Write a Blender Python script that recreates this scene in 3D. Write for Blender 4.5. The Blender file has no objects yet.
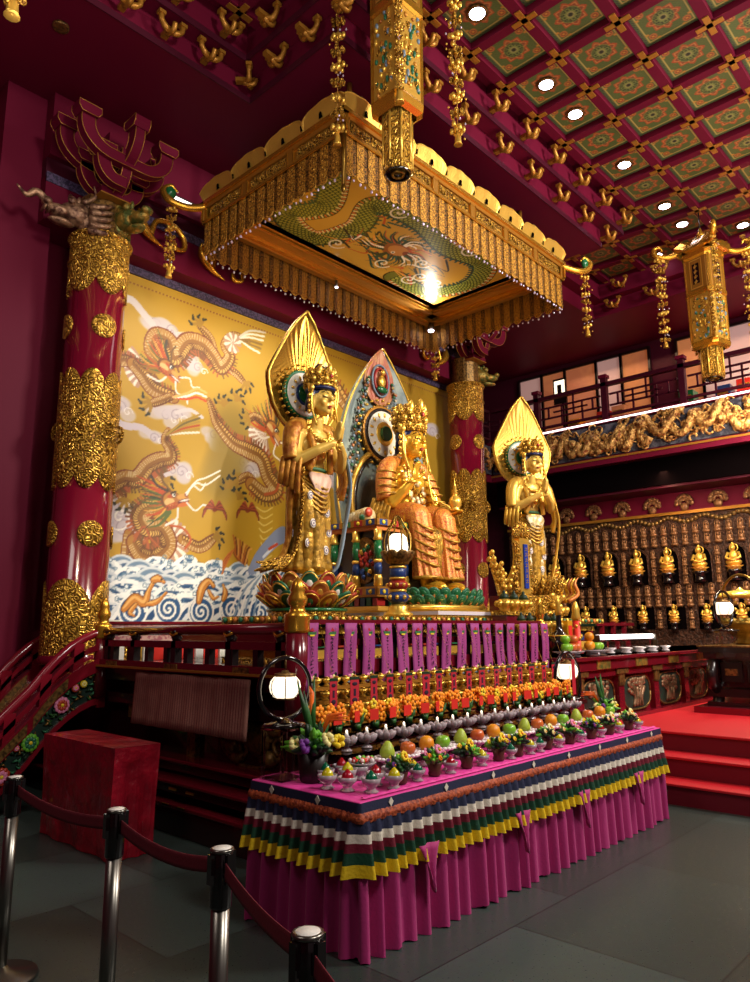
import bpy, math, random
import numpy as np
from mathutils import Vector, Matrix
random.seed(11)
R = np.random.default_rng(11)
PI = math.pi
SC = bpy.context.scene
COL = SC.collection
sin, cos = math.sin, math.cos

# ------------------------------------------------------------------ colours and materials
def lin(h):
    h = h.lstrip('#')
    c = [int(h[i:i + 2], 16) / 255 for i in (0, 2, 4)]
    return tuple((x / 12.92 if x <= .04045 else ((x + .055) / 1.055) ** 2.4) for x in c)

MATS = {}
def M(name, hexc, rough=.5, metal=0., bump=None, var=None, emit=None, trans=0., coat=0., scroll=None, attr=None, ior=1.45, sheen=0., voro=None, spec=None):
    m = bpy.data.materials.new(name); m.use_nodes = True
    nt = m.node_tree; N = nt.nodes; L = nt.links
    b = N['Principled BSDF']
    c = lin(hexc) + (1,)
    b.inputs['Base Color'].default_value = c
    b.inputs['Roughness'].default_value = rough
    b.inputs['Metallic'].default_value = metal
    b.inputs['IOR'].default_value = ior
    b.inputs['Transmission Weight'].default_value = trans
    b.inputs['Coat Weight'].default_value = coat
    b.inputs['Sheen Weight'].default_value = sheen
    if spec is not None: b.inputs['Specular IOR Level'].default_value = spec
    tc = None
    def coords():
        nonlocal tc
        if tc is None: tc = N.new('ShaderNodeTexCoord')
        return tc.outputs['Object']
    if attr:
        a = N.new('ShaderNodeAttribute'); a.attribute_name = attr
        L.new(a.outputs['Color'], b.inputs['Base Color'])
    if var:      # (second colour, scale, threshold low, threshold high)
        n = N.new('ShaderNodeTexNoise'); n.inputs['Scale'].default_value = var[1]; n.inputs['Detail'].default_value = 3
        L.new(coords(), n.inputs['Vector'])
        r = N.new('ShaderNodeValToRGB')
        r.color_ramp.elements[0].position = var[2]; r.color_ramp.elements[1].position = var[3]
        r.color_ramp.elements[0].color = lin(var[0]) + (1,); r.color_ramp.elements[1].color = c
        L.new(n.outputs['Fac'], r.inputs['Fac']); L.new(r.outputs['Color'], b.inputs['Base Color'])
    if bump:     # (scale, distance)
        n = N.new('ShaderNodeTexVoronoi' if voro else 'ShaderNodeTexNoise'); n.inputs['Scale'].default_value = bump[0]
        if not voro: n.inputs['Detail'].default_value = 4
        L.new(coords(), n.inputs['Vector'])
        bp = N.new('ShaderNodeBump'); bp.inputs['Strength'].default_value = 1.; bp.inputs['Distance'].default_value = bump[1]
        L.new(n.outputs['Distance' if voro else 'Fac'], bp.inputs['Height']); L.new(bp.outputs['Normal'], b.inputs['Normal'])
    if scroll:   # (scale, dark colour, relief): swirling chased scrollwork
        w = N.new('ShaderNodeTexWave'); w.wave_type = 'RINGS'; w.rings_direction = 'SPHERICAL'; w.inputs['Scale'].default_value = scroll[0]; w.inputs['Distortion'].default_value = 9.; w.inputs['Detail'].default_value = 1.5; w.inputs['Detail Scale'].default_value = 1.6 * 10 / scroll[0] if scroll[0] < 10 else 1.6
        v = N.new('ShaderNodeTexVoronoi'); v.inputs['Scale'].default_value = scroll[0] * 1.3
        L.new(coords(), v.inputs['Vector'])
        sb = N.new('ShaderNodeVectorMath'); sb.operation = 'SUBTRACT'; L.new(coords(), sb.inputs[0]); L.new(v.outputs['Position'], sb.inputs[1])
        L.new(sb.outputs['Vector'], w.inputs['Vector'])
        r = N.new('ShaderNodeValToRGB'); r.color_ramp.elements[0].position = .12; r.color_ramp.elements[1].position = .42
        r.color_ramp.elements[0].color = lin(scroll[1]) + (1,); r.color_ramp.elements[1].color = c
        L.new(w.outputs['Fac'], r.inputs['Fac']); L.new(r.outputs['Color'], b.inputs['Base Color'])
        bp = N.new('ShaderNodeBump'); bp.inputs['Strength'].default_value = 1.; bp.inputs['Distance'].default_value = scroll[2]
        L.new(w.outputs['Fac'], bp.inputs['Height']); L.new(bp.outputs['Normal'], b.inputs['Normal'])
    if emit:
        b.inputs['Emission Color'].default_value = lin(emit[0]) + (1,); b.inputs['Emission Strength'].default_value = emit[1]
    MATS[name] = m
    return m

M('maroon', '66122c', .5, spec=.12)
M('aureole_gold', 'ae7e2a', .26, .8)
M('maroon_dark', '431021', .42, spec=.2)
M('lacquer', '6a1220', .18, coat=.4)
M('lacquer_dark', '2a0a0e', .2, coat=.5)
M('column_red', '7a0f2a', .16, coat=.6)
M('gold', 'e3a83a', .27, .82)
M('gold_bright', 'f6c958', .3, .7)
M('gold_soft', 'e0b04a', .38, .55, bump=(40, .004))
M('gold_carved', 'e8b446', .3, .6, scroll=(9., '80561a', .02))
M('gold_filigree', 'dfaa40', .34, .6, scroll=(12., '3e2410', .012))
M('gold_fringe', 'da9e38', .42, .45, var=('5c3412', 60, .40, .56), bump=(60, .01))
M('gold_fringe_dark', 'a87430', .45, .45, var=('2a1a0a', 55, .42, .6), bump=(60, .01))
M('gold_wood', 'b07a2c', .38, .5)
M('gold_dull', '94703a', .4, .6, bump=(50, .004), var=('4e3a20', 30, .35, .6))
M('bronze', '8a6a2a', .3, .85, bump=(30, .006))
M('bronze_green', '5d6a34', .4, .5, var=('b08a3a', 14, .4, .62), bump=(20, .02))
M('rose_gold', 'b08a6a', .4, .55, bump=(16, .02), var=('55352c', 14, .36, .6))
M('steel', '77746e', .28, .95)
M('black', '0c0a0b', .35)
M('black_gloss', '100a0c', .12, coat=.6)
M('black_wood', '170b0c', .3, coat=.3)
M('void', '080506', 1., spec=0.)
M('belt', '6a1526', .75, bump=(120, .002))
M('white_cap', 'f2f0ea', .4, .1)
M('cloth_pink', 'a81f6b', .7, sheen=.2, bump=(60, .002))
M('cloth_top', 'e0409c', .55, bump=(25, .006))
M('cloth_navy', '1d2240', .6, bump=(80, .002))
M('cloth_orange', 'b3512a', .6, bump=(50, .01), var=('7a2c18', 40, .4, .6))
M('cloth_white', 'd8cfc0', .4, bump=(60, .004))
M('cloth_maroon', '6b1228', .5, bump=(60, .003))
M('cloth_green', '12402c', .5, bump=(60, .003))
M('cloth_yellow', 'd8b51e', .42, bump=(60, .004))
M('box_cloth', 'a8142a', .3, bump=(5, .05), var=('7d0e20', 5, .35, .65), coat=.3)
M('cover_cloth', 'b47e70', .8, bump=(90, .004), var=('8e5c52', 3, .35, .65))
M('banner', '9c3c80', .65, bump=(50, .001))
M('banner_red', 'b51a2e', .6)
M('banner_green', '3d7a44', .6)
M('ink', '2a0a26', .8)
M('card_red', 'd62a1e', .5)
M('orange_flower', 'f8820a', .6, var=('f8a41a', 30, .35, .65))
M('yellow_flower', 'f0d22a', .55)
M('pale_flower', 'f2e89a', .55)
M('pink_flower', 'e88ab0', .6)
M('purple_flower', '6a2a86', .6)
M('bird_orange', 'ee6a16', .45)
M('leaf', '2f6a24', .5, var=('123a16', 9, .35, .65))
M('leaf_light', '64b030', .45)
M('leaf_dark', '12301a', .5)
M('pot_dark', '1b100e', .4)
M('pot_brown', '4e2a20', .35)
M('glass', 'f4f0f4', .04, trans=1., ior=1.35)
M('acrylic', 'f6eef2', .03, trans=1., ior=1.12)
M('frost', 'faeaf2', .1, trans=.62, ior=1.3, coat=.3)
M('pearl', 'f2e6ea', .2, coat=.5)
M('apple_green', '7ab52c', .3, coat=.3)
M('pear', 'a4b83a', .4, bump=(90, .002))
M('apple_red', 'b5341f', .3, coat=.3, var=('d2702c', 5, .35, .7))
M('mango', 'eaa21c', .38, var=('d8801a', 6, .35, .65))
M('jelly_green', '0d6a4a', .1, trans=.3)
M('jelly_red', 'b51226', .1, trans=.3)
M('jelly_yellow', 'd8c818', .15, trans=.2)
M('candy', 'e04a5a', .35, var=('f4e6e0', 40, .45, .5))
M('lamp_white', 'fff6e4', .4, emit=('ffeccc', 1.7))
M('lamp_cool', 'fff6f0', .4, emit=('f4eeff', 14.))
M('tube_white', 'ffffff', .4, emit=('fff0ec', 3.))
M('downlight', 'ffffff', .4, emit=('f2ecff', 14.))
M('pane_warm', 'c08a5a', .5, emit=('ff8a50', .2), var=('8a5a4a', 1.2, .4, .6))
M('pane_pale', 'c0a8a8', .5, emit=('ffb8a8', .2))
M('red_glow', 'c01a24', .5)
M('step_red', 'c01d28', .38, bump=(60, .002))
M('riser_red', '6a0e1e', .45)
M('skin_gold', 'e8c05a', .34, .2)
M('skin_gilt', 'f0b83c', .22, .55)
M('robe_red', 'bc4c28', .4, .2, var=('d8923a', 60, .46, .6), bump=(60, .006))
M('robe_gold', 'c6983a', .36, .5, bump=(18, .01), var=('7a5a22', 16, .3, .55))
M('robe_white', 'dccfae', .45, .2, var=('b99d60', 14, .4, .6))
M('robe_pale', 'd6b09a', .5, .1)
M('robe_orange', 'd09236', .4, .3, bump=(14, .02), var=('a05a20', 11, .36, .58))
M('ribbon_blue', '7d90a0', .45, .15)
M('ribbon_green', '3a6a48', .5)
M('hair_blue', '14204e', .35)
M('lip', 'a83a28', .4)
M('ink_dark', '20160e', .5)
M('enamel_green', '1c6a3c', .22, coat=.4)
M('enamel_white', 'e6e0d0', .35)
M('enamel_blue', '26407a', .3)
M('enamel_red', 'a62a26', .32)
M('enamel_purple', '8a7a9a', .4)
M('petal_red', 'b5402a', .34, .1)
M('petal_orange', 'cc7a3a', .34, .15)
M('petal_green', '2f6f4c', .34, .1)
M('aureole_grey', '8f9a90', .45, .1, bump=(14, .01), var=('6f7f80', 4, .4, .6))
M('aureole_red', 'b5624a', .42, .1, var=('c08a5a', 8, .4, .6))
M('plaque_blue', '1c3a9a', .4)
M('vase_dark', '1a1418', .18, coat=.6)
M('niche_back', '2a1210', .6, .1)
M('niche_wood', '4a2c1c', .5, .3, var=('241008', 18, .38, .6), bump=(22, .03))
M('niche_gold', 'a2744a', .42, .35, var=('6a4630', 20, .38, .6))
M('panel_green', '172a24', .4, var=('223a30', 6, .4, .6))
M('relief_bronze', '9a7a5a', .45, .4, var=('5a4a30', 12, .38, .6))
M('fascia_gold', 'e6b468', .35, .45, bump=(20, .05), var=('8a5028', 14, .38, .56))
M('fascia_blue', '5a5a66', .5, var=('2a2a3a', 12, .4, .6))
M('grey_wall', '6a5d5e', .8)
M('paint', '808080', .55, attr='Col')
M('paint_gloss', '808080', .2, .15, attr='Col')
M('pattern_pink', 'b08a80', .55, var=('8a4a54', 30, .44, .54))
M('bead_glass', 'e0d0e8', .08, .3)
M('bridge_red', '7a1222', .2, coat=.4)
M('candle_gold', 'e8b02a', .35, .5)
M('beam_strip', '302840', .5, var=('5a4a6a', 40, .46, .54))

_N = 'first second third fourth fifth sixth seventh eighth ninth tenth eleventh twelfth thirteenth fourteenth fifteenth sixteenth seventeenth eighteenth nineteenth twentieth'.split()
def nth(i):     # 0 -> first
    if i < 20: return _N[i]
    return ('thirtieth' if i == 29 else ('twenty-' if i < 29 else 'thirty-') + _N[(i - 20) % 10])
# ------------------------------------------------------------------ mesh builder
def rotz(a): return Matrix.Rotation(a, 4, 'Z')
def TR(loc, rz=0, rx=0, ry=0, s=(1, 1, 1)):
    return Matrix.Translation(loc) @ Matrix.Rotation(rz, 4, 'Z') @ Matrix.Rotation(ry, 4, 'Y') @ Matrix.Rotation(rx, 4, 'X') @ Matrix.Diagonal((s[0], s[1], s[2], 1))

class MB:
    def __init__(s, mat='gold', smooth=False):
        s.v = []; s.f = []; s.mi = []; s.sm = []; s.mats = [mat]; s.cur = 0; s.smooth = smooth; s.T = None
    def use(s, name, smooth=None):
        if name not in s.mats: s.mats.append(name)
        s.cur = s.mats.index(name)
        if smooth is not None: s.smooth = smooth
        return s
    def add(s, vs, fs, smooth=None):
        o = len(s.v)
        if s.T is not None: vs = [tuple(s.T @ Vector(p)) for p in vs]
        s.v.extend(vs)
        sm = s.smooth if smooth is None else smooth
        for f in fs:
            s.f.append(tuple(i + o for i in f)); s.mi.append(s.cur); s.sm.append(sm)
        return s
    def box(s, x0, x1, y0, y1, z0, z1):
        vs = [(x, y, z) for z in (z0, z1) for y in (y0, y1) for x in (x0, x1)]
        return s.add(vs, [(0, 2, 3, 1), (4, 5, 7, 6), (0, 1, 5, 4), (2, 6, 7, 3), (0, 4, 6, 2), (1, 3, 7, 5)], False)
    def cbox(s, c, d):
        return s.box(c[0] - d[0] / 2, c[0] + d[0] / 2, c[1] - d[1] / 2, c[1] + d[1] / 2, c[2] - d[2] / 2, c[2] + d[2] / 2)
    def tube(s, pts, r, n=8, caps=True, flat=1.):
        P = [Vector(p) for p in pts]; k = len(P)
        rr = r if hasattr(r, '__len__') else [r] * k
        vs = []; up = None
        for i in range(k):
            t = (P[min(i + 1, k - 1)] - P[max(i - 1, 0)])
            t = t.normalized() if t.length > 1e-9 else Vector((0, 0, 1))
            if up is None:
                a = Vector((0, 0, 1)) if abs(t.z) < .9 else Vector((1, 0, 0))
                up = (a - t * a.dot(t)).normalized()
            else:
                up = up - t * up.dot(t)
                up = up.normalized() if up.length > 1e-6 else t.orthogonal().normalized()
            sd = t.cross(up)
            for j in range(n):
                a = 2 * PI * j / n
                vs.append(tuple(P[i] + (up * cos(a) * flat + sd * sin(a)) * rr[i]))
        fs = [(i * n + j, i * n + (j + 1) % n, (i + 1) * n + (j + 1) % n, (i + 1) * n + j) for i in range(k - 1) for j in range(n)]
        s.add(vs, fs)
        if caps:
            o = len(s.v) - len(vs)
            for base in (0, (k - 1) * n):
                f = tuple(o + base + j for j in range(n))
                s.f.append(f if base else f[::-1]); s.mi.append(s.cur); s.sm.append(False)
        return s
    def cyl(s, p0, p1, r0, r1=None, n=12, caps=True):
        return s.tube([p0, p1], [r0, r0 if r1 is None else r1], n, caps)
    def lathe(s, prof, c=(0, 0, 0), n=24, mod=None, sx=1., sy=1.):
        vs = []; k = len(prof)
        for (r, z) in prof:
            for j in range(n):
                a = 2 * PI * j / n
                q = r * (mod(a, z) if mod else 1)
                vs.append((c[0] + q * cos(a) * sx, c[1] + q * sin(a) * sy, c[2] + z))
        fs = [(i * n + j, i * n + (j + 1) % n, (i + 1) * n + (j + 1) % n, (i + 1) * n + j) for i in range(k - 1) for j in range(n)]
        if prof[0][0] > 1e-6: fs.append(tuple(range(n))[::-1])
        if prof[-1][0] > 1e-6: fs.append(tuple(range((k - 1) * n, k * n)))
        return s.add(vs, fs)
    def ell(s, c, r, nu=12, nv=8, rot=None):
        if not hasattr(r, '__len__'): r = (r, r, r)
        vs = [(0, 0, -r[2])]
        for i in range(1, nv):
            b = -PI / 2 + PI * i / nv
            for j in range(nu):
                a = 2 * PI * j / nu
                vs.append((r[0] * cos(b) * cos(a), r[1] * cos(b) * sin(a), r[2] * sin(b)))
        vs.append((0, 0, r[2])); t = len(vs) - 1
        if rot is not None: vs = [tuple(rot @ Vector(p)) for p in vs]
        vs = [(p[0] + c[0], p[1] + c[1], p[2] + c[2]) for p in vs]
        fs = [(0, 1 + (j + 1) % nu, 1 + j) for j in range(nu)]
        for i in range(nv - 2):
            for j in range(nu):
                a = 1 + i * nu; fs.append((a + j, a + (j + 1) % nu, a + nu + (j + 1) % nu, a + nu + j))
        a = 1 + (nv - 2) * nu
        fs += [(a + j, a + (j + 1) % nu, t) for j in range(nu)]
        return s.add(vs, fs, True)
    def torus(s, c, Rr, r, axis='z', n=24, m=8, arc=(0, 2 * PI), sy=1.):
        full = abs(arc[1] - arc[0] - 2 * PI) < 1e-6
        k = n if full else n + 1
        pts = []
        for i in range(k):
            a = arc[0] + (arc[1] - arc[0]) * i / n
            u, w = Rr * cos(a), Rr * sy * sin(a)
            pts.append({'z': (c[0] + u, c[1] + w, c[2]), 'y': (c[0] + u, c[1], c[2] + w), 'x': (c[0], c[1] + u, c[2] + w)}[axis])
        if full: pts.append(pts[0])
        return s.tube(pts, r, m, not full)
    def prism(s, poly, d0, d1, plane='xz'):
        def P(a, b, d): return {'xz': (a, d, b), 'yz': (d, a, b), 'xy': (a, b, d)}[plane]
        n = len(poly)
        vs = [P(a, b, d0) for a, b in poly] + [P(a, b, d1) for a, b in poly]
        fs = [tuple(range(n)), tuple(range(2 * n - 1, n - 1, -1))] + [(i, n + i, n + (i + 1) % n, (i + 1) % n) for i in range(n)]
        return s.add(vs, fs, False)
    def grid(s, P, closed=False, smooth=True):
        ny = len(P); nx = len(P[0])
        vs = [p for row in P for p in row]
        fs = [(i * nx + j, i * nx + (j + 1) % nx, (i + 1) * nx + (j + 1) % nx, (i + 1) * nx + j) for i in range(ny - 1) for j in range(nx if closed else nx - 1)]
        return s.add(vs, fs, smooth)
    def ribbon(s, pts, w, th=.012, side=(1, 0, 0), curl=0.):
        """A strap of cloth with thickness along pts; w is its width (or one per point), side the width direction."""
        P = [Vector(p) for p in pts]; k = len(P); S = Vector(side).normalized()
        ww = w if hasattr(w, '__len__') else [w] * k
        rows = []
        for i in range(k):
            t = (P[min(i + 1, k - 1)] - P[max(i - 1, 0)]).normalized()
            sd = S - t * S.dot(t); sd.normalize(); nn = t.cross(sd)
            row = []
            for q in (-1, -.5, 0, .5, 1): row.append(tuple(P[i] + sd * q * ww[i] / 2 + nn * (th / 2 + curl * (q * q - .4))))
            for q in (1, .5, 0, -.5, -1): row.append(tuple(P[i] + sd * q * ww[i] / 2 + nn * (-th / 2 + curl * (q * q - .4))))
            rows.append(row)
        s.grid(rows, True, True)
        o = len(s.v) - len(rows) * 10
        for f in (tuple(o + j for j in range(10))[::-1], tuple(o + (k - 1) * 10 + j for j in range(10))):
            s.f.append(f); s.mi.append(s.cur); s.sm.append(False)
        return s
    def data(s, name):
        me = bpy.data.meshes.new(name)
        me.from_pydata([tuple(p) for p in s.v], [], s.f)
        for m in s.mats: me.materials.append(MATS[m])
        me.polygons.foreach_set('material_index', s.mi)
        me.polygons.foreach_set('use_smooth', s.sm)
        me.update()
        return me
    def build(s, name, parent=None, loc=(0, 0, 0), rz=0., world=False, bevel=0.):
        o = bpy.data.objects.new(name, s.data(name)); COL.objects.link(o)
        o.location = loc; o.rotation_euler = (0, 0, rz)
        if parent is not None:
            o.parent = parent
            if world: o.location = Vector(loc) - Vector(parent.location)
        if bevel:
            b = o.modifiers.new('bevel', 'BEVEL'); b.width = bevel; b.segments = 2; b.limit_method = 'ANGLE'
        return o

def tag(o, label=None, cat=None, group=None, kind=None):
    if label: o['label'] = label
    if cat: o['category'] = cat
    if group: o['group'] = group
    if kind: o['kind'] = kind
    return o
def thing(name, label, cat, loc=(0, 0, 0), rz=0., group=None):
    o = bpy.data.objects.new(name, None); COL.objects.link(o); o.empty_display_size = .1
    o.location = loc; o.rotation_euler = (0, 0, rz)
    return tag(o, label, cat, group)
def struct(name, mb, bevel=0.):
    o = mb.build(name, bevel=bevel); o['kind'] = 'structure'; return o
def dup(o, loc=None, rz=None, label=None, group=None, parent=None):
    c = o.copy(); COL.objects.link(c)
    if parent is not None: c.parent = parent
    if loc is not None: c.location = loc
    if rz is not None: c.rotation_euler = (0, 0, rz)
    if label: c['label'] = label
    if group: c['group'] = group
    for ch in list(o.children): dup(ch, parent=c)
    return c
def sculpt(mb, name, parent=None, voxel=.014, it=4, loc=(0, 0, 0), rz=0., world=False):
    """Fuse the closed lumps of mb into one continuous smooth skin."""
    tmp = bpy.data.objects.new('tmp', mb.data('tmp')); COL.objects.link(tmp)
    r = tmp.modifiers.new('r', 'REMESH'); r.mode = 'VOXEL'; r.voxel_size = voxel; r.use_smooth_shade = True
    if it:
        k = tmp.modifiers.new('s', 'SMOOTH'); k.factor = .5; k.iterations = it
    dg = bpy.context.evaluated_depsgraph_get(); dg.update()
    me = bpy.data.meshes.new_from_object(tmp.evaluated_get(dg))
    bpy.data.objects.remove(tmp)
    me.name = name; me.materials.clear(); me.materials.append(MATS[mb.mats[0]])
    o = bpy.data.objects.new(name, me); COL.objects.link(o)
    o.location = loc; o.rotation_euler = (0, 0, rz)
    if parent is not None:
        o.parent = parent
        if world: o.location = Vector(loc) - Vector(parent.location)
    return o

def spline(pts, n=8):
    """Catmull-Rom through pts (any dimension)."""
    P = [np.array(p, float) for p in pts]
    if len(P) < 3: return [tuple(P[0] + (P[-1] - P[0]) * t) for t in np.linspace(0, 1, n)]
    P = [2 * P[0] - P[1]] + P + [2 * P[-1] - P[-2]]
    out = []
    for i in range(1, len(P) - 2):
        for k in range(n):
            t = k / n; a, b, c, d = P[i - 1:i + 3]
            out.append(tuple(.5 * (2 * b + (c - a) * t + (2 * a - 5 * b + 4 * c - d) * t * t + (3 * b - a - 3 * c + d) * t ** 3)))
    out.append(tuple(P[-2])); return out

# ------------------------------------------------------------------ a small painter for the painted panels
class Paint:
    """Colours on a regular grid, u to the right and v up, in metres."""
    def __init__(s, w, h, step, bg):
        s.w, s.h = w, h; s.nx = int(w / step) + 1; s.ny = int(h / step) + 1
        s.U, s.V = np.meshgrid(np.linspace(0, w, s.nx), np.linspace(0, h, s.ny))
        s.C = np.ones((s.ny, s.nx, 3)) * np.array(s.rgb(bg))
    @staticmethod
    def rgb(h): return tuple(int(h[i:i + 2], 16) / 255 for i in (0, 2, 4))
    def win(s, u0, u1, v0, v1):
        i0 = max(0, int(v0 / s.h * (s.ny - 1))); i1 = min(s.ny, int(v1 / s.h * (s.ny - 1)) + 2)
        j0 = max(0, int(u0 / s.w * (s.nx - 1))); j1 = min(s.nx, int(u1 / s.w * (s.nx - 1)) + 2)
        return slice(i0, max(i0, i1)), slice(j0, max(j0, j1))
    def mix(s, sl, mask, col, a=1.):
        c = np.array(s.rgb(col)) if isinstance(col, str) else col
        m = np.clip(mask, 0, 1)[..., None] * a
        s.C[sl] = s.C[sl] * (1 - m) + c * m
    def disc(s, u, v, r, col, a=1., ry=None, soft=.01, ring=None, rot=0.):
        ry = ry or r; q = max(r, ry) + soft
        sl = s.win(u - q, u + q, v - q, v + q)
        du, dv = s.U[sl] - u, s.V[sl] - v
        if rot: du, dv = du * cos(rot) + dv * sin(rot), -du * sin(rot) + dv * cos(rot)
        d = np.sqrt((du / r) ** 2 + (dv / ry) ** 2)
        if ring is None: m = (1 - d) * min(r, ry) / soft + .5
        else: m = (ring / 2 - abs(d - 1) * min(r, ry)) / soft + .5
        s.mix(sl, m, col, a)
    def stroke(s, pts, w, col, a=1., n=8, taper=None, soft=.008, smooth=True):
        P = spline(pts, n) if smooth else pts
        k = len(P)
        for i in range(k - 1):
            t = i / max(1, k - 2)
            ww = w * (taper(t) if taper else 1)
            p, q = P[i], P[i + 1]; m = ww + soft
            sl = s.win(min(p[0], q[0]) - m, max(p[0], q[0]) + m, min(p[1], q[1]) - m, max(p[1], q[1]) + m)
            du, dv = q[0] - p[0], q[1] - p[1]; L2 = du * du + dv * dv + 1e-12
            tt = np.clip(((s.U[sl] - p[0]) * du + (s.V[sl] - p[1]) * dv) / L2, 0, 1)
            d = np.hypot(s.U[sl] - p[0] - tt * du, s.V[sl] - p[1] - tt * dv)
            s.mix(sl, (ww / 2 - d) / soft + .5, col, a)
    def spiral(s, u, v, r, turns, w, col, a0=0., sgn=1):
        s.stroke([(u + r * (1 - t) * cos(a0 + sgn * t * turns * 2 * PI), v + r * (1 - t) * sin(a0 + sgn * t * turns * 2 * PI)) for t in np.linspace(0, .95, int(14 * turns) + 4)], w, col, smooth=False)
    def mesh(s, name, P3, mat='paint'):
        """P3(U, V) -> three arrays of positions."""
        X, Y, Z = P3(s.U, s.V)
        co = np.stack([X, Y, Z], -1).reshape(-1, 3)
        idx = np.arange(s.nx * s.ny).reshape(s.ny, s.nx)
        q = np.stack([idx[:-1, :-1], idx[:-1, 1:], idx[1:, 1:], idx[1:, :-1]], -1).reshape(-1, 4)
        me = bpy.data.meshes.new(name)
        me.vertices.add(len(co)); me.vertices.foreach_set('co', co.astype(np.float32).ravel())
        me.loops.add(q.size); me.loops.foreach_set('vertex_index', q.astype(np.int32).ravel())
        me.polygons.add(len(q)); me.polygons.foreach_set('loop_start', np.arange(0, q.size, 4, dtype=np.int32))
        me.update(calc_edges=True)
        c = np.clip(s.C, 0, 1).reshape(-1, 3)
        c = np.where(c <= .04045, c / 12.92, ((c + .055) / 1.055) ** 2.4)
        at = me.color_attributes.new('Col', 'FLOAT_COLOR', 'POINT')
        at.data.foreach_set('color', np.hstack([c, np.ones((len(c), 1))]).astype(np.float32).ravel())
        me.materials.append(MATS[mat])
        o = bpy.data.objects.new(name, me); COL.objects.link(o)
        return o
# ------------------------------------------------------------------ floor, walls, ceiling
def floor_mat():
    m = M('slate', '3a3f3c', .3)
    nt = m.node_tree; N = nt.nodes; L = nt.links; b = N['Principled BSDF']
    tc = N.new('ShaderNodeTexCoord'); mp = N.new('ShaderNodeMapping'); mp.inputs['Location'].default_value = (.2, .72, 0)
    L.new(tc.outputs['Object'], mp.inputs['Vector'])
    br = N.new('ShaderNodeTexBrick'); br.inputs['Scale'].default_value = 1.
    br.inputs['Brick Width'].default_value = 1.5; br.inputs['Row Height'].default_value = 1.05
    br.inputs['Mortar Size'].default_value = .004; br.inputs['Bias'].default_value = -.2; br.offset = .4
    br.inputs['Color1'].default_value = lin('38433f') + (1,); br.inputs['Color2'].default_value = lin('526360') + (1,)
    br.inputs['Mortar'].default_value = lin('252927') + (1,)
    L.new(mp.outputs['Vector'], br.inputs['Vector'])
    n = N.new('ShaderNodeTexNoise'); n.inputs['Scale'].default_value = 60; n.inputs['Detail'].default_value = 5
    L.new(tc.outputs['Object'], n.inputs['Vector'])
    mx = N.new('ShaderNodeMixRGB'); mx.blend_type = 'MULTIPLY'; mx.inputs['Fac'].default_value = .5
    L.new(br.outputs['Color'], mx.inputs['Color1']); L.new(n.outputs['Color'], mx.inputs['Color2'])
    L.new(mx.outputs['Color'], b.inputs['Base Color'])
    r = N.new('ShaderNodeMapRange'); r.inputs['To Min'].default_value = .2; r.inputs['To Max'].default_value = .42
    L.new(n.outputs['Fac'], r.inputs['Value']); L.new(r.outputs['Result'], b.inputs['Roughness'])
floor_mat()
m = MB('slate'); m.box(-6, 15.6, -7, 12, -.2, 0); struct('floor', m)

m = MB('maroon')
m.box(-6, 11.3, 8.45, 8.75, 0, 8.0)
struct('wall_back', m)
m = MB('maroon'); m.box(2.55, 3.15, 8.1, 8.45, 0, 7.8); m.box(-2.2, -1.6, 8.1, 8.45, 0, 7.8); struct('trim_1', m)   # flat piers
m = MB('grey_wall'); m.box(11.3, 15.6, 11.0, 11.3, 0, 5.0); m.use('maroon_dark').box(11.3, 15.6, 11.0, 11.3, 5.0, 8.4)
m.use('void')
arch = [(11.7, 0)] + [(12.5 + .8 * cos(a), 2.6 + .9 * sin(a)) for a in np.linspace(PI, 0, 15)] + [(13.3, 0)]
m.prism(arch, 10.97, 11.0)
struct('wall_rear', m)
m = MB('maroon_dark'); m.box(15.35, 15.65, -7, 11.3, 0, 8.4); struct('wall_right', m)
m = MB('maroon'); m.box(-6.2, -6, -7, 8.75, 0, 8.9); struct('wall_left', m)

# ceiling: the low soffit, two corbel steps, the coffered field
Z1, Z2, Z3 = 7.8, 8.1, 8.4
m = MB('maroon')
m.box(4.67, 10.73, 4.88, 8.75, Z1, 8.9)
m.box(-6, 4.67, 6.38, 8.75, Z1, 8.9)
m.box(10.73, 15.6, 6.33, 11.3, Z1, 8.9)
m.box(13.4, 15.6, -7, 6.33, Z1, 8.9)
m.box(4.44, 11.12, 4.66, 4.88, Z2, 8.9); m.box(4.44, 4.67, 4.88, 6.38, Z2, 8.9); m.box(10.73, 11.12, 4.88, 6.33, Z2, 8.9)
m.box(-6, 4.44, 6.16, 6.38, Z2, 8.9); m.box(11.12, 13.4, 6.1, 6.33, Z2, 8.9); m.box(13.2, 13.4, -7, 6.1, Z2, 8.9)
# thin lip along each step's lower edge
m.use('maroon_dark')
m.box(4.66, 10.74, 4.865, 4.88, Z1 - .03, Z1 + .05); m.box(4.43, 11.13, 4.645, 4.66, Z2 - .03, Z2 + .05)
m.box(4.655, 4.67, 4.88, 6.38, Z1 - .03, Z1 + .05); m.box(-6, 4.66, 6.365, 6.38, Z1 - .03, Z1 + .05); m.box(-6, 4.43, 6.145, 6.16, Z2 - .03, Z2 + .05)
m.box(4.425, 4.44, 4.66, 6.16, Z2 - .03, Z2 + .05)
m.use('maroon').box(-6, 15.6, -7, 8.75, 8.52, 8.9)
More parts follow.
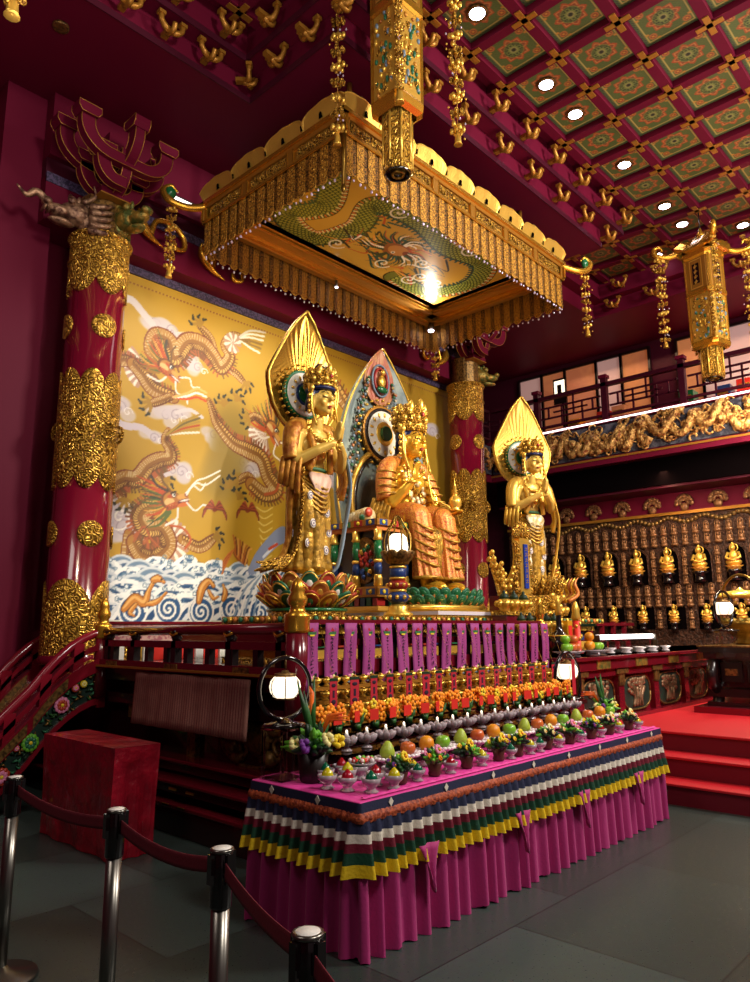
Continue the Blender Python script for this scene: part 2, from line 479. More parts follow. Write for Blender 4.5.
# coffer beams
PX, PY = .764, .757
X0, Y0 = 4.926, 4.42
nxs = range(-13, 13); nys = range(-14, 4)
xs = [X0 + PX * i for i in nxs]; ys = [Y0 + PY * j for j in nys]
hb = .062
def free(x, y):    # is this spot in the coffered field
    if x > 13.1: return False
    if y < 4.5: return True
    return (x < 4.25 and y < 6.05) or (x > 11.2 and y < 5.95)
for x in xs:
    if x > 13.4 or x < -4: continue
    y1 = 4.66 if 4.4 < x < 11.2 else 6.12
    m.box(x - hb, x + hb, -6, y1, Z3, 8.54)
for y in ys:
    if y < -5 : continue
    if y < 4.6: m.box(-5, 13.3, y - hb, y + hb, Z3, 8.54)
    else:
        m.box(-5, 4.44, y - hb, y + hb, Z3, 8.54); m.box(11.12, 13.3, y - hb, y + hb, Z3, 8.54)
m.use('gold_wood')
for x in xs:
    for y in ys:
        if -3.5 < x < 13.4 and -1.5 < y < 6.1 and (y < 4.5 or x < 4.4 or x > 11.15):
            m.box(x - .16, x + .16, y - .035, y + .035, Z3 - .012, Z3)
            m.box(x - .035, x + .035, y - .15, y + .15, Z3 - .012, Z3)
struct('ceiling', m)

# the painted coffer boards: one painting repeated over the field
p = Paint(1., 1., .022, '5f7038')
u = p.U - .5; v = p.V - .5; rr = np.hypot(u, v); th = np.arctan2(v, u)
edge = np.maximum(abs(u), abs(v))
chk = ((np.floor(p.U * 34) + np.floor(p.V * 34)) % 2)
p.mix((slice(None), slice(None)), ((edge > .44) & (chk > .5)) * 1., '2c3a3a')
p.mix((slice(None), slice(None)), (abs(edge - .41) < .014) * 1., 'c0b060')
p.mix((slice(None), slice(None)), ((edge < .4) & (chk > .5)) * .35, '3f5630')
for sx in (-1, 1):
    for sy in (-1, 1):
        p.disc(.5 + sx * .31, .5 + sy * .31, .075, 'b8743a'); p.disc(.5 + sx * .31, .5 + sy * .31, .04, '7a3a2a')
        for k in range(3): p.disc(.5 + sx * (.31 - .09 * (k - 1)), .5 + sy * (.31 + .08 * (k - 1)), .03, 'c8903a')
star = .27 + .035 * np.cos(8 * th)
p.mix((slice(None), slice(None)), (rr < star) * 1., 'b0532c')
p.mix((slice(None), slice(None)), (rr < star - .035) * 1., 'c58a4a')
p.mix((slice(None), slice(None)), (rr < star - .06) * 1., '8a4a30')
p.disc(.5, .5, .19, '7f9048'); p.disc(.5, .5, .16, '32402c', ring=.02)
for k in range(12): p.disc(.5 + .12 * cos(k * PI / 6), .5 + .12 * sin(k * PI / 6), .022, '2c3428')
p.disc(.5, .5, .075, 'a0a060'); p.disc(.5, .5, .045, '2c3024')
pan = p.mesh('coffer_board', lambda U, V: ((U - .5) * (PX - .12), (V - .5) * (PY - .12), 0 * U))
cells = []
for i in nxs:
    for j in nys:
        cx, cy = X0 + PX * (i + .5), Y0 + PY * (j + .5)
        if free(cx, cy) and -3 < cx and cy > -1.6: cells.append((cx, cy))
bm_v = np.array([v_.co[:] for v_ in pan.data.vertices]); bm_f = [tuple(q.vertices)[::-1] for q in pan.data.polygons]
colr = np.zeros(len(bm_v) * 4, np.float32); pan.data.color_attributes['Col'].data.foreach_get('color', colr)
bpy.data.objects.remove(pan)
V_, F_, C_ = [], [], []
for (cx, cy) in cells:
    o = sum(len(a) for a in V_); V_.append(bm_v + np.array([cx, cy, 8.49])); C_.append(colr)
    F_.append(np.array(bm_f) + o)
V_ = np.concatenate(V_); F_ = np.concatenate(F_); C_ = np.concatenate(C_)
me = bpy.data.meshes.new('coffer_boards'); me.vertices.add(len(V_)); me.vertices.foreach_set('co', V_.astype(np.float32).ravel())
me.loops.add(F_.size); me.loops.foreach_set('vertex_index', F_.astype(np.int32).ravel())
me.polygons.add(len(F_)); me.polygons.foreach_set('loop_start', np.arange(0, F_.size, 4, dtype=np.int32)); me.update(calc_edges=True)
at_ = me.color_attributes.new('Col', 'FLOAT_COLOR', 'POINT'); at_.data.foreach_set('color', C_)
me.materials.append(MATS['paint'])
o = bpy.data.objects.new('ceiling', me); COL.objects.link(o); o['kind'] = 'structure'

# downlights in the coffers
def downlight(i, j, label):
    cx, cy = X0 + PX * (i + .5), Y0 + PY * (j + .5)
    t = thing('ceiling_light', label, 'ceiling light', (cx, cy, 8.485), group='downlights in the coffered ceiling')
    MB('gold_dull', True).lathe([(.09, -.004), (.125, -.004), (.125, -.02), (.105, -.03), (.09, -.02)], n=20).build('rim', t)
    MB('downlight', True).lathe([(0, -.03), (.05, -.028), (.092, -.02), (.092, -.005)], n=18).build('lamp_glass', t)
DL = [(1, -1), (3, -1), (4, -1), (6, -1), (8, -1), (9, -1), (10, 0), (10, -2)]

# gold dragon-claw brackets on the corbel steps
def bracket_mesh():
    m = MB('gold_wood', True)
    m.box(-.035, .035, -.02, .14, 0, .05)
    for s in (-1, 1):
        m.tube(spline([(0, .02, .02), (s * .06, -.02, .0), (s * .12, -.03, .05), (s * .13, -.03, .11)], 5), [.035] * 8 + [.03] * 8, 6)
        m.cbox((s * .13, -.03, .13), (.075, .07, .04))
    m.tube(spline([(0, .05, 0), (0, -.06, -.02), (0, -.1, .05)], 5), .03, 6)
    return m
br0 = [None]
def bracket(x, y, z, rz, label):
    if br0[0] is None:
        br0[0] = bracket_mesh().data('corbel_bracket')
    o = bpy.data.objects.new('corbel_bracket', br0[0]); COL.objects.link(o)
    o.location = (x, y, z); o.rotation_euler = (0, 0, rz)
    tag(o, label, 'bracket', 'gold brackets on the ceiling steps')
for k in range(8):
    bracket(5.3 + k * .78, 4.74, Z1 + .1, 0, '%s gold claw bracket from the near lantern on the lower step above the canopy' % nth(k))
for k in range(8):
    bracket(5.75 + k * .74, 4.52, Z2 + .08, 0, '%s gold claw bracket from the near lantern on the upper step above the canopy' % nth(k))
for k in range(6):
    bracket(4.53 if k == 0 else 4.5 - k * .5, 6.24, Z1 + .1, .785 if k == 0 else 0, '%s gold claw bracket from the inner corner on the lower step over the nearer column' % nth(k))
    if k < 5: bracket(4.1 - k * .62, 6.02, Z2 + .08, 0, '%s gold claw bracket from the inner corner on the upper step over the nearer column' % nth(k))
for k in range(3):
    bracket(4.53, 5.75 - k * .55, Z1 + .1, PI / 2, '%s gold claw bracket on the lower step running behind the near lantern garland' % nth(k))
    bracket(4.3, 5.6 - k * .55, Z2 + .08, PI / 2, '%s gold claw bracket on the upper step running behind the near lantern garland' % nth(k))
for k in range(6):
    bracket(13.26, 5.85 - k * .8, Z1 + .1, -PI / 2, '%s gold claw bracket from the corner on the lower step above the far balcony' % nth(k))
for k in range(5):
    bracket(13.06, 5.6 - k * .8, Z2 + .08, -PI / 2, '%s gold claw bracket from the corner on the upper step above the far balcony' % nth(k))

# ------------------------------------------------------------------ gallery on the far right
m = MB('maroon_dark'); m.box(14.0, 15.4, -7, 9.4, 4.9, 5.78); m.box(11.3, 15.4, 9.4, 11.0, 4.9, 5.78)
m.use('maroon').box(13.93, 14.0, -7, 9.4, 4.88, 5.04); m.box(13.9, 14.0, -7, 9.4, 5.74, 5.82)
m.box(11.3, 14, 9.33, 9.4, 4.88, 5.04)
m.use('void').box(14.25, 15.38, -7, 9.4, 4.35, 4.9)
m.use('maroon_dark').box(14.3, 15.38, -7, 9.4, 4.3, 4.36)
struct('trim_2', m)
m = MB('gold_wood'); m.box(13.915, 13.93, -7, 9.4, 4.98, 5.02)
struct('trim_3', m)
# carved gold fascia: scrolling dragons as raised tubes
m = MB('fascia_blue', True); m.box(13.95, 14.0, -6, 9.3, 5.06, 5.72)
m.use('fascia_gold')
rs = random.Random(3)
y = 9.2
while y > -1.5:
    z = 5.4 + rs.uniform(-.12, .12)
    r = rs.uniform(.12, .22)
    a0 = rs.uniform(0, 6)
    pts = [(13.9 + .04 * sin(5 * t + a0), y - .55 * t + r * .6 * sin(3 * t + a0), z + .2 * sin(6 * t + a0)) for t in np.linspace(0, 1.3, 16)]
    m.tube(pts, [.07 * (1 - .5 * abs(t - .5)) + .02 for t in np.linspace(0, 1, 16)], 6)
    m.ell((13.86, y + .02, z + .05), (.08, .1, .09), 8, 6)
    for k in range(22):
        yy, zz = y - rs.uniform(-.1, .5), 5.4 + rs.uniform(-.29, .29)
        if rs.random() < .5: m.torus((13.9, yy, zz), rs.uniform(.05, .1), .022, 'x', 10, 5, (rs.uniform(0, 6), rs.uniform(7, 10)))
        else: m.tube(spline([(13.93, yy, zz), (13.87, yy - .08, zz + .07), (13.9, yy - .16, zz + rs.uniform(-.08, .12))], 3), [.035, .045, .04, .03, .02, .015, .01], 5)
    y -= .5
t = tag(m.build('carved_fascia'), 'long carved gold dragon fascia running below the far balcony', 'carved fascia')
m = MB('fascia_blue', True); m.box(11.35, 13.9, 9.3, 9.35, 5.06, 5.72); m.use('fascia_gold')
for k in range(24):
    xx, zz = 11.5 + rs.random() * 2.2, 5.4 + rs.uniform(-.25, .25)
    m.torus((xx, 9.26, zz), rs.uniform(.06, .12), .035, 'y', 10, 5, (rs.uniform(0, 6), rs.uniform(7, 10)))
    m.ell((xx + .1, 9.26, zz), (.07, .05, .06), 7, 5)
tag(m.build('carved_fascia'), 'short carved gold fascia on the rear wall, seen just past the farther column', 'carved fascia')
m = MB('tube_white'); m.box(13.86, 13.9, -6, 9.2, 5.76, 5.785)
tag(m.build('light_strip'), 'thin bright light strip along the top of the carved gold fascia', 'light strip')

# balcony railing with fretwork
rail = thing('balcony_railing', 'dark red fretwork railing of the far balcony', 'railing', (14.0, 2, 5.82))
m = MB('maroon_dark'); m.box(-.06, .06, -8, 7.3, .72, .8); m.build('handrail', rail)
m = MB('maroon_dark'); m.box(-.03, .03, -8, 7.3, .08, .13); m.build('bottom_rail', rail)
m = MB('maroon_dark')
for yy in np.arange(-3.5, 7.3, 1.6):
    b = yy + .1; w = 1.4
    for (z0) in (.28, .52): m.box(-.02, .02, b, b + w, z0, z0 + .035)
    for q in (.18, .42, .62, .9, 1.22):
        m.box(-.02, .02, b + q - .016, b + q + .016, .13 if q in (.42, .9) else .28, .52 if q != .62 else .72)
    m.box(-.02, .02, b + .3, b + 1.1, .4, .43)
m.build('fretwork', rail)
for yy in np.arange(-3.5, 7.4, 1.6):
    m = MB('maroon_dark'); m.cbox((0, yy, .45), (.12, .12, .9)); m.use('maroon').cbox((0, yy, .93), (.17, .17, .07)); m.build('post', rail)
m = MB('maroon_dark'); m.box(12, 14, 9.37, 9.43, 6.55, 6.62); m.box(12, 14, 9.38, 9.42, 5.9, 5.95); m.box(12, 14, 9.38, 9.42, 6.2, 6.24)
for xx in np.arange(12, 14, .33): m.box(xx, xx + .04, 9.38, 9.42, 5.82, 6.55)
tag(m.build('balcony_railing'), 'short dark railing of the balcony on the rear wall behind the farther column', 'railing')
# lit shop windows behind the balcony
wall15 = 15.32
k = 0
for (y0, y1, pm) in ((8.72, 9.3, 'pane_pale'), (8.1, 8.66, 'pane_warm'), (7.3, 8.04, 'pane_warm'), (6.7, 7.24, 'pane_pale'), (6.05, 6.64, 'pane_warm'), (4.95, 5.4, 'pane_warm'), (3.6, 4.9, 'pane_pale'), (2.2, 3.5, 'pane_warm')):
    k += 1
    m = MB(pm); m.box(wall15, wall15 + .02, y0, y1, 5.85, 7.62)
    m.use('black_wood').box(wall15 - .05, wall15 + .02, y0 - .05, y0, 5.8, 7.68); m.box(wall15 - .05, wall15 + .02, y1, y1 + .05, 5.8, 7.68)
    m.box(wall15 - .05, wall15 + .02, y0, y1, 7.62, 7.68)
    o = m.build('window_%d' % k); o['kind'] = 'structure'
m = MB('lamp_white'); m.box(14.6, 14.62, 7.72, 7.98, 6.75, 7.15); m.use('black_wood')
m.box(14.6, 14.64, 7.69, 7.72, 6.7, 7.2); m.box(14.6, 14.64, 7.98, 8.01, 6.7, 7.2); m.box(14.6, 14.64, 7.69, 8.01, 7.15, 7.2); m.box(14.6, 14.64, 7.69, 8.01, 6.6, 6.75)
m.box(14.585, 14.6, 7.8, 7.9, 6.85, 7.05); m.box(14.58, 14.64, 7.75, 7.8, 5.8, 6.6)
tag(m.build('lit_sign'), 'small bright framed sign standing in the lit windows above the far balcony', 'sign')
m = MB('pane_warm'); m.box(12.6, 13.0, 10.9, 10.98, 6.1, 7.2); m.use('tube_white').box(12.3, 12.5, 10.9, 10.98, 6.4, 7.2); m.use('black_wood').box(12.52, 12.58, 10.88, 10.98, 6, 7.3)
o = m.build('window_9'); o['kind'] = 'structure'
# goods seen through the railing
for i, (yy, zz, cm, lb) in enumerate(((6.9, 6.15, 'card_red', 'red'), (6.55, 6.2, 'pane_warm', 'amber'), (5.1, 6.2, 'enamel_green', 'green'), (4.4, 6.15, 'enamel_blue', 'blue'), (4.0, 6.2, 'card_red', 'bright red'), (7.6, 6.1, 'orange_flower', 'orange'))):
    m = MB(cm); m.box(14.7, 15.0, yy - .14, yy + .14, zz - .33, zz + .1); m.use('gold_wood').box(14.69, 14.7, yy - .1, yy + .1, zz - .1, zz)
    m.use('black_wood').box(14.69, 15.01, yy - .15, yy + .15, zz - .36, zz - .33)
    tag(m.build('display_box'), '%s box of goods showing through the fretwork of the far balcony railing' % lb, 'box')

# niche wall of a thousand small figures
m = MB('niche_wood'); m.box(15.0, 15.3, -3, 9.6, .6, 3.9); m.use('gold_wood').box(14.93, 15.0, -3, 9.6, 3.84, 3.9)
m.use('maroon').box(15.0, 15.3, -3, 9.6, 3.9, 4.4); m.use('gold_dull')
for yy in np.arange(-2.7, 9.6, .08): m.ell((14.98, yy, 3.74 + .05 * sin(yy * 9)), (.03, .06, .05), 6, 4)
NY = [8.35 - .635 * i for i in range(9)]
for y0 in NY:
    for s in (-1, 1):
        m.use('niche_wood'); m.tube([(14.97, y0 + s * .2, 2.45), (14.97, y0 + s * .2, 2.95)] + [(14.97, y0 + s * .2 * cos(a), 2.95 + .22 * sin(a)) for a in np.linspace(0, PI / 2, 5)], .025, 5)
o = m.build('niche_wall'); tag(o, 'tall dark carved wall full of small gilt figures on the far right', 'carved wall')
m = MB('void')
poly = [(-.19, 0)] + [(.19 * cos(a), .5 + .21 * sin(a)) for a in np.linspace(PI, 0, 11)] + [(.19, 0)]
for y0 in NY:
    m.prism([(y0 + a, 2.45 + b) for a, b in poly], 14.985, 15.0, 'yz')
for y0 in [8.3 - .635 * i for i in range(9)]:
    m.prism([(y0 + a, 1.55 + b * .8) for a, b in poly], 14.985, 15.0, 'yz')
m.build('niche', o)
def buddha_mesh(big):
    m = MB('gold_bright' if big else 'niche_gold', True)
    nu, nv = (10, 7) if big else (7, 5)
    m.ell((0, 0, .08), (.15, .1, .07), nu, nv); m.ell((0, .0, .2), (.085, .06, .11), nu, nv); m.ell((0, -.005, .36), (.05, .05, .062), nu, nv)
    if big:
        m.ell((0, 0, .43), (.03, .03, .035), 8, 6)
        for s in (-1, 1): m.tube([(s * .09, 0, .27), (s * .13, -.03, .17), (s * .02, -.09, .13)], [.03, .027, .02], 6)
        m.use('robe_orange').lathe([(.0, -.06), (.13, -.06), (.11, -.02), (.17, .02), (0, .03)], n=12); m.ell((0, -.02, .12), (.13, .1, .05), 10, 6)
        m.use('black_gloss').lathe([(0, -.26), (.13, -.26), (.1, -.2), (.1, -.12), (.17, -.06), (0, -.06)], n=10)
        m.use('gold_bright').torus((0, .05, .36), .075, .012, 'y', 14, 5)
    return m
bb = buddha_mesh(True).data('niche_buddha'); bs = buddha_mesh(False)
bs.use('niche_gold'); bs.tube([(-.085, -.01, 0), (-.09, -.01, .3)] + [(.09 * cos(a), -.01, .34 + .12 * sin(a)) for a in np.linspace(PI, 0, 5)] + [(.085, -.01, 0)], .018, 4)
bs = bs.data('tiny_buddha')
for i, y0 in enumerate(NY):
    o = bpy.data.objects.new('niche_buddha', bb); COL.objects.link(o); o.location = (14.86, y0, 2.72); o.rotation_euler = (0, 0, -PI / 2)
    tag(o, ('%s glowing gilt figure from the gilt statue side in the upper arched niches' % ['first', 'second', 'third', 'fourth', 'fifth', 'sixth', 'seventh', 'eighth', 'ninth'][i]), 'buddha figure', 'gilt figures in the large niches')
for i in range(9):
    o = bpy.data.objects.new('niche_buddha', bb); COL.objects.link(o); o.location = (14.88, 8.3 - .635 * i, 1.72); o.rotation_euler = (0, 0, -PI / 2); o.scale = (.7, .7, .7)
    tag(o, ('%s gilt figure from the gilt statue side in the lower niche row' % ['first', 'second', 'third', 'fourth', 'fifth', 'sixth', 'seventh', 'eighth', 'ninth'][i]), 'buddha figure', 'gilt figures in the lower niches')
def tiny(y, z, s, label, grp):
    o = bpy.data.objects.new('tiny_buddha', bs); COL.objects.link(o); o.location = (14.95, y, z); o.rotation_euler = (0, 0, -PI / 2); o.scale = (s, s, s)
    tag(o, label, 'buddha figure', grp)
for z, w in ((3.42, 'topmost niche wall row'), (3.2, 'second niche wall row'), (2.2, 'row just below the large niches'), (1.98, 'row just above the lower niches')):
    for k in range(26): tiny(8.62 - k * .2117, z, .52, '%s tiny dark figure from the gilt statue side, %s' % (nth(k), w), 'tiny figures, ' + w)
for i in range(9):
    for q, z in enumerate((2.96, 2.78, 2.6, 2.42)): tiny(8.35 - .635 * i - .318, z, .42, '%s tiny dark figure down, after the %s large niche' % (nth(q), nth(i)), 'tiny figures in upright strips')
    for q, z in enumerate((1.73, 1.55)): tiny(8.3 - .635 * i - .318, z, .42, '%s tiny dark figure down, after the %s lower niche' % (nth(q), nth(i)), 'tiny figures in short strips')
for i in range(8):
    y0 = 8.02 - .655 * i
    m = MB('niche_gold', True)
    for k in range(9):
        a = PI * k / 8
        m.ell((14.93, y0 + .15 * cos(a), 4.05 + .15 * sin(a)), (.03, .05, .05), 7, 5); m.ell((14.93, y0 + .08 * cos(a), 4.05 + .08 * sin(a)), (.035, .035, .035), 6, 5)
    m.ell((14.93, y0, 3.98), (.04, .09, .08), 8, 6); m.tube([(14.95, y0, 3.9), (14.95, y0, 4)], .03, 6)
    tag(m.build('carved_palmette'), '%s gilt fan ornament from the gilt statue side on the niche wall ledge' % ['first', 'second', 'third', 'fourth', 'fifth', 'sixth', 'seventh', 'eighth'][i], 'carved ornament', 'gilt fan ornaments on the niche wall ledge')
# ------------------------------------------------------------------ painted dragon mural
MX0, MZ0 = 3.64, 1.69
p = Paint(7.56, 4.46, .0135, 'bc901c')
rs = random.Random(5)
for k in range(60):    # soft gilding variation
    p.disc(rs.uniform(0, 7.5), rs.uniform(.9, 4.4), rs.uniform(.3, .8), rs.choice(['cca63a', '94701a', 'b8942a']), .22, soft=.5)
g = np.clip((p.V - 1.6) / 2.4, 0, 1)
def P2(l): return [(a - MX0, b - MZ0) for a, b in l]
def cloud(pts, r):
    for (a, b) in P2(pts):
        for k in range(4):
            p.disc(a + rs.uniform(-r, r) * .8, b + rs.uniform(-r, r) * .4, r * rs.uniform(.5, .8), 'c8bcc0', .8, ry=r * .45, soft=.03)
        p.spiral(a, b, r * .5, 1.4, .014, 'a898a0'); p.spiral(a + r * .6, b - r * .2, r * .35, 1.3, .012, 'e4dcd8')
cloud([(4.62, 5.52), (4.87, 5.5), (5.1, 5.46)], .2); cloud([(5.2, 5.17), (5.3, 5.1)], .17)
p.stroke(P2([(4.1, 5.7), (4.28, 5.74), (4.45, 5.62), (4.6, 5.5)]), .1, 'd2c8c8')
cloud([(4.2, 4.3), (4.86, 4.33), (5.0, 4.36)], .2); p.stroke(P2([(5.0, 4.4), (5.2, 4.48), (5.4, 4.42)]), .05, 'd2c8c8')
p.stroke(P2([(4.05, 4.15), (4.3, 4.08), (4.5, 4.1), (4.7, 4.02)]), .09, 'c8bcc4'); cloud([(4.7, 4.0)], .15)
cloud([(5.6, 4.21), (5.75, 4.1)], .17); cloud([(5.0, 3.63), (5.12, 3.62)], .19); cloud([(6.1, 3.9), (6.2, 3.8)], .19)
cloud([(4.2, 2.84), (4.3, 2.95), (4.15, 3.05), (4.35, 2.8)], .27); p.spiral(4.3 - MX0, 2.93 - MZ0, .24, 2, .02, 'f0e8dc')
for x0 in (7.2, 8.0, 8.9, 9.6, 10.4): cloud([(x0, rs.uniform(3, 5.6))], .24)
p.stroke(P2([(5.7, 3.5), (5.85, 4.0), (5.9, 4.6)]), .5, '8f7424', .35, soft=.3)
for k in range(9): p.stroke(P2([(6.35 + .02 * k, 3.3 - .1 * k), (6.5, 3.25 - .1 * k), (6.65, 3.33 - .1 * k)]), .02, 'e6cc70', .7)

def claw(u, v, a, r=.13):
    for d in (-1.1, -.4, .3, 1.0):
        e = (u + r * cos(a + d), v + r * sin(a + d))
        p.stroke([(u, v), ((u + e[0]) / 2 + .02, (v + e[1]) / 2 + .02), e], .04, 'a07820'); p.stroke([e, (e[0] + .05 * cos(a + d - .8), e[1] + .05 * sin(a + d - .8))], .026, '20201c')
        p.disc(e[0], e[1], .024, '2c2a1c')
def body(pts, w, t0=.35, t1=.8, belly=1, flame=True):
    Q = spline(P2(pts), 14); k = len(Q)
    wid = [w * (t0 + (1 - t0) * min(1, 2.2 * t)) * (1 if t < .75 else 1 - (1 - t1) * (t - .75) * 4) for t in np.linspace(0, 1, k)]
    wid = [q * .84 for q in wid]
    for i in range(k - 1): p.stroke([Q[i], Q[i + 1]], wid[i] * 1.2, '7a3a18', smooth=False)
    for i in range(k - 1): p.stroke([Q[i], Q[i + 1]], wid[i], 'a8742e', smooth=False)
    for i in range(1, k - 1):
        dx, dy = Q[i + 1][0] - Q[i - 1][0], Q[i + 1][1] - Q[i - 1][1]; L = math.hypot(dx, dy) + 1e-9; nx, ny = -dy / L * belly, dx / L * belly
        b0 = (Q[i][0] - nx * wid[i] * .48, Q[i][1] - ny * wid[i] * .48); b1 = (Q[i][0] - nx * wid[i] * .12, Q[i][1] - ny * wid[i] * .12)
        p.stroke([b0, b1], L * .28, 'dcc698' if i % 2 else 'b08a50', smooth=False, a=.9)
        s0 = (Q[i][0] + nx * wid[i] * .28, Q[i][1] + ny * wid[i] * .28)
        if i % 2: p.disc(s0[0], s0[1], wid[i] * .2, 'd8ac58'); p.disc(s0[0], s0[1], wid[i] * .2, '5e3412', ring=.014); s1 = (Q[i][0] + nx * wid[i] * .02, Q[i][1] + ny * wid[i] * .02); p.disc(s1[0], s1[1], wid[i] * .15, '8a5a22')
        if flame and i % 2 == 0:
            e0 = (Q[i][0] + nx * wid[i] * .5, Q[i][1] + ny * wid[i] * .5); e1 = (Q[i][0] + nx * wid[i] * .85 - dx * .4, Q[i][1] + ny * wid[i] * .85 - dy * .4)
            p.stroke([e0, e1], wid[i] * .13, rs.choice(['a8562a', '7a4420', '6a4a20']), smooth=False)
def head(u, v, a, r):
    u -= MX0; v -= MZ0
    def q(f, s): return (u + r * (f * cos(a) - s * sin(a)), v + r * (f * sin(a) + s * cos(a)))
    for s in np.linspace(-1.2, 1.2, 9):      # mane
        p.stroke([q(-.2, s * .5), q(-.9, s * .9), q(-1.6, s * 1.1 + .2)], r * .2, rs.choice(['54602a', '9a6a20', '3c4a24', 'b84a1e']), taper=lambda t: 1 - .8 * t)
    for s in np.linspace(-2.2, 2.2, 22):
        e = 1.0 + .7 * rs.random(); p.stroke([q(-.1, .1 * s), q(-.6 * e, .35 * s), q(-1.1 * e, .55 * s + .3 * rs.random())], r * .13, rs.choice(['54602a', '9a6a20', '4a3a1e', 'b84a1e', 'd8a040', '2e3420']), taper=lambda t: 1 - .85 * t)
    p.disc(*q(0, 0), r * .58, '6a3a18', ry=r * .48, rot=a); p.disc(*q(.05, .03), r * .48, 'b0742e', ry=r * .38, rot=a); p.disc(*q(-.1, -.08), r * .3, 'd8b070', ry=r * .2, rot=a); p.disc(*q(.1, .2), r * .26, 'b04a20', ry=r * .1, rot=a)
    for s in range(5): p.disc(*q(-.25 + .16 * s, -.36 + .03 * s), r * .12, 'b04a22', ring=r * .06)
    p.disc(*q(.65, -.05), r * .42, 'a86430', ry=r * .25, rot=a); p.disc(*q(.72, .06), r * .34, 'd09a4a', ry=r * .15, rot=a)
    p.disc(*q(.72, -.2), r * .34, '5a1410', ry=r * .12, rot=a); p.disc(*q(.8, -.16), r * .3, 'f2ece0', ry=r * .05, rot=a)
    p.disc(*q(.7, -.36), r * .36, 'cc6a2c', ry=r * .12, rot=a)
    p.disc(*q(.25, .22), r * .13, '2a1a10'); p.disc(*q(.25, .22), r * .1, 'f6f0e0'); p.disc(*q(.28, .22), r * .055, '1a1a22'); p.disc(*q(.98, .1), r * .11, '8a3a20')
    p.stroke([q(-.1, .5), q(-.6, .9), q(-.8, 1.4)], r * .13, '40342a'); p.stroke([q(.1, .5), q(-.2, 1.0), q(-.2, 1.5)], r * .11, '6a4a24')
    p.stroke([q(1, .1), q(1.5, .5), q(1.9, .2), q(2.3, .5)], r * .09, 'ece6dc'); p.stroke([q(.9, -.3), q(1.3, -.8), q(1.9, -.6), q(2.2, -.9)], r * .09, 'ece6dc')
    p.stroke([q(.3, -.5), q(.1, -1.0), q(-.6, -1.2)], r * .12, 'e8dcd0'); p.stroke([q(.1, .34), q(.4, .38)], r * .08, '3a2414')
def fan(u, v, a0, a1, r):
    for i in range(15):
        a = a0 + (a1 - a0) * i / 14
        p.stroke([(u - MX0, v - MZ0), (u - MX0 + r * cos(a), v - MZ0 + r * sin(a))], .035, 'eadfd0' if i % 2 else 'b48a70', taper=lambda t: .5 + t)
def leg(pts, w, a):
    body(pts, w, .9, .7, 1, False); e = P2(pts)[-1]; claw(e[0], e[1], a)

fan(4.55, 4.9, 2.4, 4.3, .3)
body([(4.02, 4.86), (4.12, 4.88), (4.26, 4.92), (4.4, 4.92)], .17); body([(4.35, 4.9), (4.49, 4.8), (4.66, 4.64), (4.95, 4.6)], .22, .8, .8)
leg([(4.91, 4.6), (4.78, 4.52), (4.62, 4.43)], .12, 3.6); leg([(5.56, 5.42), (5.48, 5.58), (5.3, 5.7)], .12, 2.2); leg([(5.6, 5.2), (5.88, 5.2), (6.08, 5.08)], .12, -.9)
body([(6.12, 5.73), (5.87, 5.73), (5.73, 5.55), (5.82, 5.4), (5.68, 5.2), (5.54, 5.33), (5.36, 5.45), (5.13, 5.42), (4.99, 5.21), (4.92, 5.15), (4.84, 5.35), (4.66, 5.36), (4.6, 5.17), (4.72, 5.0)], .27)
for k in range(6): p.stroke(P2([(5.95, 5.72), (6.15, 5.74 + .05 * (k - 2)), (6.34 + .02 * k, 5.78 + .07 * (k - 2.5))]), .03, rs.choice(['f0e8d8', '8a6a2a', 'd8d0c0']))
fan(5.86, 5.62, 0, 5.5, .13)
head(4.82, 4.98, -.5, .23)
for k in range(3): p.stroke(P2([(4.95, 4.6), (5.15, 4.62 + .04 * k), (5.3, 4.68 + .06 * k), (5.45, 4.66 + .06 * k)]), .03, ['d2481c', 'f0e8e0', 'e8b060'][k])
claw(5.94 - MX0, 4.78 - MZ0, 1.2); claw(5.74 - MX0, 4.66 - MZ0, 2)
leg([(4.5, 3.5), (4.72, 3.56), (4.86, 3.47)], .12, -.6); leg([(4.08, 3.22), (4.25, 3.28), (4.33, 3.16)], .14, -1.5)
body([(4.9, 4.14), (4.85, 4.0), (4.93, 3.9), (4.95, 3.78), (4.79, 3.72), (4.64, 3.62), (4.5, 3.44), (4.32, 3.41), (4.17, 3.3), (4.0, 3.2)], .23)
for k in range(6): p.stroke(P2([(4.88, 4.08), (5.1, 4.14 + .03 * k), (5.36, 4.2 + .05 * k)]), .028, rs.choice(['6a5a2a', 'e8e0cc', 'a8862e', 'b04a1c']))
fan(5.0, 2.7, -1.8, 1.5, .27)
leg([(4.43, 2.74), (4.42, 2.5), (4.46, 2.32)], .16, -1.5); leg([(5.17, 2.74), (5.44, 2.66), (5.66, 2.8)], .16, .3)
body([(4.5, 2.65), (4.62, 2.5), (4.82, 2.49), (4.97, 2.66), (4.86, 2.84), (4.66, 2.84), (4.57, 2.96), (4.66, 3.08), (4.9, 3.18)], .27, .8)
p.stroke(P2([(5.0, 2.9), (5.18, 2.88), (5.3, 2.75), (5.22, 2.62)]), .028, 'b8562a'); p.stroke(P2([(4.5, 2.66), (4.62, 2.85), (4.72, 2.72), (4.84, 2.62)]), .025, 'a8562a')
head(4.98, 3.23, .3, .25)
for k in range(2): p.stroke(P2([(5.2, 3.35), (5.35, 3.5 + .03 * k), (5.5, 3.5 + .1 * k), (5.72, 3.66 + .07 * k)]), .022, 'eee6da')
fan(6.5, 4.4, 3.0, 4.9, .3); leg([(6.35, 3.6), (6.2, 3.72), (6.02, 3.62)], .13, 3.3)
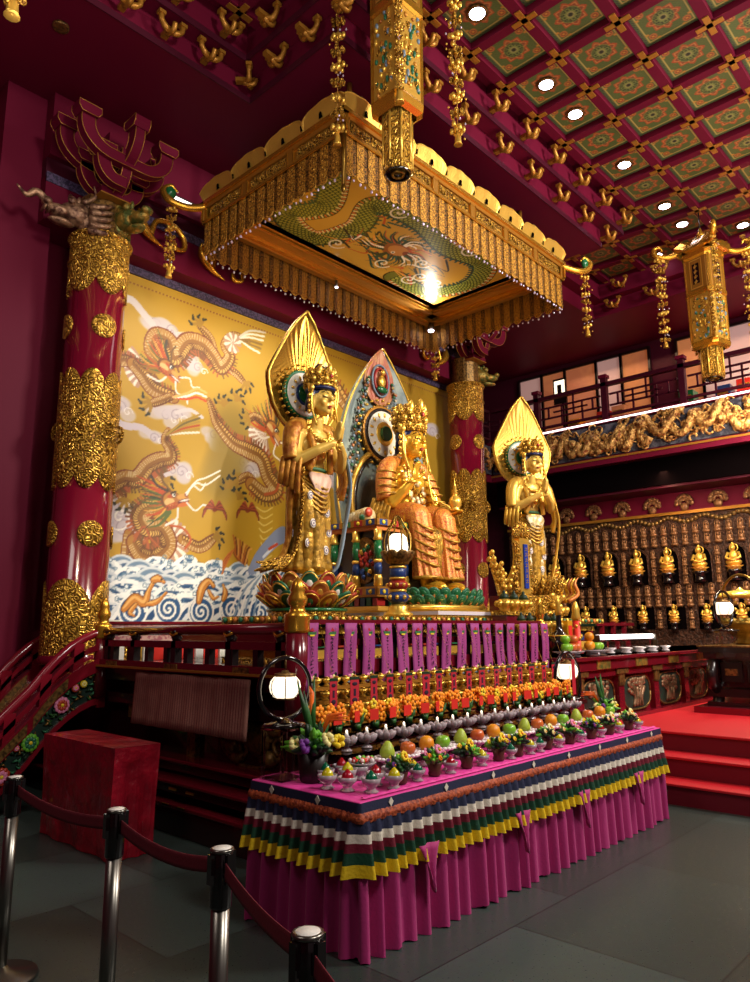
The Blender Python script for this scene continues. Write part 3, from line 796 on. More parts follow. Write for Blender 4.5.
body([(5.5, 4.68), (5.58, 4.5), (5.67, 4.36), (5.92, 4.16), (6.18, 4.1), (6.43, 4.02), (6.56, 3.77), (6.72, 3.6), (6.5, 3.5), (6.25, 3.62)], .26, .3)
head(6.6, 4.5, -.9, .25); leg([(6.4, 4.6), (6.28, 4.62), (6.18, 4.56)], .12, 3.6); claw(5.9 - MX0, 3.52 - MZ0, 2.4); claw(6.03 - MX0, 3.38 - MZ0, 1.2)
p.stroke(P2([(6.5, 3.5), (6.7, 3.58), (6.78, 3.8)]), .04, 'b8562a')
for (a, b) in ((5.66, 3.19), (6.21, 3.24)):
    p.disc(a - MX0, b - MZ0, .05, '8a3a20', ry=.035, rot=.6)
    for s in (-1, 1):
        for e in range(6): p.stroke(P2([(a, b), (a + s * (.06 + .02 * e), b + .11 - .025 * e), (a + s * (.1 + .018 * e), b + .05 - .035 * e)]), .022, ['a8482a', '7a3418'][e % 2])
body([(8.0, 3.2), (8.3, 3.8), (8.8, 3.7), (9.1, 4.3), (9.6, 4.5), (9.9, 4.0)], .3); head(10.0, 3.9, -.4, .25)
body([(7.4, 5.2), (7.8, 5.5), (8.2, 5.2), (8.6, 5.4)], .27)
# sea: rows of curling waves
for row in range(8):
    v0 = .74 - row * .1; rr = .17 + .02 * row
    for k in range(24):
        u0 = (k + .5 * (row % 2)) * .42 - .1 + rs.uniform(-.05, .05); vv = v0 + rs.uniform(-.03, .03) - .1
        p.disc(u0, vv, rr * 1.18, 'd0d8dc' if row < 4 else 'dce2e2', ry=rr * 1.0)
        for j, c in enumerate(((('6a86a0', 'd4dade', '3c5c80', 'dee2e0', '7c94a8', 'd8dcd8') if row < 4 else ('164270', 'e6ecec', '123a64', 'ecf0ee', '205a86', 'e8ece8')))):
            p.disc(u0 + .03 * j, vv - .015 * j, rr * (1.02 - .16 * j), c, ry=rr * (.84 - .13 * j), soft=.012)
        if rs.random() < .55:
            p.stroke([(u0 - rr, vv + .05), (u0 - rr * .3, vv + rr * .9), (u0 + rr * .7, vv + rr * .95), (u0 + rr * 1.1, vv + rr * .4)], .05, 'f2f4f0')
            p.stroke([(u0 - rr * .8, vv + .02), (u0 - rr * .2, vv + rr * .75), (u0 + rr * .6, vv + rr * .8)], .022, '2a5480')
            for j in range(5): p.disc(u0 + rr * rs.uniform(-.2, 1.2), vv + rr * rs.uniform(.5, 1.15), .024, 'e8ecea'); p.disc(u0 + rr * rs.uniform(-.2, 1.2), vv + rr * rs.uniform(.5, 1.15), .026, '5a7a90', ring=.01)
p.mix((slice(None), slice(None)), ((p.V < .02)) * 1., 'd8d4c4')
for k in range(9):
    u0 = .9 + .48 * k; vv = .13 + .03 * (k % 2)
    p.disc(u0, vv, .2, 'f0f0e8'); p.disc(u0, vv, .17, '1f5080'); p.spiral(u0, vv, .16, 2.2, .03, 'f2f2ea', a0=k)
def critter(pts, w):
    q = P2(pts); tp = lambda t: .45 + .55 * sin(PI * min(1, t * 1.1 + .12))
    p.stroke(q, w * 1.3, '6a3c14', taper=tp); p.stroke(q, w, 'c47c2a', taper=tp); p.stroke([(u_ - .008, v_ + .012) for u_, v_ in q], w * .35, 'e4b060', taper=tp)
critter([(4.42, 1.84), (4.55, 1.97), (4.68, 1.92), (4.73, 2.05), (4.8, 2.19)], .1); critter([(4.72, 1.9), (4.86, 1.94), (4.98, 2.05)], .06); critter([(4.58, 1.9), (4.5, 1.8), (4.56, 1.76)], .05); critter([(4.78, 2.2), (4.86, 2.22), (4.94, 2.18)], .08)
critter([(5.46, 1.95), (5.5, 2.12), (5.6, 2.22), (5.68, 2.16)], .1); critter([(5.6, 2.1), (5.68, 2.0), (5.76, 2.02)], .05); critter([(5.84, 1.98), (5.87, 2.08), (5.83, 2.18)], .07)
for (a, b) in ((4.9, 2.2), (5.68, 2.2)): p.disc(a - MX0, b - MZ0 + .01, .012, '1a1208')
for k in range(7): p.stroke(P2([(5.95 + .08 * k, 1.78), (6.05 + .07 * k, 2.0), (6.2 + .05 * k, 2.2), (6.5 + .02 * k, 2.35 + .02 * k)]), .03, ['f2f2ec', '8aa0b4'][k % 2])
p.disc(6.1 - MX0, 2.58 - MZ0, .15, '8a4418', ry=.07, rot=-.6); p.disc(6.1 - MX0, 2.58 - MZ0, .12, 'c8762a', ry=.05, rot=-.6)
for e in range(9): p.stroke(P2([(6.02 + .02 * e, 2.62 - .02 * e), (6.0 + .03 * e, 2.74 - .01 * e), (5.97 + .04 * e, 2.86 - .02 * e)]), .022, ['b0601e', '7a3a18', 'd89a4a'][e % 3]); p.stroke(P2([(5.98, 2.66), (5.9 - .01 * e, 2.6 - .03 * e), (5.82, 2.5 - .02 * e)]), .02, ['c8762a', 'a84a18'][e % 2])
p.stroke(P2([(6.3, 2.4), (6.45, 2.62), (6.7, 2.86), (6.85, 2.95)]), .22, '8a96b4', taper=lambda t: .6 + .5 * t); p.stroke(P2([(6.5, 2.6), (6.72, 2.8)]), .04, 'e0e4ec'); p.stroke(P2([(6.6, 2.72), (6.74, 2.8)]), .04, 'c84a2a')
# border line near the top
p.stroke([(0, 4.28), (7.56, 4.28)], .016, '7a3a26', smooth=False); 
for k in range(150): p.disc(k * .053, 4.28, .012, 'c9a436')
mural = thing('mural', 'tall gold mural of dragons over curling blue and white waves', 'mural', (7.2, 8.3, MZ0))
o = p.mesh('painting', lambda U, V: (U + MX0 - 7.2, 0 * U - .06, V)); o.parent = mural
m = MB('gold_wood'); m.box(MX0 - 7.2, 11.2 - 7.2, -.05, .12, -.02, 4.47); m.build('backing_board', mural)
m = MB('beam_strip'); m.box(-3.56, 4.0, -.09, 0, 4.4, 4.58); m.build('top_border', mural)

# beams over the mural and long scroll ornaments
m = MB('maroon'); m.box(3.0, 11.2, 7.95, 8.4, 6.2, 6.75); m.use('maroon_dark').box(3.0, 11.2, 7.98, 8.4, 6.75, 7.0)
m.use('beam_strip').box(3.0, 11.2, 7.94, 7.98, 6.68, 6.8); m.use('maroon').box(3.0, 11.2, 7.9, 8.45, 7.0, 7.8)
struct('trim_4', m)
def scroll(x, y, z, s, label):
    m = MB('gold', True); f = .74
    def P_(l): return [(x + s * f * a, y, z + f * b) for a, b in l]
    m.tube(spline(P_([(0, .3), (.06, .05), (.26, -.14), (.52, -.24)]), 5), [f * q for q in (.02, .05, .075, .09, .1, .1, .095, .09, .08, .07, .055, .045, .035, .025, .018, .01)], 8)
    m.tube(spline(P_([(.24, -.1), (.34, .2), (.62, .26), (.86, .12), (.9, -.1), (.74, -.16), (.68, -.04)]), 5), [f * q for q in [.05] * 22 + [.045] * 6 + [.04, .035, .03]], 8)
    tag(m.build('gold_scroll'), label, 'scroll ornament')
scroll(4.12, 7.88, 6.58, 1, 'gold scroll ornament on the beam beside the nearer column capital')
scroll(5.05, 7.88, 6.48, 1, 'gold scroll ornament on the beam half hidden by the canopy fringe')
scroll(10.4, 7.88, 6.5, -1, 'gold scroll ornament on the beam beside the farther column capital')
for x0, w, lb in ((4.5, .55, 'left'), (5.25, .7, 'right')):
    m = MB('tube_white', True); m.cyl((x0, 7.86, 7.16), (x0 + w, 7.86, 7.16), .022, n=10); m.use('steel').cbox((x0 + w / 2, 7.88, 7.19), (w, .05, .03))
    tag(m.build('tube_light'), 'slim white tube light on the beam above the mural, %s of the pair' % lb, 'tube light')

# ------------------------------------------------------------------ the two great columns
def scallop_band(m, r, z0, z1, n=8, lobe=.16, rr=.025, up=True, down=True, N=96):
    """A sheath of gold whose upper and lower edges run in cusps."""
    def e(a): return abs(sin(n * a / 2)) ** .7
    rows = []
    for t in (0, .12, .3, .5, .7, .88, 1):
        row = []
        for j in range(N):
            a = 2 * PI * j / N
            lo = z0 - (lobe * e(a) if down else 0); hi = z1 + (lobe * e(a) if up else 0)
            row.append((r * cos(a), r * sin(a), lo + (hi - lo) * t))
        rows.append(row)
    inner = [[(x * (1 - rr / r), y * (1 - rr / r), z) for x, y, z in rows[0]]]
    outer = [[(x * (1 - rr / r), y * (1 - rr / r), z) for x, y, z in rows[-1]]]
    m.grid(inner + rows + outer, True, True)
def medallion(m, a, z, r, R0):
    rows = []
    for rad in (r, r * .95, r * .7, r * .4, .001):
        row = []
        for j in range(20):
            b = 2 * PI * j / 20; aa = a + rad * cos(b) / R0
            q = R0 + (.0 if rad == r else .02)
            row.append((q * cos(aa), q * sin(aa), z + rad * sin(b)))
        rows.append(row)
    m.grid(rows, True, True)
def column(x, y, label, where):
    t = thing('column', label, 'column', (x, y, 1.25))
    rad = .31
    m = MB('column_red', True); m.lathe([(.34, 0), (.34, .06), (.325, .1), (rad, .14), (rad, 4.8)], n=40); m.build('shaft', t)
    m = MB('gold_carved'); scallop_band(m, rad + .018, .0, .62, 4, .25, up=True, down=False); m.build('base_sheath', t)
    m = MB('gold_carved'); scallop_band(m, rad + .018, 1.98, 3.02, 8, .15)
    for k in range(8):
        a = k * PI / 4 + .2; m.torus(((rad + .02) * cos(a), (rad + .02) * sin(a), 2.5), .09, .018, 'x' if abs(cos(a)) > .7 else 'y', 14, 6)
        m.ell(((rad + .02) * cos(a), (rad + .02) * sin(a), 2.5), .035, 8, 6)
    m.build('middle_sheath', t)
    m = MB('gold_carved'); scallop_band(m, rad + .018, 4.25, 4.78, 6, .18, up=False); m.torus((0, 0, 4.78), rad + .02, .03, 'z', 36, 8); m.torus((0, 0, 4.47), rad + .02, .015, 'z', 36, 6); m.build('top_sheath', t)
    for z in (1.35, 3.68):
        for k in range(4):
            m = MB('gold_carved'); medallion(m, -PI / 2 - PI / 4 * 1.1 + k * PI / 2 + (.75 if k % 2 else .75), z, .14, rad + .004); m.build('medallion', t)
    m = MB('gold_dull'); m.lathe([(rad * .8, 4.78), (rad * .8, 5.3)], n=24, mod=lambda a, z: 1 + .02 * sin(16 * a)); m.build('neck', t)
    return t
cl = column(3.6, 7.75, 'nearer maroon column with gold sheaths, beside the arched bridge stair', 'left')
cr = column(10.8, 7.75, 'farther maroon column with gold sheaths, behind the small pagoda of the seated buddha', 'right')
def dragon_head(parent, x, y, z, a, mat, long):
    m = MB(mat, True); m.T = TR((x, y, z), a)
    m.ell((0, 0, 0), (.2, .13, .14), 10, 8); m.ell((.2, 0, -.03), (.17, .09, .07), 10, 8); m.ell((.17, 0, -.15), (.15, .08, .04), 10, 6)
    m.ell((.34, 0, .03), (.06, .08, .05), 8, 6)
    for s in (-1, 1):
        m.ell((.1, s * .09, .1), (.05, .04, .05), 8, 6)
        m.tube(spline([(-.02, s * .08, .12), (-.15, s * .1, .24), (-.12, s * .12, .36)], 4), [.035, .03, .028, .025, .02, .018, .015, .01, .008], 6)
        for k in range(5):
            m.tube(spline([(-.1, s * .12, .08 - .07 * k), (-.22, s * .2, .1 - .08 * k), (-.34, s * .18, .16 - .08 * k)], 3), [.05, .05, .04, .035, .03, .02, .012], 6)
    if long:
        m.tube(spline([(.3, 0, .0), (.45, 0, .1), (.55, 0, .02), (.66, 0, .1)], 4), [.045] * 6 + [.04, .035, .03, .025, .02, .015, .01], 6)
        for k in range(4): m.ell((.22 + .05 * k, 0, -.06), (.015, .1, .035), 6, 5)
    for k in range(6): m.ell((-.16 + .05 * k, 0, .14 + .03 * (k % 2)), (.03, .025, .06), 6, 5)
    m.ell((-.15, 0, -.06), (.16, .14, .16), 8, 6)
    m.build('dragon_head', parent)
dragon_head(cl, -.34, -.1, 4.98, PI * .98, 'rose_gold', True)
dragon_head(cl, .16, -.26, 5.06, -PI * .42, 'bronze_green', False)
dragon_head(cr, .3, -.12, 5.06, -PI * .2, 'bronze_green', False)
def bracket_cluster(x, y, label):
    t = thing('bracket_cluster', label, 'roof bracket', (x, y, 6.52)); t.scale = (.92, .92, .76)
    def arm(dx, dy, L, z0, h, off=0., w=.12):
        m = MB('maroon'); a = math.atan2(dy, dx); m.T = TR((0, 0, z0), a) @ Matrix.Translation((0, off, 0))
        th_ = .085; c = [(0, 0), (L * .4, .0)] + [(L * .4 + (L * .6) * sin(q), (h - .06) * (1 - cos(q))) for q in np.linspace(.2, PI / 2, 9)] + [(L, h)]
        tp, bt = [], []
        for i in range(len(c)):
            u = Vector(c[min(i + 1, len(c) - 1)]) - Vector(c[max(i - 1, 0)]); u.normalize(); n = Vector((-u.y, u.x))
            tp.append(tuple(Vector(c[i]) + n * th_)); bt.append(tuple(Vector(c[i]) - n * th_))
        rows = [[(px, s * w / 2, pz) for px, pz in e] for e, s in ((tp, -1), (bt, -1), (bt, 1), (tp, 1), (tp, -1))]
        m.grid(rows, False, False)
        blk = [(L - .1, h), (L + .1, h), (L + .14, h + .07), (L + .14, h + .16), (L - .14, h + .16), (L - .14, h + .07)]
        m.prism(blk, -w * .85, w * .85, 'xz')
        m.use('gold_wood', True)
        for s in (-1, 1):
            m.tube([(px, s * (w / 2 + .002), pz) for px, pz in bt], .006, 4); m.tube([(px, s * (w / 2 + .002), pz) for px, pz in tp], .006, 4)
            m.tube([(px, s * w * .86, pz) for px, pz in blk + blk[:1]], .006, 4)
        return m.build('bracket_arm', t)
    m = MB('maroon'); m.cbox((0, 0, .02), (.42, .42, .1)); m.cbox((0, 0, .55), (.2, .2, 1.1)); m.use('gold_wood').cbox((0, 0, -.035), (.44, .44, .02)); m.build('bracket_block', t)
    for dx, dy in ((1, 0), (-1, 0), (0, -1)):
        arm(dx, dy, .34, .1, .34); arm(dx, dy, .62, .42, .42)
    arm(-1, 0, .55, .42, .42, .42); arm(-1, 0, .3, .1, .34, .36); arm(1, 0, .5, .42, .4, -.42)
    return t
bracket_cluster(3.6, 7.6, 'cluster of curving maroon ceiling brackets with gold edges on the nearer column')
bracket_cluster(10.8, 7.6, 'maroon ceiling bracket on the farther column, mostly hidden by the canopy fringe')
# ------------------------------------------------------------------ canopy
CX0, CX1, CY0, CY1 = 4.82, 9.38, 4.92, 7.45
cm = ((CX0 + CX1) / 2, (CY0 + CY1) / 2)
can = thing('canopy', 'large hanging gold canopy with fringed sides above the three statues', 'canopy', (cm[0], cm[1], 6.2))
hx, hy = (CX1 - CX0) / 2, (CY1 - CY0) / 2
def side_frame(k):
    """local axis of side k: origin at its middle, along, outward, length"""
    return [((0, -hy), 0, hx), ((hx, 0), PI / 2, hy), ((0, hy), PI, hx), ((-hx, 0), -PI / 2, hy)][k]
for k in range(4):
    (ox, oy), a, L = side_frame(k)
    T = Matrix.Translation((ox, oy, 0)) @ rotz(a)        # local x along the side, -y outward
    # crest board with humps and keyholes
    m = MB('gold_soft', True); m.T = T
    n = 8 if L > 2 else 4
    top = []
    for i in range(n):
        for t in np.linspace(0, 1, 14, endpoint=False):
            top.append((-L + 2 * L * (i + t) / n, .92 + .085 * sin(PI * t) ** .6 + .012 * abs(sin(PI * t * 3))))
    top.append((L, .92))
    rows = []
    for (dy, mul) in ((-.02, 0), (-.07, 1), (-.045, 1), (.01, 0)):
        rows.append([(x * (1 + (.06 if mul else .02) / L), dy, (.80 if not mul else z)) for x, z in top])
    m.grid(rows, False, False)
    m.use('gold_bright'); m.tube([(x * (1 + .06 / L), -.065, z + .003) for x, z in top], .01, 5)
    m.use('void', True)
    for i in range(n):
        for t, s in ((.0, .55), (.5, 1.)):
            x = -L + 2 * L * (i + t) / n
            if i == 0 and t == 0: continue
            m.ell((x, -.053, .885), (.02 * s, .014, .03 * s), 8, 6); m.add([(x - .018 * s, -.058, .885), (x + .018 * s, -.058, .885), (x + .032 * s, -.046, .84), (x - .032 * s, -.046, .84)], [(0, 1, 2, 3)])
    m.build('crest_board', can)
    # lip, frieze and lower rail
    m = MB('gold_wood', False); m.T = T
    m.use('gold').box(-L - .06, L + .06, -.06, .02, .75, .8); m.use('gold_wood').box(-L - .03, L + .03, -.03, .02, .7, .75)
    m.box(-L - .02, L + .02, -.02, .02, .5, .56); m.use('gold').box(-L - .03, L + .03, -.035, .02, .5, .52); m.use('gold_wood')
    m.box(-L, L, 0, .06, .5, .75)
    nb = 6 if L > 2 else 3
    for i in range(nb + 1):
        x = -L + 2 * L * i / nb; m.box(x - .05, x + .05, -.025, 0, .54, .72); m.use('gold').box(x - .06, x - .045, -.03, 0, .54, .72); m.box(x + .045, x + .06, -.03, 0, .54, .72); m.use('gold_wood')
    m.build('frieze_frame', can)
    m = MB('gold_filigree', True); m.T = T
    for i in range(nb):
        x0, x1 = -L + 2 * L * i / nb + .1, -L + 2 * L * (i + 1) / nb - .1
        m.box(x0, x1, -.012, 0, .575, .69)
        q = x0 + .04
        while q < x1 - .02:
            m.ell((q, -.02, .632 + .028 * sin(q * 23)), (.03, .015, .03), 6, 5); q += .055
    m.build('frieze_panel', can)
    # fringe of hanging metal strips, alternately bright and dark
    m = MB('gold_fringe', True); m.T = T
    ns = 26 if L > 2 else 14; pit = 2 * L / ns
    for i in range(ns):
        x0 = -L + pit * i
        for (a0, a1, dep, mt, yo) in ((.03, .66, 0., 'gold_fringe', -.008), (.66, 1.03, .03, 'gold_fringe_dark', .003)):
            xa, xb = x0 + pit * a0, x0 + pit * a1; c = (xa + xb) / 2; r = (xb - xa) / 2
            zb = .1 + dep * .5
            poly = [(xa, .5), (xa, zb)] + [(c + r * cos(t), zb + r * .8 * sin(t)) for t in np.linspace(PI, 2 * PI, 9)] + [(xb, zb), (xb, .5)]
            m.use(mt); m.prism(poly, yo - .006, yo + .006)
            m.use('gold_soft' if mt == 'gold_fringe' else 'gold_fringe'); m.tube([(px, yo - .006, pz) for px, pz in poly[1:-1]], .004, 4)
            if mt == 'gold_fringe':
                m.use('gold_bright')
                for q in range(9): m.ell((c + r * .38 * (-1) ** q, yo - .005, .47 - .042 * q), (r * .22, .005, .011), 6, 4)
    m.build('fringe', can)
    m = MB('bead_glass', True); m.T = T
    for i in range(ns):
        m.ell((-L + pit * (i + .32), -.012, .02), (.016, .016, .02), 6, 5); m.ell((-L + pit * (i + .82), .0, .035), (.012, .012, .016), 6, 5)
    o = m.build('glass_bead', can); o['kind'] = 'stuff'
    # inner mouldings
    m = MB('gold_wood'); m.T = T
    m.box(-L, L, .06, .14, .45, .52); m.use('gold').box(-L, L, .12, .2, .48, .56); m.use('gold_wood').box(-L + .1, L - .1, .2, .34, .54, .6); m.use('gold').box(-L + .2, L - .2, .32, .38, .56, .66); m.use('gold_wood')
    m.box(-L, L, .06, .5, .6, .74)
    m.build('inner_moulding', can)
m = MB('gold_wood'); m.box(-hx, hx, -hy, hy, .74, .78); m.use('black_wood').box(-hx + .1, hx - .1, -hy + .1, hy - .1, .78, .82); m.build('roof_board', can)
# the painted ceiling: a green scaled dragon coiling over gold
PW, PH = 2 * hx - .8, 2 * hy - .8
p = Paint(PW, PH, .0125, 'c08f30')
rs = random.Random(9)
for k in range(40): p.disc(rs.uniform(0, PW), rs.uniform(0, PH), rs.uniform(.15, .5), rs.choice(['d8ac48', '9a7024', 'c89a3a']), .3, soft=.3)
def dbody(pts, w):
    Q = spline(pts, 18); k = len(Q)
    for i in range(k - 1): p.stroke([Q[i], Q[i + 1]], w * 1.12, '3a2a10', smooth=False)
    for i in range(k - 1): p.stroke([Q[i], Q[i + 1]], w, '6a6a26', smooth=False)
    for i in range(1, k - 1):
        dx, dy = Q[i + 1][0] - Q[i - 1][0], Q[i + 1][1] - Q[i - 1][1]; L = math.hypot(dx, dy) + 1e-9; nx, ny = -dy / L, dx / L
        for q in (-.3, -.1, .1, .3):
            s = w * (q + (.1 if i % 2 else 0)); p.disc(Q[i][0] + nx * s, Q[i][1] + ny * s, w * .1, '9a9a3c'); p.disc(Q[i][0] + nx * s, Q[i][1] + ny * s, w * .12, '2c3a18', ring=.014)
        p.stroke([(Q[i][0] - nx * w * .5, Q[i][1] - ny * w * .5), (Q[i][0] - nx * w * .36, Q[i][1] - ny * w * .36)], L * .3, 'd86a30' if i % 2 else 'ecd8a0', smooth=False)
        if i % 2: p.stroke([(Q[i][0] + nx * w * .48, Q[i][1] + ny * w * .48), (Q[i][0] + nx * w * .66, Q[i][1] + ny * w * .66)], L * .4, '1e4a3a', smooth=False)
dbody([(.15, .3), (.5, .85), (.3, 1.35), (.9, 1.5), (1.1, .9), (.9, .35), (1.6, .2), (2.4, .35), (3.1, .25), (3.5, .8), (3.2, 1.45), (2.5, 1.45)], .34)
for k in range(60):
    u, v = rs.uniform(1.2, 2.7), rs.uniform(.5, 1.35)
    p.stroke([(u, v), (u + rs.uniform(-.3, .3), v + rs.uniform(-.12, .2)), (u + rs.uniform(-.4, .4), v + rs.uniform(-.2, .25))], .035, rs.choice(['1f4a44', 'b84a28', 'f0e4d0', '2a2a20', 'd8903a']), taper=lambda t: 1 - .8 * t)
p.disc(1.9, .9, .26, '8a4a24', ry=.18); p.disc(1.95, .9, .18, 'b87a3a', ry=.12); p.disc(2.14, .87, .12, '7a3018', ry=.07); p.disc(1.92, .98, .03, 'f4f0e0'); p.disc(1.92, .98, .016, '101010')
for k in range(50):
    a_ = rs.uniform(0, 6.28); u, v = 1.9 + .22 * cos(a_), .9 + .16 * sin(a_); b_ = a_ + rs.uniform(-.5, .5)
    p.stroke([(u, v), (u + .18 * cos(b_), v + .13 * sin(b_)), (u + .36 * cos(b_ + .4), v + .24 * sin(b_ + .4))], .035, rs.choice(['1f4a44', '2a2a20', 'f0e4d0', 'b84a28', '24402c', '24402c']), taper=lambda t: 1 - .8 * t)
for k in range(8): p.spiral(rs.uniform(.2, PW - .2), rs.uniform(.15, PH - .15), .14, 1.5, .025, 'e8dcc0')
o = p.mesh('ceiling_painting', lambda U, V: (U - PW / 2, V - PH / 2, 0 * U + .6), 'paint_gloss'); o.parent = can; o['label'] = 'painted green dragon on the underside of the canopy'
me = o.data; me.flip_normals()
# corner spot lights and hooked corner finials
for (sx, sy, q) in ((1, 1, .05), (-.05, 1, .022), (-.97, .8, .022)):
    m = MB('steel', True); m.cyl((sx * (hx - .16), sy * (hy - .16), .46), (sx * (hx - .16), sy * (hy - .16), .36), q, q * 1.2, 12); m.use('downlight').ell((sx * (hx - .16), sy * (hy - .16), .352), (q, q, q * .45), 12, 6); m.build('spot_lamp', can)
def garland(m, x, y, z0, z1, w=.06, rsd=0):
    """string of gilt leaf clusters"""
    rs = random.Random(rsd); z = z0
    m.use('gold_wood'); m.cyl((x, y, z0 + .05), (x, y, z1), .005, n=4)
    i = 0
    while z > z1 + .1:
        i += 1; m.use('gold_bright' if i % 2 else 'gold_carved')
        m.ell((x, y, z), (w * .5, w * .5, w * .45), 7, 5)
        for k in range(6):
            a = k * PI / 3 + i * .5
            m.ell((x + w * .72 * cos(a), y + w * .72 * sin(a), z + w * rs.uniform(-.4, .4)), (w * .3, w * .3, w * .36), 6, 4)
        m.use('bead_glass' if i % 3 == 0 else 'gold_bright')
        for k in range(3): m.ell((x + w * rs.uniform(-1.1, 1.1), y + w * rs.uniform(-1.1, 1.1), z - w * .9), w * .14, 5, 4)
        z -= w * 1.75
    m.use('gold_bright'); m.lathe([(.012, .0), (.03, -.04), (.035, -.1), (.045, -.12), (0, -.1)], (x, y, z1 + .1), 10)
for (sx, sy, lb) in ((-1, 1, 0), (1, -1, 1), (1, 1, 2), (-1, -1, 3)):
    m = MB('gold', True); x, y = sx * hx, sy * hy
    if lb == 3:
        m.use('bronze'); m.tube([(x - .03, y - .03, .62), (x - .04, y - .04, .3), (x - .04, y - .04, -.12)], [.02, .03, .025], 8); m.ell((x - .04, y - .04, -.16), (.03, .03, .05), 8, 6); m.build('corner_pendant', can); continue
    m.tube(spline([(x, y, .74), (x + sx * .2, y + sy * .12, .7), (x + sx * .4, y + sy * .2, .74), (x + sx * .48, y + sy * .24, .86), (x + sx * .4, y + sy * .2, .95), (x + sx * .32, y + sy * .17, .88)], 5), [.05] * 16 + [.045, .04, .036, .032, .028, .024, .02, .018, .014, .01], 8)
    m.use('enamel_green').ell((x + sx * .4, y + sy * .2, .86), (.08, .05, .08), 8, 6)
    m.build('corner_hook', can)
    if lb < 3:
        m = MB('gold_carved', True); garland(m, x + sx * .38, y + sy * .19, .62, -.28 if lb != 1 else -.3, .075, lb); m.build('garland', can)
for sx in (-1, 1):
    for sy in (-1, 1): m = MB('gold_wood', True); m.cyl((sx * hx * .8, sy * hy * .7, .8), (sx * hx * .8, sy * hy * .7, 1.6), .03, n=8); m.build('hanging_rod', can)

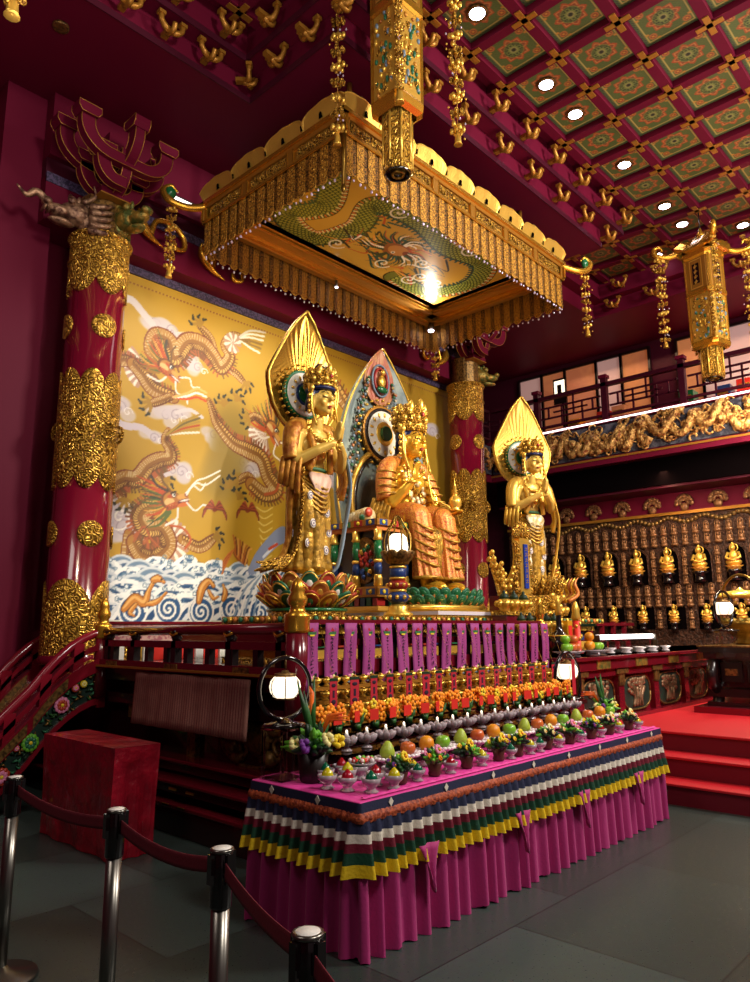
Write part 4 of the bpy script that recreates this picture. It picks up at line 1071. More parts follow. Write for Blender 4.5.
# ------------------------------------------------------------------ the two hanging lanterns
def lantern(x, y, z0, s, rz, label, ceil_z, name='hanging_lantern'):
    """Four sided lantern; local corners lie on the axes, so one corner faces the hall."""
    t = thing(name, label, 'hanging lantern', (x, y, z0), rz)
    def sq(r, z): 
        c = .16 * r; return [(r * cos(k * PI / 2) - q * sin(k * PI / 2) * c, r * sin(k * PI / 2) + q * cos(k * PI / 2) * c, z) for k in range(4) for q in (-1, 1)]
    def shell(m, rows): m.grid(rows, True, False)
    m = MB('gold_carved', True); m.lathe([(.0, .02), (.11, .03), (.12, 0), (.155, 0), (.16, .04), (.15, .07), (.15, .5), (.16, .52), (.16, .56)], n=24, mod=lambda a, z: 1 + .03 * sin(8 * a), sx=s, sy=s)
    m.use('gold_bright')
    for k in range(8): a = k * PI / 4 + .2; m.cyl((.155 * s * cos(a), .155 * s * sin(a), .06), (.155 * s * cos(a), .155 * s * sin(a), .5), .014, n=6)
    m.use('black_gloss').lathe([(0, .01), (.145, .01), (.12, -.01), (.14, -.005)], n=20, sx=s, sy=s)
    m.use('bronze').torus((0, 0, -.005), .06 * s, .014, 'z', 16, 6); m.build('foot_tube', t)
    m = MB('gold'); shell(m, [sq(.2 * s, .5), sq(.265 * s, .53), sq(.275 * s, .6), sq(.255 * s, .63)])
    shell(m, [sq(.25 * s, 1.42), sq(.285 * s, 1.44), sq(.285 * s, 1.5), sq(.265 * s, 1.52)]); shell(m, [sq(.265 * s, 2.08), sq(.29 * s, 2.12), sq(.29 * s, 2.2)])
    for k in range(4):
        a = k * PI / 2; m.cyl((.25 * s * cos(a), .25 * s * sin(a), .6), (.26 * s * cos(a), .26 * s * sin(a), 2.12), .03, n=6)
    m.build('frame', t)
    m = MB('gold_soft'); shell(m, [sq(.245 * s, .6), sq(.245 * s, 1.45)]); m.use('gold_carved', True)
    rs = random.Random(int(x * 10))
    for k in range(4):
        a = (k + .5) * PI / 2; q = .203 * s; tx, ty = -sin(a), cos(a)
        for j in range(60):
            w = rs.uniform(-.12, .12) * s; z = rs.uniform(.66, 1.4)
            m.use(rs.choice(['gold_bright', 'gold_carved', 'gold_carved', 'gold_bright', 'petal_green', 'ribbon_blue', 'robe_orange'] if s < 1.1 else ['gold_bright', 'gold_carved', 'gold_carved']))
            m.ell((q * cos(a) + tx * w, q * sin(a) + ty * w, z), (.022, .022, rs.uniform(.015, .045)), 6, 5)
    m.build('carved_panel', t)
    m = MB('gold_wood'); shell(m, [sq(.255 * s, 1.5), sq(.26 * s, 2.1)])
    for k in range(4):
        a = (k + .5) * PI / 2; q = .2135 * s; tx, ty = -sin(a), cos(a); nx, ny = cos(a), sin(a)
        def quad(w0, w1, z0_, z1_, d): m.add([(q * nx + tx * w + nx * d, q * ny + ty * w + ny * d, z) for w, z in ((w0, z0_), (w1, z0_), (w1, z1_), (w0, z1_))], [(0, 1, 2, 3)])
        m.use('gold_bright'); quad(-.1 * s, .1 * s, 1.54, 2.06, .004); m.use('gold_wood'); quad(-.085 * s, .085 * s, 1.56, 2.04, .006); m.use('black_gloss'); quad(-.055 * s, .055 * s, 1.62, 1.98, .009)
        m.use('gold_bright' if k % 2 else 'enamel_blue')
        for j in range(4):
            zz = 1.93 - .09 * j; quad(-.028 * s, .028 * s, zz - .012, zz + .005, .014); quad(-.008 * s, .008 * s, zz - .035, zz + .03, .014); quad(-.024 * s, -.008 * s, zz - .04, zz - .014, .014)
    m.build('name_panel', t)
    m = MB('gold', True); rows = []
    for rr, zz in ((.29, 2.2), (.42, 2.22), (.4, 2.27), (.3, 2.36), (.16, 2.46), (.06, 2.56)):
        rows.append([(rr * s * (.72 if b % 4 == 2 else (.8 if b % 2 else 1)) * cos(b * PI / 8), rr * s * (.72 if b % 4 == 2 else (.8 if b % 2 else 1)) * sin(b * PI / 8), zz + (.1 * (1 if b % 4 == 0 else 0) if .2 < rr < .41 else 0)) for b in range(16)])
    m.grid(rows, True, False); m.lathe([(.05, 2.52), (.07, 2.58), (.03, 2.64), (.02, 2.7), (0, 2.72)], n=10)
    for k in range(4):
        a = k * PI / 2; c, d = cos(a) * s, sin(a) * s
        m.tube(spline([(.36 * c, .36 * d, 2.26), (.5 * c, .5 * d, 2.22), (.66 * c, .66 * d, 2.26), (.7 * c, .7 * d, 2.38), (.61 * c, .61 * d, 2.42), (.57 * c, .57 * d, 2.34)], 4), [.05] * 10 + [.045, .042, .038, .035, .03, .028, .025, .02, .018, .014, .01], 7)
    m.build('roof', t)
    m = MB('black', True); m.cyl((0, 0, 2.7), (0, 0, ceil_z - z0), .012, n=6); m.build('cable', t)
    for k in range(4):
        a = k * PI / 2; m = MB('gold_bright', True); garland(m, .63 * s * cos(a), .63 * s * sin(a), 2.16, .62 if s > 1 else .28, (.045 if k == 2 else .085) * s, k); m.build('garland', t)
    m = MB('gold_bright', True); garland(m, -.31 * s, 0, 1.42, .6, .03 * s, 9); m.build('garland', t)
    return t
NL = lantern(5.08, 4.4, 6.13, .98, math.radians(43), 'near gold hanging lantern with coloured panels, hanging before the canopy corner', 8.03); NL.scale = (1, 1, 1.25)
FL = lantern(11.66, 3.6, 5.42, 1.06, math.radians(32), 'whole gold hanging lantern on a dark cable before the lit far balcony', 8.42); FL.scale = (1, 1, .95)
m = MB('gold_carved', True); garland(m, 1.22, 3.93, 6.0, 5.03, .07, 7); m.use('gold').tube(spline([(1.22, 3.93, 6.05), (1.22, 3.9, 6.12), (1.2, 3.85, 6.15)], 4), .03, 6); m.use('black').cyl((1.2, 3.85, 6.1), (1.2, 3.85, 8.6), .01, n=6)
tag(m.build('hanging_garland'), 'end of a hanging gilt garland in front of the plain maroon ceiling', 'garland')
# ceiling spot at upper left
m = MB('gold_dull', True); m.lathe([(.05, 0), (.085, 0), (.08, -.03), (.05, -.02)], (2.62, 6.9, Z1), 16); m.use('black').lathe([(0, -.01), (.05, -.015)], (2.62, 6.9, Z1), 14)
tag(m.build('ceiling_light'), 'small unlit spot light in the plain maroon ceiling near the hanging garland end', 'ceiling light')
m = MB('black', True); m.lathe([(0, -.03), (.05, -.03), (.06, 0)], (2.25, 7.95, Z1), 14)
tag(m.build('smoke_detector'), 'small dark round detector in the maroon ceiling above the left bracket cluster', 'smoke detector')
for (i, j), lb in zip(DL, ('bright downlight in the painted coffer beside the near lantern garland', 'bright downlight in the painted coffer, second of the row along the canopy step', 'bright downlight in the painted coffer, third of the row along the canopy step', 'bright downlight in the painted coffer, fourth of the row along the canopy step', 'bright downlight in the painted coffer, fifth of the row along the canopy step', 'bright downlight in the painted coffer nearest the far lantern cable', 'bright downlight in the painted coffer just above the far lantern hook', 'bright downlight in the painted coffer past the far lantern cable')):
    downlight(i, j, lb)
# ------------------------------------------------------------------ raised altar platform with its balustrade
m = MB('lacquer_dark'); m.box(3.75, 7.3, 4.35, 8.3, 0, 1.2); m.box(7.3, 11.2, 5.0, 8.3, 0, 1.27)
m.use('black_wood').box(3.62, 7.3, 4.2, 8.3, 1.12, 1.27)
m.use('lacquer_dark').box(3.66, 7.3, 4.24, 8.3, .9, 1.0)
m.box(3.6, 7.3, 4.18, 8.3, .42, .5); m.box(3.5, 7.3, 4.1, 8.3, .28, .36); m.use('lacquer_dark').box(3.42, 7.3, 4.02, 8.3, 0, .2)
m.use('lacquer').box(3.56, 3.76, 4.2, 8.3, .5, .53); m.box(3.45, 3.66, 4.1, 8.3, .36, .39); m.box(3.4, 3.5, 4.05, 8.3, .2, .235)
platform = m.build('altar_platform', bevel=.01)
tag(platform, 'dark lacquered platform carrying the statues, its carved flank in shadow', 'altar platform')
m = MB('gold_dull', True)      # carved beast panel low on the left flank
for (dy, z, r) in ((4.75, .75, .16), (4.95, .8, .13), (5.1, .68, .1), (4.6, .62, .08), (5.0, .6, .07), (4.55, .85, .09)):
    m.ell((3.74, dy, z), (.06, r, r * .8), 10, 7)
m.torus((3.75, 4.85, .73), .4, .02, 'x', 24, 6, sy=.5)
for k in range(8): m.torus((3.74, 4.5 + .09 * k, .72 + .1 * sin(k * 2)), .06, .018, 'x', 10, 5)
m.build('carved_panel', platform)
for yy in (5.62, 6.62):
    m = MB('gold_dull'); m.box(3.7, 3.76, yy - .06, yy + .06, .52, .84) if yy < 6 else m.box(3.7, 3.76, yy - .08, yy + .08, .78, 1.0); m.build('metal_fitting', platform)
for yy, z in ((5.55, .305), (5.3, .305), (5.5, .21), (5.27, .21)):
    m = MB('gold_bright'); m.box(3.40 if z < .25 else 3.49, 3.44 if z < .25 else 3.52, yy - .05, yy + .05, z, z + .02); m.build('corner_clip', platform)

def post(t, x, y, zb=1.25, top=1.62, name='post', sz=.075):
    m = MB('lacquer', True); m.lathe([(sz, zb), (sz, top - .02)], (x, y, 0), 20)
    m.use('gold').lathe([(sz + .006, top - .13), (sz + .012, top - .11), (sz + .008, top - .02), (sz + .012, top), (sz * .7, top + .02), (sz * .62, top + .06), (sz * .8, top + .08), (sz * .88, top + .12), (sz * .6, top + .16), (sz * .66, top + .18), (sz * .5, top + .23), (sz * .3, top + .26), (0, top + .28)], (x, y, 0), 20)
    m.build(name, t, world=True)
bal = thing('balustrade', 'dark red lacquer balustrade with gold capped posts around the altar platform', 'balustrade', (3.6, 4.15, 1.25))
# left flank along y
XR = 3.6
m = MB('lacquer', True); m.tube([(XR, 4.15, 1.6), (XR, 7.1, 1.58)], .042, 12); m.use('lacquer', False); m.box(XR - .05, XR + .05, 4.15, 7.1, 1.235, 1.315)
m.box(XR - .035, XR + .035, 4.15, 7.1, 1.44, 1.5); m.use('gold_wood').box(XR - .085, XR - .05, 4.15, 7.1, 1.245, 1.262)
m.build('side_rail', bal, world=True)
for yy in np.arange(4.6, 7.0, .32):
    m = MB('black_wood'); m.box(XR - .03, XR + .03, yy - .03, yy + .03, 1.315, 1.44); m.build('baluster', bal, world=True)
for yy in (4.32, 4.95, 5.75, 6.45, 6.95):
    m = MB('black_wood', True); m.lathe([(.035, 1.5), (.05, 1.53), (.03, 1.55), (.06, 1.585)], (XR, yy, 0), 12); m.box(XR - .035, XR + .035, yy - .035, yy + .035, 1.315, 1.5)
    m.use('gold').tube(spline([(XR - .03, yy - .06, 1.57), (XR - .05, yy, 1.545), (XR - .03, yy + .06, 1.57)], 3), .012, 5); m.build('lotus_strut', bal, world=True)
for yy in (5.75, 6.8, 4.75):
    m = MB('gold_dull', True); m.box(XR - .057, XR - .05, yy - .1, yy + .1, 1.245, 1.305); m.build('metal_fitting', bal, world=True)
# front along x
YR = 4.15
m = MB('lacquer', True); m.box(3.6, 7.05, YR - .04, YR + .04, 1.63, 1.665); m.use('lacquer', False).box(3.6, 7.05, YR - .045, YR + .045, 1.26, 1.36); m.box(3.6, 7.05, YR - .03, YR + .03, 1.47, 1.52)
m.build('front_rail', bal, world=True)
for xx in np.arange(3.95, 7.0, .345):
    m = MB('black_wood'); m.box(xx - .03, xx + .03, YR - .03, YR + .03, 1.36, 1.63); m.build('baluster', bal, world=True)
post(bal, 3.6, 4.15, .9, 1.70, 'post', .085); post(bal, 3.6, 7.1, .95, 1.64, 'post', .075); post(bal, 7.02, 4.15, 1.25, 1.64, 'post', .06)

# printed cloth hung over the left flank
P = []
for z in np.linspace(1.22, .77, 8):
    P.append([(3.55 - .03 * (1.25 - z) * 2 - .004 * sin(y * 31 + z * 3) - .006 * sin(y * 7), y, z) for y in np.linspace(4.62, 6.33, 50)])
m = MB('cover_cloth', True); m.grid(P); o = m.build('hanging_cloth'); so = o.modifiers.new('s', 'SOLIDIFY'); so.thickness = .012
tag(o, 'brownish striped cloth hung over the flank of the altar platform', 'cloth')
m = MB('cloth_maroon')
for k in range(48): m.add([(3.53 - .012 - .03 * (1.25 - z) * 2, 4.66 + k * .034 + q, z) for z, q in ((.79, 0), (.79, .006), (1.215, .006), (1.215, 0))], [(0, 1, 2, 3)])
m.build('printed_line', o)

# arched bridge stair at the left
def arch_z(x, z0, k=1.):       # falls away towards -x
    d = max(0, 3.6 - x); return z0 - (.30 * d + .55 * d ** 1.35) * k * min(1, .35 + d)
br = thing('bridge_stair', 'arched dark red lacquer bridge stair with flower panel, rising to the nearer column', 'bridge', (3.0, 7.6, 0))
XS = list(np.linspace(3.62, 1.2, 22))
for yy, nm in ((7.1, 'near'), (8.05, 'far')):
    m = MB('bridge_red', True); m.tube([(x, yy, arch_z(x, 1.58)) for x in XS], .042, 10); m.build('handrail', br, world=True)
    m = MB('bridge_red'); rows = [[(x, yy - .04, arch_z(x, 1.47)) for x in XS], [(x, yy - .04, arch_z(x, 1.41)) for x in XS], [(x, yy + .04, arch_z(x, 1.41)) for x in XS], [(x, yy + .04, arch_z(x, 1.47)) for x in XS], [(x, yy - .04, arch_z(x, 1.47)) for x in XS]]
    m.grid(rows, False, False); m.build('middle_rail', br, world=True)
    m = MB('bridge_red'); zt, zb = 1.33, 1.2
    rows = [[(x, yy + s * .055, arch_z(x, z)) for x in XS] for s, z in ((-1, zt), (-1, zb), (1, zb), (1, zt), (-1, zt))]
    m.grid(rows, False, False); m.build('arched_beam', br, world=True)
    for x in (3.35, 3.05, 2.75, 2.45, 2.1):
        m = MB('bridge_red'); m.box(x - .05, x + .05, yy - .04, yy + .04, arch_z(x, 1.25), arch_z(x, 1.56)); m.build('strut', br, world=True)
    for x in (3.1, 2.75):
        m = MB('gold_dull'); rows = [[(x + q, yy - .06, arch_z(x + q, z)) for q in np.linspace(-.15, .15, 6)] for z in (1.315, 1.215)]; m.grid(rows, False, False); m.build('metal_fitting', br, world=True)
m = MB('panel_green'); rows = [[(x, yy, arch_z(x, z)) for x in XS] for yy, z in ((7.1, 1.21), (7.1, .93), (7.14, .93), (7.14, 1.21))]; m.grid(rows, False, False); m.build('side_panel', br, world=True)
m = MB('bridge_red'); rows = [[(x, yy, arch_z(x, z)) for x in XS] for yy, z in ((7.07, .95), (7.07, .89), (7.16, .89), (7.16, .95), (7.07, .95))]; m.grid(rows, False, False); m.box(3.56, 3.64, 7.06, 7.16, .85, 1.25); m.build('lower_trim', br, world=True)
m = MB('bridge_red'); rows = [[(x, yy, arch_z(x, 1.22)) for x in XS] for yy in (7.12, 8.05)]; m.grid(rows, False, False); rows = [[(x, yy, arch_z(x, .95)) for x in XS] for yy in (7.12, 8.05)]; m.grid(rows, False, False); m.build('deck', br, world=True)
rs = random.Random(2)
def flower(x, z, r, c1, c2):
    m = MB(c1, True)
    for ring, n, q in ((1., 11, .5), (.62, 8, .42)):
        m.use(c1 if ring == 1 else c2)
        for k in range(n):
            a = 2 * PI * k / n + ring
            m.ell((x + r * ring * .62 * cos(a), 7.085 - .02 * (1.6 - ring), z + r * ring * .62 * sin(a)), (r * q * .62, .014, r * q * .62), 8, 5)
    m.use('yellow_flower').ell((x, 7.06, z), (r * .2, .012, r * .2), 8, 5)
    m.build('carved_flower', br, world=True)
for x, dz, r, c1, c2 in ((3.22, 1.09, .085, 'pink_flower', 'petal_red'), (2.95, 1.09, .09, 'leaf_light', 'petal_green'), (2.72, 1.05, .09, 'petal_red', 'pink_flower'), (3.42, 1.14, .04, 'yellow_flower', 'pale_flower'), (3.34, 1.15, .045, 'petal_red', 'pink_flower'), (2.83, 1.17, .035, 'petal_red', 'pink_flower'), (2.4, 1.08, .09, 'pink_flower', 'petal_red')):
    flower(x, arch_z(x, dz), r, c1, c2)
m = MB('leaf', True)
for k in range(120):
    x = rs.uniform(2.3, 3.54); z = arch_z(x, rs.uniform(.98, 1.19)); a = rs.uniform(0, 6)
    m.use(rs.choice(['leaf', 'leaf_dark', 'petal_green', 'gold_dull']))
    m.tube([(x, 7.09, z), (x + .03 * cos(a), 7.075, z + .03 * sin(a)), (x + .06 * cos(a + .5), 7.09, z + .06 * sin(a + .5))], [.004, .013, .003], 5)
m.build('carved_leaves', br, world=True)
post(br, 3.46, 8.05, .9, 1.62, 'post')
# gold picket fence and pink patterned bench cloth below the mural
m = MB('gold_bright')
for k in range(12): m.box(3.46 + k * .043, 3.485 + k * .043, 8.0, 8.02, 1.32, 1.69)
m.use('gold').box(3.44, 4.0, 7.98, 8.03, 1.28, 1.36); m.box(3.5, 4.05, 7.9, 8.03, 1.25, 1.3)
tag(m.build('picket_fence'), 'short gold picket fence at the foot of the nearer column', 'fence')
m = MB('pattern_pink'); m.box(4.0, 6.6, 7.95, 8.2, 1.46, 1.66); m.use('lacquer').box(3.98, 6.62, 7.93, 8.2, 1.66, 1.69); m.use('maroon_dark').box(4.0, 6.6, 7.98, 8.2, 1.27, 1.46)
tag(m.build('bench'), 'long bench with pink patterned cloth below the dragon mural', 'bench')
for k in range(6):
    x = 4.02 + k * .33
    m = MB('card_red' if k else 'gold_carved'); m.box(x, x + .2, 7.42, 7.6, 1.27, 1.42); t = m.build('offering_box')
    tag(t, ['small carved gold offering box beside the gold capped post', 'red offering box with a pale card, behind the flank rail, next to the gold box', 'red offering box with a pale card, third from the bridge end', 'red offering box with a pale card, fourth from the bridge end', 'red offering box with a pale card, fifth from the bridge end', 'red offering box with a pale card, nearest the gold altar'][k], 'offering box', 'boxes behind the left rail')
    m = MB('white_cap'); m.box(x - .12, x - .02, 7.4, 7.5, 1.27, 1.43); m.build('pale_card', t)

# ------------------------------------------------------------------ carved gold altar table under the statues
alt = thing('altar_table', 'long carved gold altar with green and red panels under the three statues', 'altar', (7.2, 6.1, 1.27))
m = MB('gold_carved'); m.box(4.4, 10.2, 5.0, 6.2, 1.27, 1.33); m.box(6.0, 8.4, 6.2, 7.3, 1.27, 1.7); m.use('gold_soft').box(4.5, 10.1, 5.1, 6.15, 1.33, 1.4)
m.use('lacquer').box(4.4, 10.0, 5.2, 7.0, 1.4, 1.55); m.build('plinth', alt, world=True)
m = MB('gold_carved'); m.box(4.48, 10.1, 5.08, 6.15, 1.55, 1.61); m.use('petal_green').box(4.46, 10.12, 5.05, 6.17, 1.61, 1.65); m.use('gold_carved').box(4.4, 10.2, 4.98, 6.22, 1.65, 1.72); m.box(6.0, 8.4, 6.22, 7.3, 1.65, 1.72); m.build('table_top', alt, world=True)
k = 0
for x in np.arange(4.65, 9.9, .36):
    m = MB(['petal_green', 'petal_red', 'enamel_blue'][k % 3], True); m.box(x, x + .26, 5.17, 5.2, 1.42, 1.53); m.use('gold_bright'); m.ell((x + .13, 5.16, 1.475), (.07, .02, .04), 10, 6); m.use('yellow_flower').ell((x + .13, 5.145, 1.475), (.03, .015, .02), 8, 5); m.build('front_panel', alt, world=True); k += 1
for y in np.arange(5.3, 5.9, .3):
    m = MB(['petal_green', 'petal_red', 'enamel_blue'][k % 3], True); m.box(4.57, 4.6, y, y + .24, 1.42, 1.53); m.use('gold_bright').ell((4.56, y + .12, 1.475), (.02, .07, .04), 10, 6); m.build('front_panel', alt, world=True); k += 1
m = MB('petal_orange', True)
for x in np.arange(4.45, 10.15, .085):
    m.use(['gold_bright', 'petal_green', 'petal_orange'][int(x * 50) % 3]); m.ell((x, 4.97, 1.685), (.03, .02, .03), 6, 5)
for y in np.arange(5.05, 6.2, .085):
    m.use(['gold_bright', 'petal_green', 'petal_orange'][int(y * 50) % 3]); m.ell((4.39, y, 1.685), (.02, .03, .03), 6, 5)
m.build('bead_border', alt, world=True)
m = MB('gold_bright'); m.box(6.35, 8.0, 5.0, 6.9, 1.72, 1.8); m.use('pearl').box(6.33, 8.02, 4.985, 6.9, 1.74, 1.78)
tag(m.build('gold_step'), 'pale gold edged step under the green lotus footrest of the seated buddha', 'altar step')

# gold butter-lamp tiers under the front rail
for r in range(3):
    z = 1.0 + .09 * r; y = 3.92 + .06 * r
    m = MB('gold_wood'); m.box(3.66, 7.0, y - .01, y + .1, z - .025, z)
    m.box(3.66, 7.0, y + .05, y + .1, .9, z)
    t = tag(m.build('offering_shelf'), '%s tier of the gold offering shelves under the purple banners' % ['lowest', 'middle', 'topmost'][r], 'shelf')
    g = MB('gold_bright', True); g.lathe([(.018, 0), (.03, .004), (.012, .02), (.034, .035), (.04, .06), (.033, .055), (0, .05)], n=10); g.use('gold_carved').ell((0, 0, .06), (.02, .02, .012), 8, 5)
    gd = g.data('offering_cup')
    for k in range(34):
        o = bpy.data.objects.new('offering_cup', gd); COL.objects.link(o); o.location = (3.72 + k * .097 + .03 * (r % 2), y + .025, z)
        tag(o, '%s small gold cup from the corner post on the %s offering shelf' % (nth(k), ['lowest', 'middle', 'topmost'][r]), 'cup', 'gold cups on the %s offering shelf' % ['lowest', 'middle', 'topmost'][r])

# purple banners along the front rail
BX = [3.648, 3.85, 4.045, 4.25, 4.465, 4.665, 4.86, 5.05, 5.256, 5.477, 5.693, 5.89, 6.105, 6.3, 6.517, 6.735, 6.945]
rs = random.Random(21)
ordn = ['first', 'second', 'third', 'fourth', 'fifth', 'sixth', 'seventh', 'eighth', 'ninth', 'tenth', 'eleventh', 'twelfth', 'thirteenth', 'fourteenth', 'fifteenth', 'sixteenth', 'seventeenth']
for i, x in enumerate(BX):
    x += .03
    t = thing('banner', '%s purple printed banner from the gold capped corner post on the altar rail' % ordn[i], 'banner', (x, 4.085, 1.64), group='purple banners on the altar rail')
    w = .068; H = .49 - .006 * (i % 3)
    rows = [[(w * q, -.006 - .008 * sin(z * 9 + i) + .004 * sin(q * 3), z) for q in np.linspace(-1, 1, 6)] for z in np.linspace(0, -H, 9)]
    m = MB('banner', True); m.grid(rows); o = m.build('panel', t); so = o.modifiers.new('s', 'SOLIDIFY'); so.thickness = .004
    m = MB('banner_green')
    m.prism([(-.036, -.075), (.036, -.075), (.044, -.06), (.03, -.066), (-.03, -.066), (-.044, -.06)], -.016, -.013); m.box(-.04, .04, -.016, -.013, -.085, -.072); m.use('yellow_flower').box(-.022, .022, -.0165, -.013, -.096, -.085); m.use('banner_red').prism([(-.025, -.06), (0, -.035), (.025, -.06)], -.016, -.013)
    m.build('printed_roof', t)
    m = MB('ink')
    z = -.115
    while z > -.36:      # a column of printed characters
        for q in range(5):
            a = rs.uniform(-.012, .008); b = rs.uniform(-.009, .006)
            if rs.random() < .55: m.box(a, a + rs.uniform(.008, .016), -.017, -.014, z + b, z + b + .003)
            else: m.box(a, a + .003, -.017, -.014, z + b - .006, z + b + .008)
        z -= .026
    m.build('printed_text', t)
    m = MB('leaf_dark', True); zz = -.405
    m.use('pale_flower').ell((0, -.016, zz), (.034, .004, .014), 8, 5); m.use('pink_flower').ell((-.012, -.018, zz + .012), (.02, .004, .012), 8, 5); m.use('pale_flower').ell((.016, -.018, zz + .016), (.014, .004, .012), 8, 5)
    m.use('ribbon_blue').ell((0, -.016, zz - .035), (.036, .004, .009), 8, 5); m.use('leaf').ell((.0, -.016, zz - .018), (.03, .004, .006), 8, 5); m.use('black').ell((.036, -.017, zz + .03), (.014, .004, .016), 8, 5)
    m.build('printed_lotus', t)
    # red ribbon card
    xr = x + .052 + .012 * ((i * 7) % 3)
    t = thing('ribbon_card', '%s small red hanging card from the corner post, below the purple banners' % ordn[i], 'card', (xr, 3.9, 1.25), group='red cards under the purple banners')
    w = .036 if i % 4 != 1 else .045
    m = MB('banner_red'); m.box(-w, w, -.004, 0, -.2, -.01); m.build('card', t)
    m = MB('leaf_dark'); m.box(-w - .004, w + .004, -.006, .001, -.02, 0); m.build('edging', t); m = MB('leaf_dark'); m.box(-w - .004, w + .004, -.006, .001, -.215, -.2); m.build('edging', t)
    m = MB('ink', True); m.ell((0, -.005, -.05), (w * .62, .003, .014), 8, 5); m.ell((0, -.005, -.165), (w * .62, .003, .018), 8, 5); m.box(-w * .25, w * .25, -.006, -.003, -.135, -.085); m.build('printed_mark', t)
    m = MB('gold_fringe')
    for q in range(5): m.box(-w + q * w * .45, -w + q * w * .45 + .006, -.004, 0, -.245, -.215)
    m.cyl((0, 0, 0), (0, .15, .39), .0015, n=4); m.build('tassel', t)
# ------------------------------------------------------------------ statues
def flame_leaf(W, H, mat, parent, y, zc, name='flame_aureole', grooves=46, tip_fwd=.12, th=.04, below=.3, sharp=1., pw=1.75):
    """Leaf shaped aureole facing -y. zc is the height of its hub, H the height above the hub, below*H under it."""
    m = MB(mat, True); NU, NV = 120, 50
    front, back = [], []
    zb = -below * H
    for j in range(NV):
        t = j / (NV - 1)
        z = zb + (H - zb) * t
        # half width of the leaf
        if t < .42: w = W * math.sqrt(max(0, 1 - ((.42 - t) / .42) ** 2)) ** .9
        else:
            q = (t - .42) / .58; w = W * (1 - q ** pw) * (1 - .16 * sin(PI * q)) ** sharp
        w = max(w, .002)
        rf, rb = [], []
        for i in range(NU):
            s = -1 + 2 * i / (NU - 1)
            x = s * w; d = math.hypot(x, z); a = math.atan2(x, z + .15)
            sw = a * grooves / PI * (1.15 - .5 * min(1, d / H)) + 3.2 * d / H * (1 if s > 0 else -1) * .6
            g = .5 + .5 * cos(sw * 5.6)
            yy = -.06 * (s * s) * W + .007 * g * min(1, d / .3) - tip_fwd * max(0, t - .55) ** 2 * 5
            rf.append((x, yy - .02, z)); rb.append((x, yy + th, z))
        front.append(rf); back.append(rb)
    m.grid(front); m.grid([r[::-1] for r in back])
    m.grid([[f[0] for f in front], [b[0] for b in back]]); m.grid([[b[-1] for b in back], [f[-1] for f in front]])
    o = m.build(name, parent, (0, y, zc))
    m = MB('gold_bright', True)
    m.tube([(f[0][0], f[0][1], f[0][2]) for f in front], .014, 6); m.tube([(f[-1][0], f[-1][1], f[-1][2]) for f in front], .014, 6)
    m.build('rim', o)
    return o
def halo_disc(parent, y, z, r, rings):
    """concentric enamel rings facing -y; rings = [(outer radius, material, forward)]"""
    for (q, mt, f) in rings:
        m = MB(mt, True); ro = q * r
        rows = []
        for (rr, yy) in ((ro, .02), (ro, 0 - f), (ro * .96, -f - .006), (.001, -f - .006)):
            rows.append([(rr * cos(a), yy, rr * sin(a)) for a in np.linspace(0, 2 * PI, 36, endpoint=False)])
        m.grid(rows, True, False); m.build('halo_ring', parent, (0, y, z))
    dj = [MB('gold_bright', True).ell((0, -.05, .66 * r), (.05 * r, .012, .09 * r), 8, 5).data('halo_petal'), MB('gold_bright', True).ell((0, -.03, 1.02 * r), (.024 * r, .02, .024 * r), 6, 5).data('halo_bead'), MB('gold_bright', True).ell((0, -.01, 1.2 * r), (.06 * r, .03, .05 * r), 7, 5).data('halo_curl')]
    for n, d in ((14, dj[0]), (36, dj[1]), (26, dj[2])):
        for k in range(n):
            o = bpy.data.objects.new(d.name.split('.')[0], d); COL.objects.link(o); o.parent = parent; o.location = (0, y, z); o.rotation_euler = (0, 2 * PI * k / n, 0)

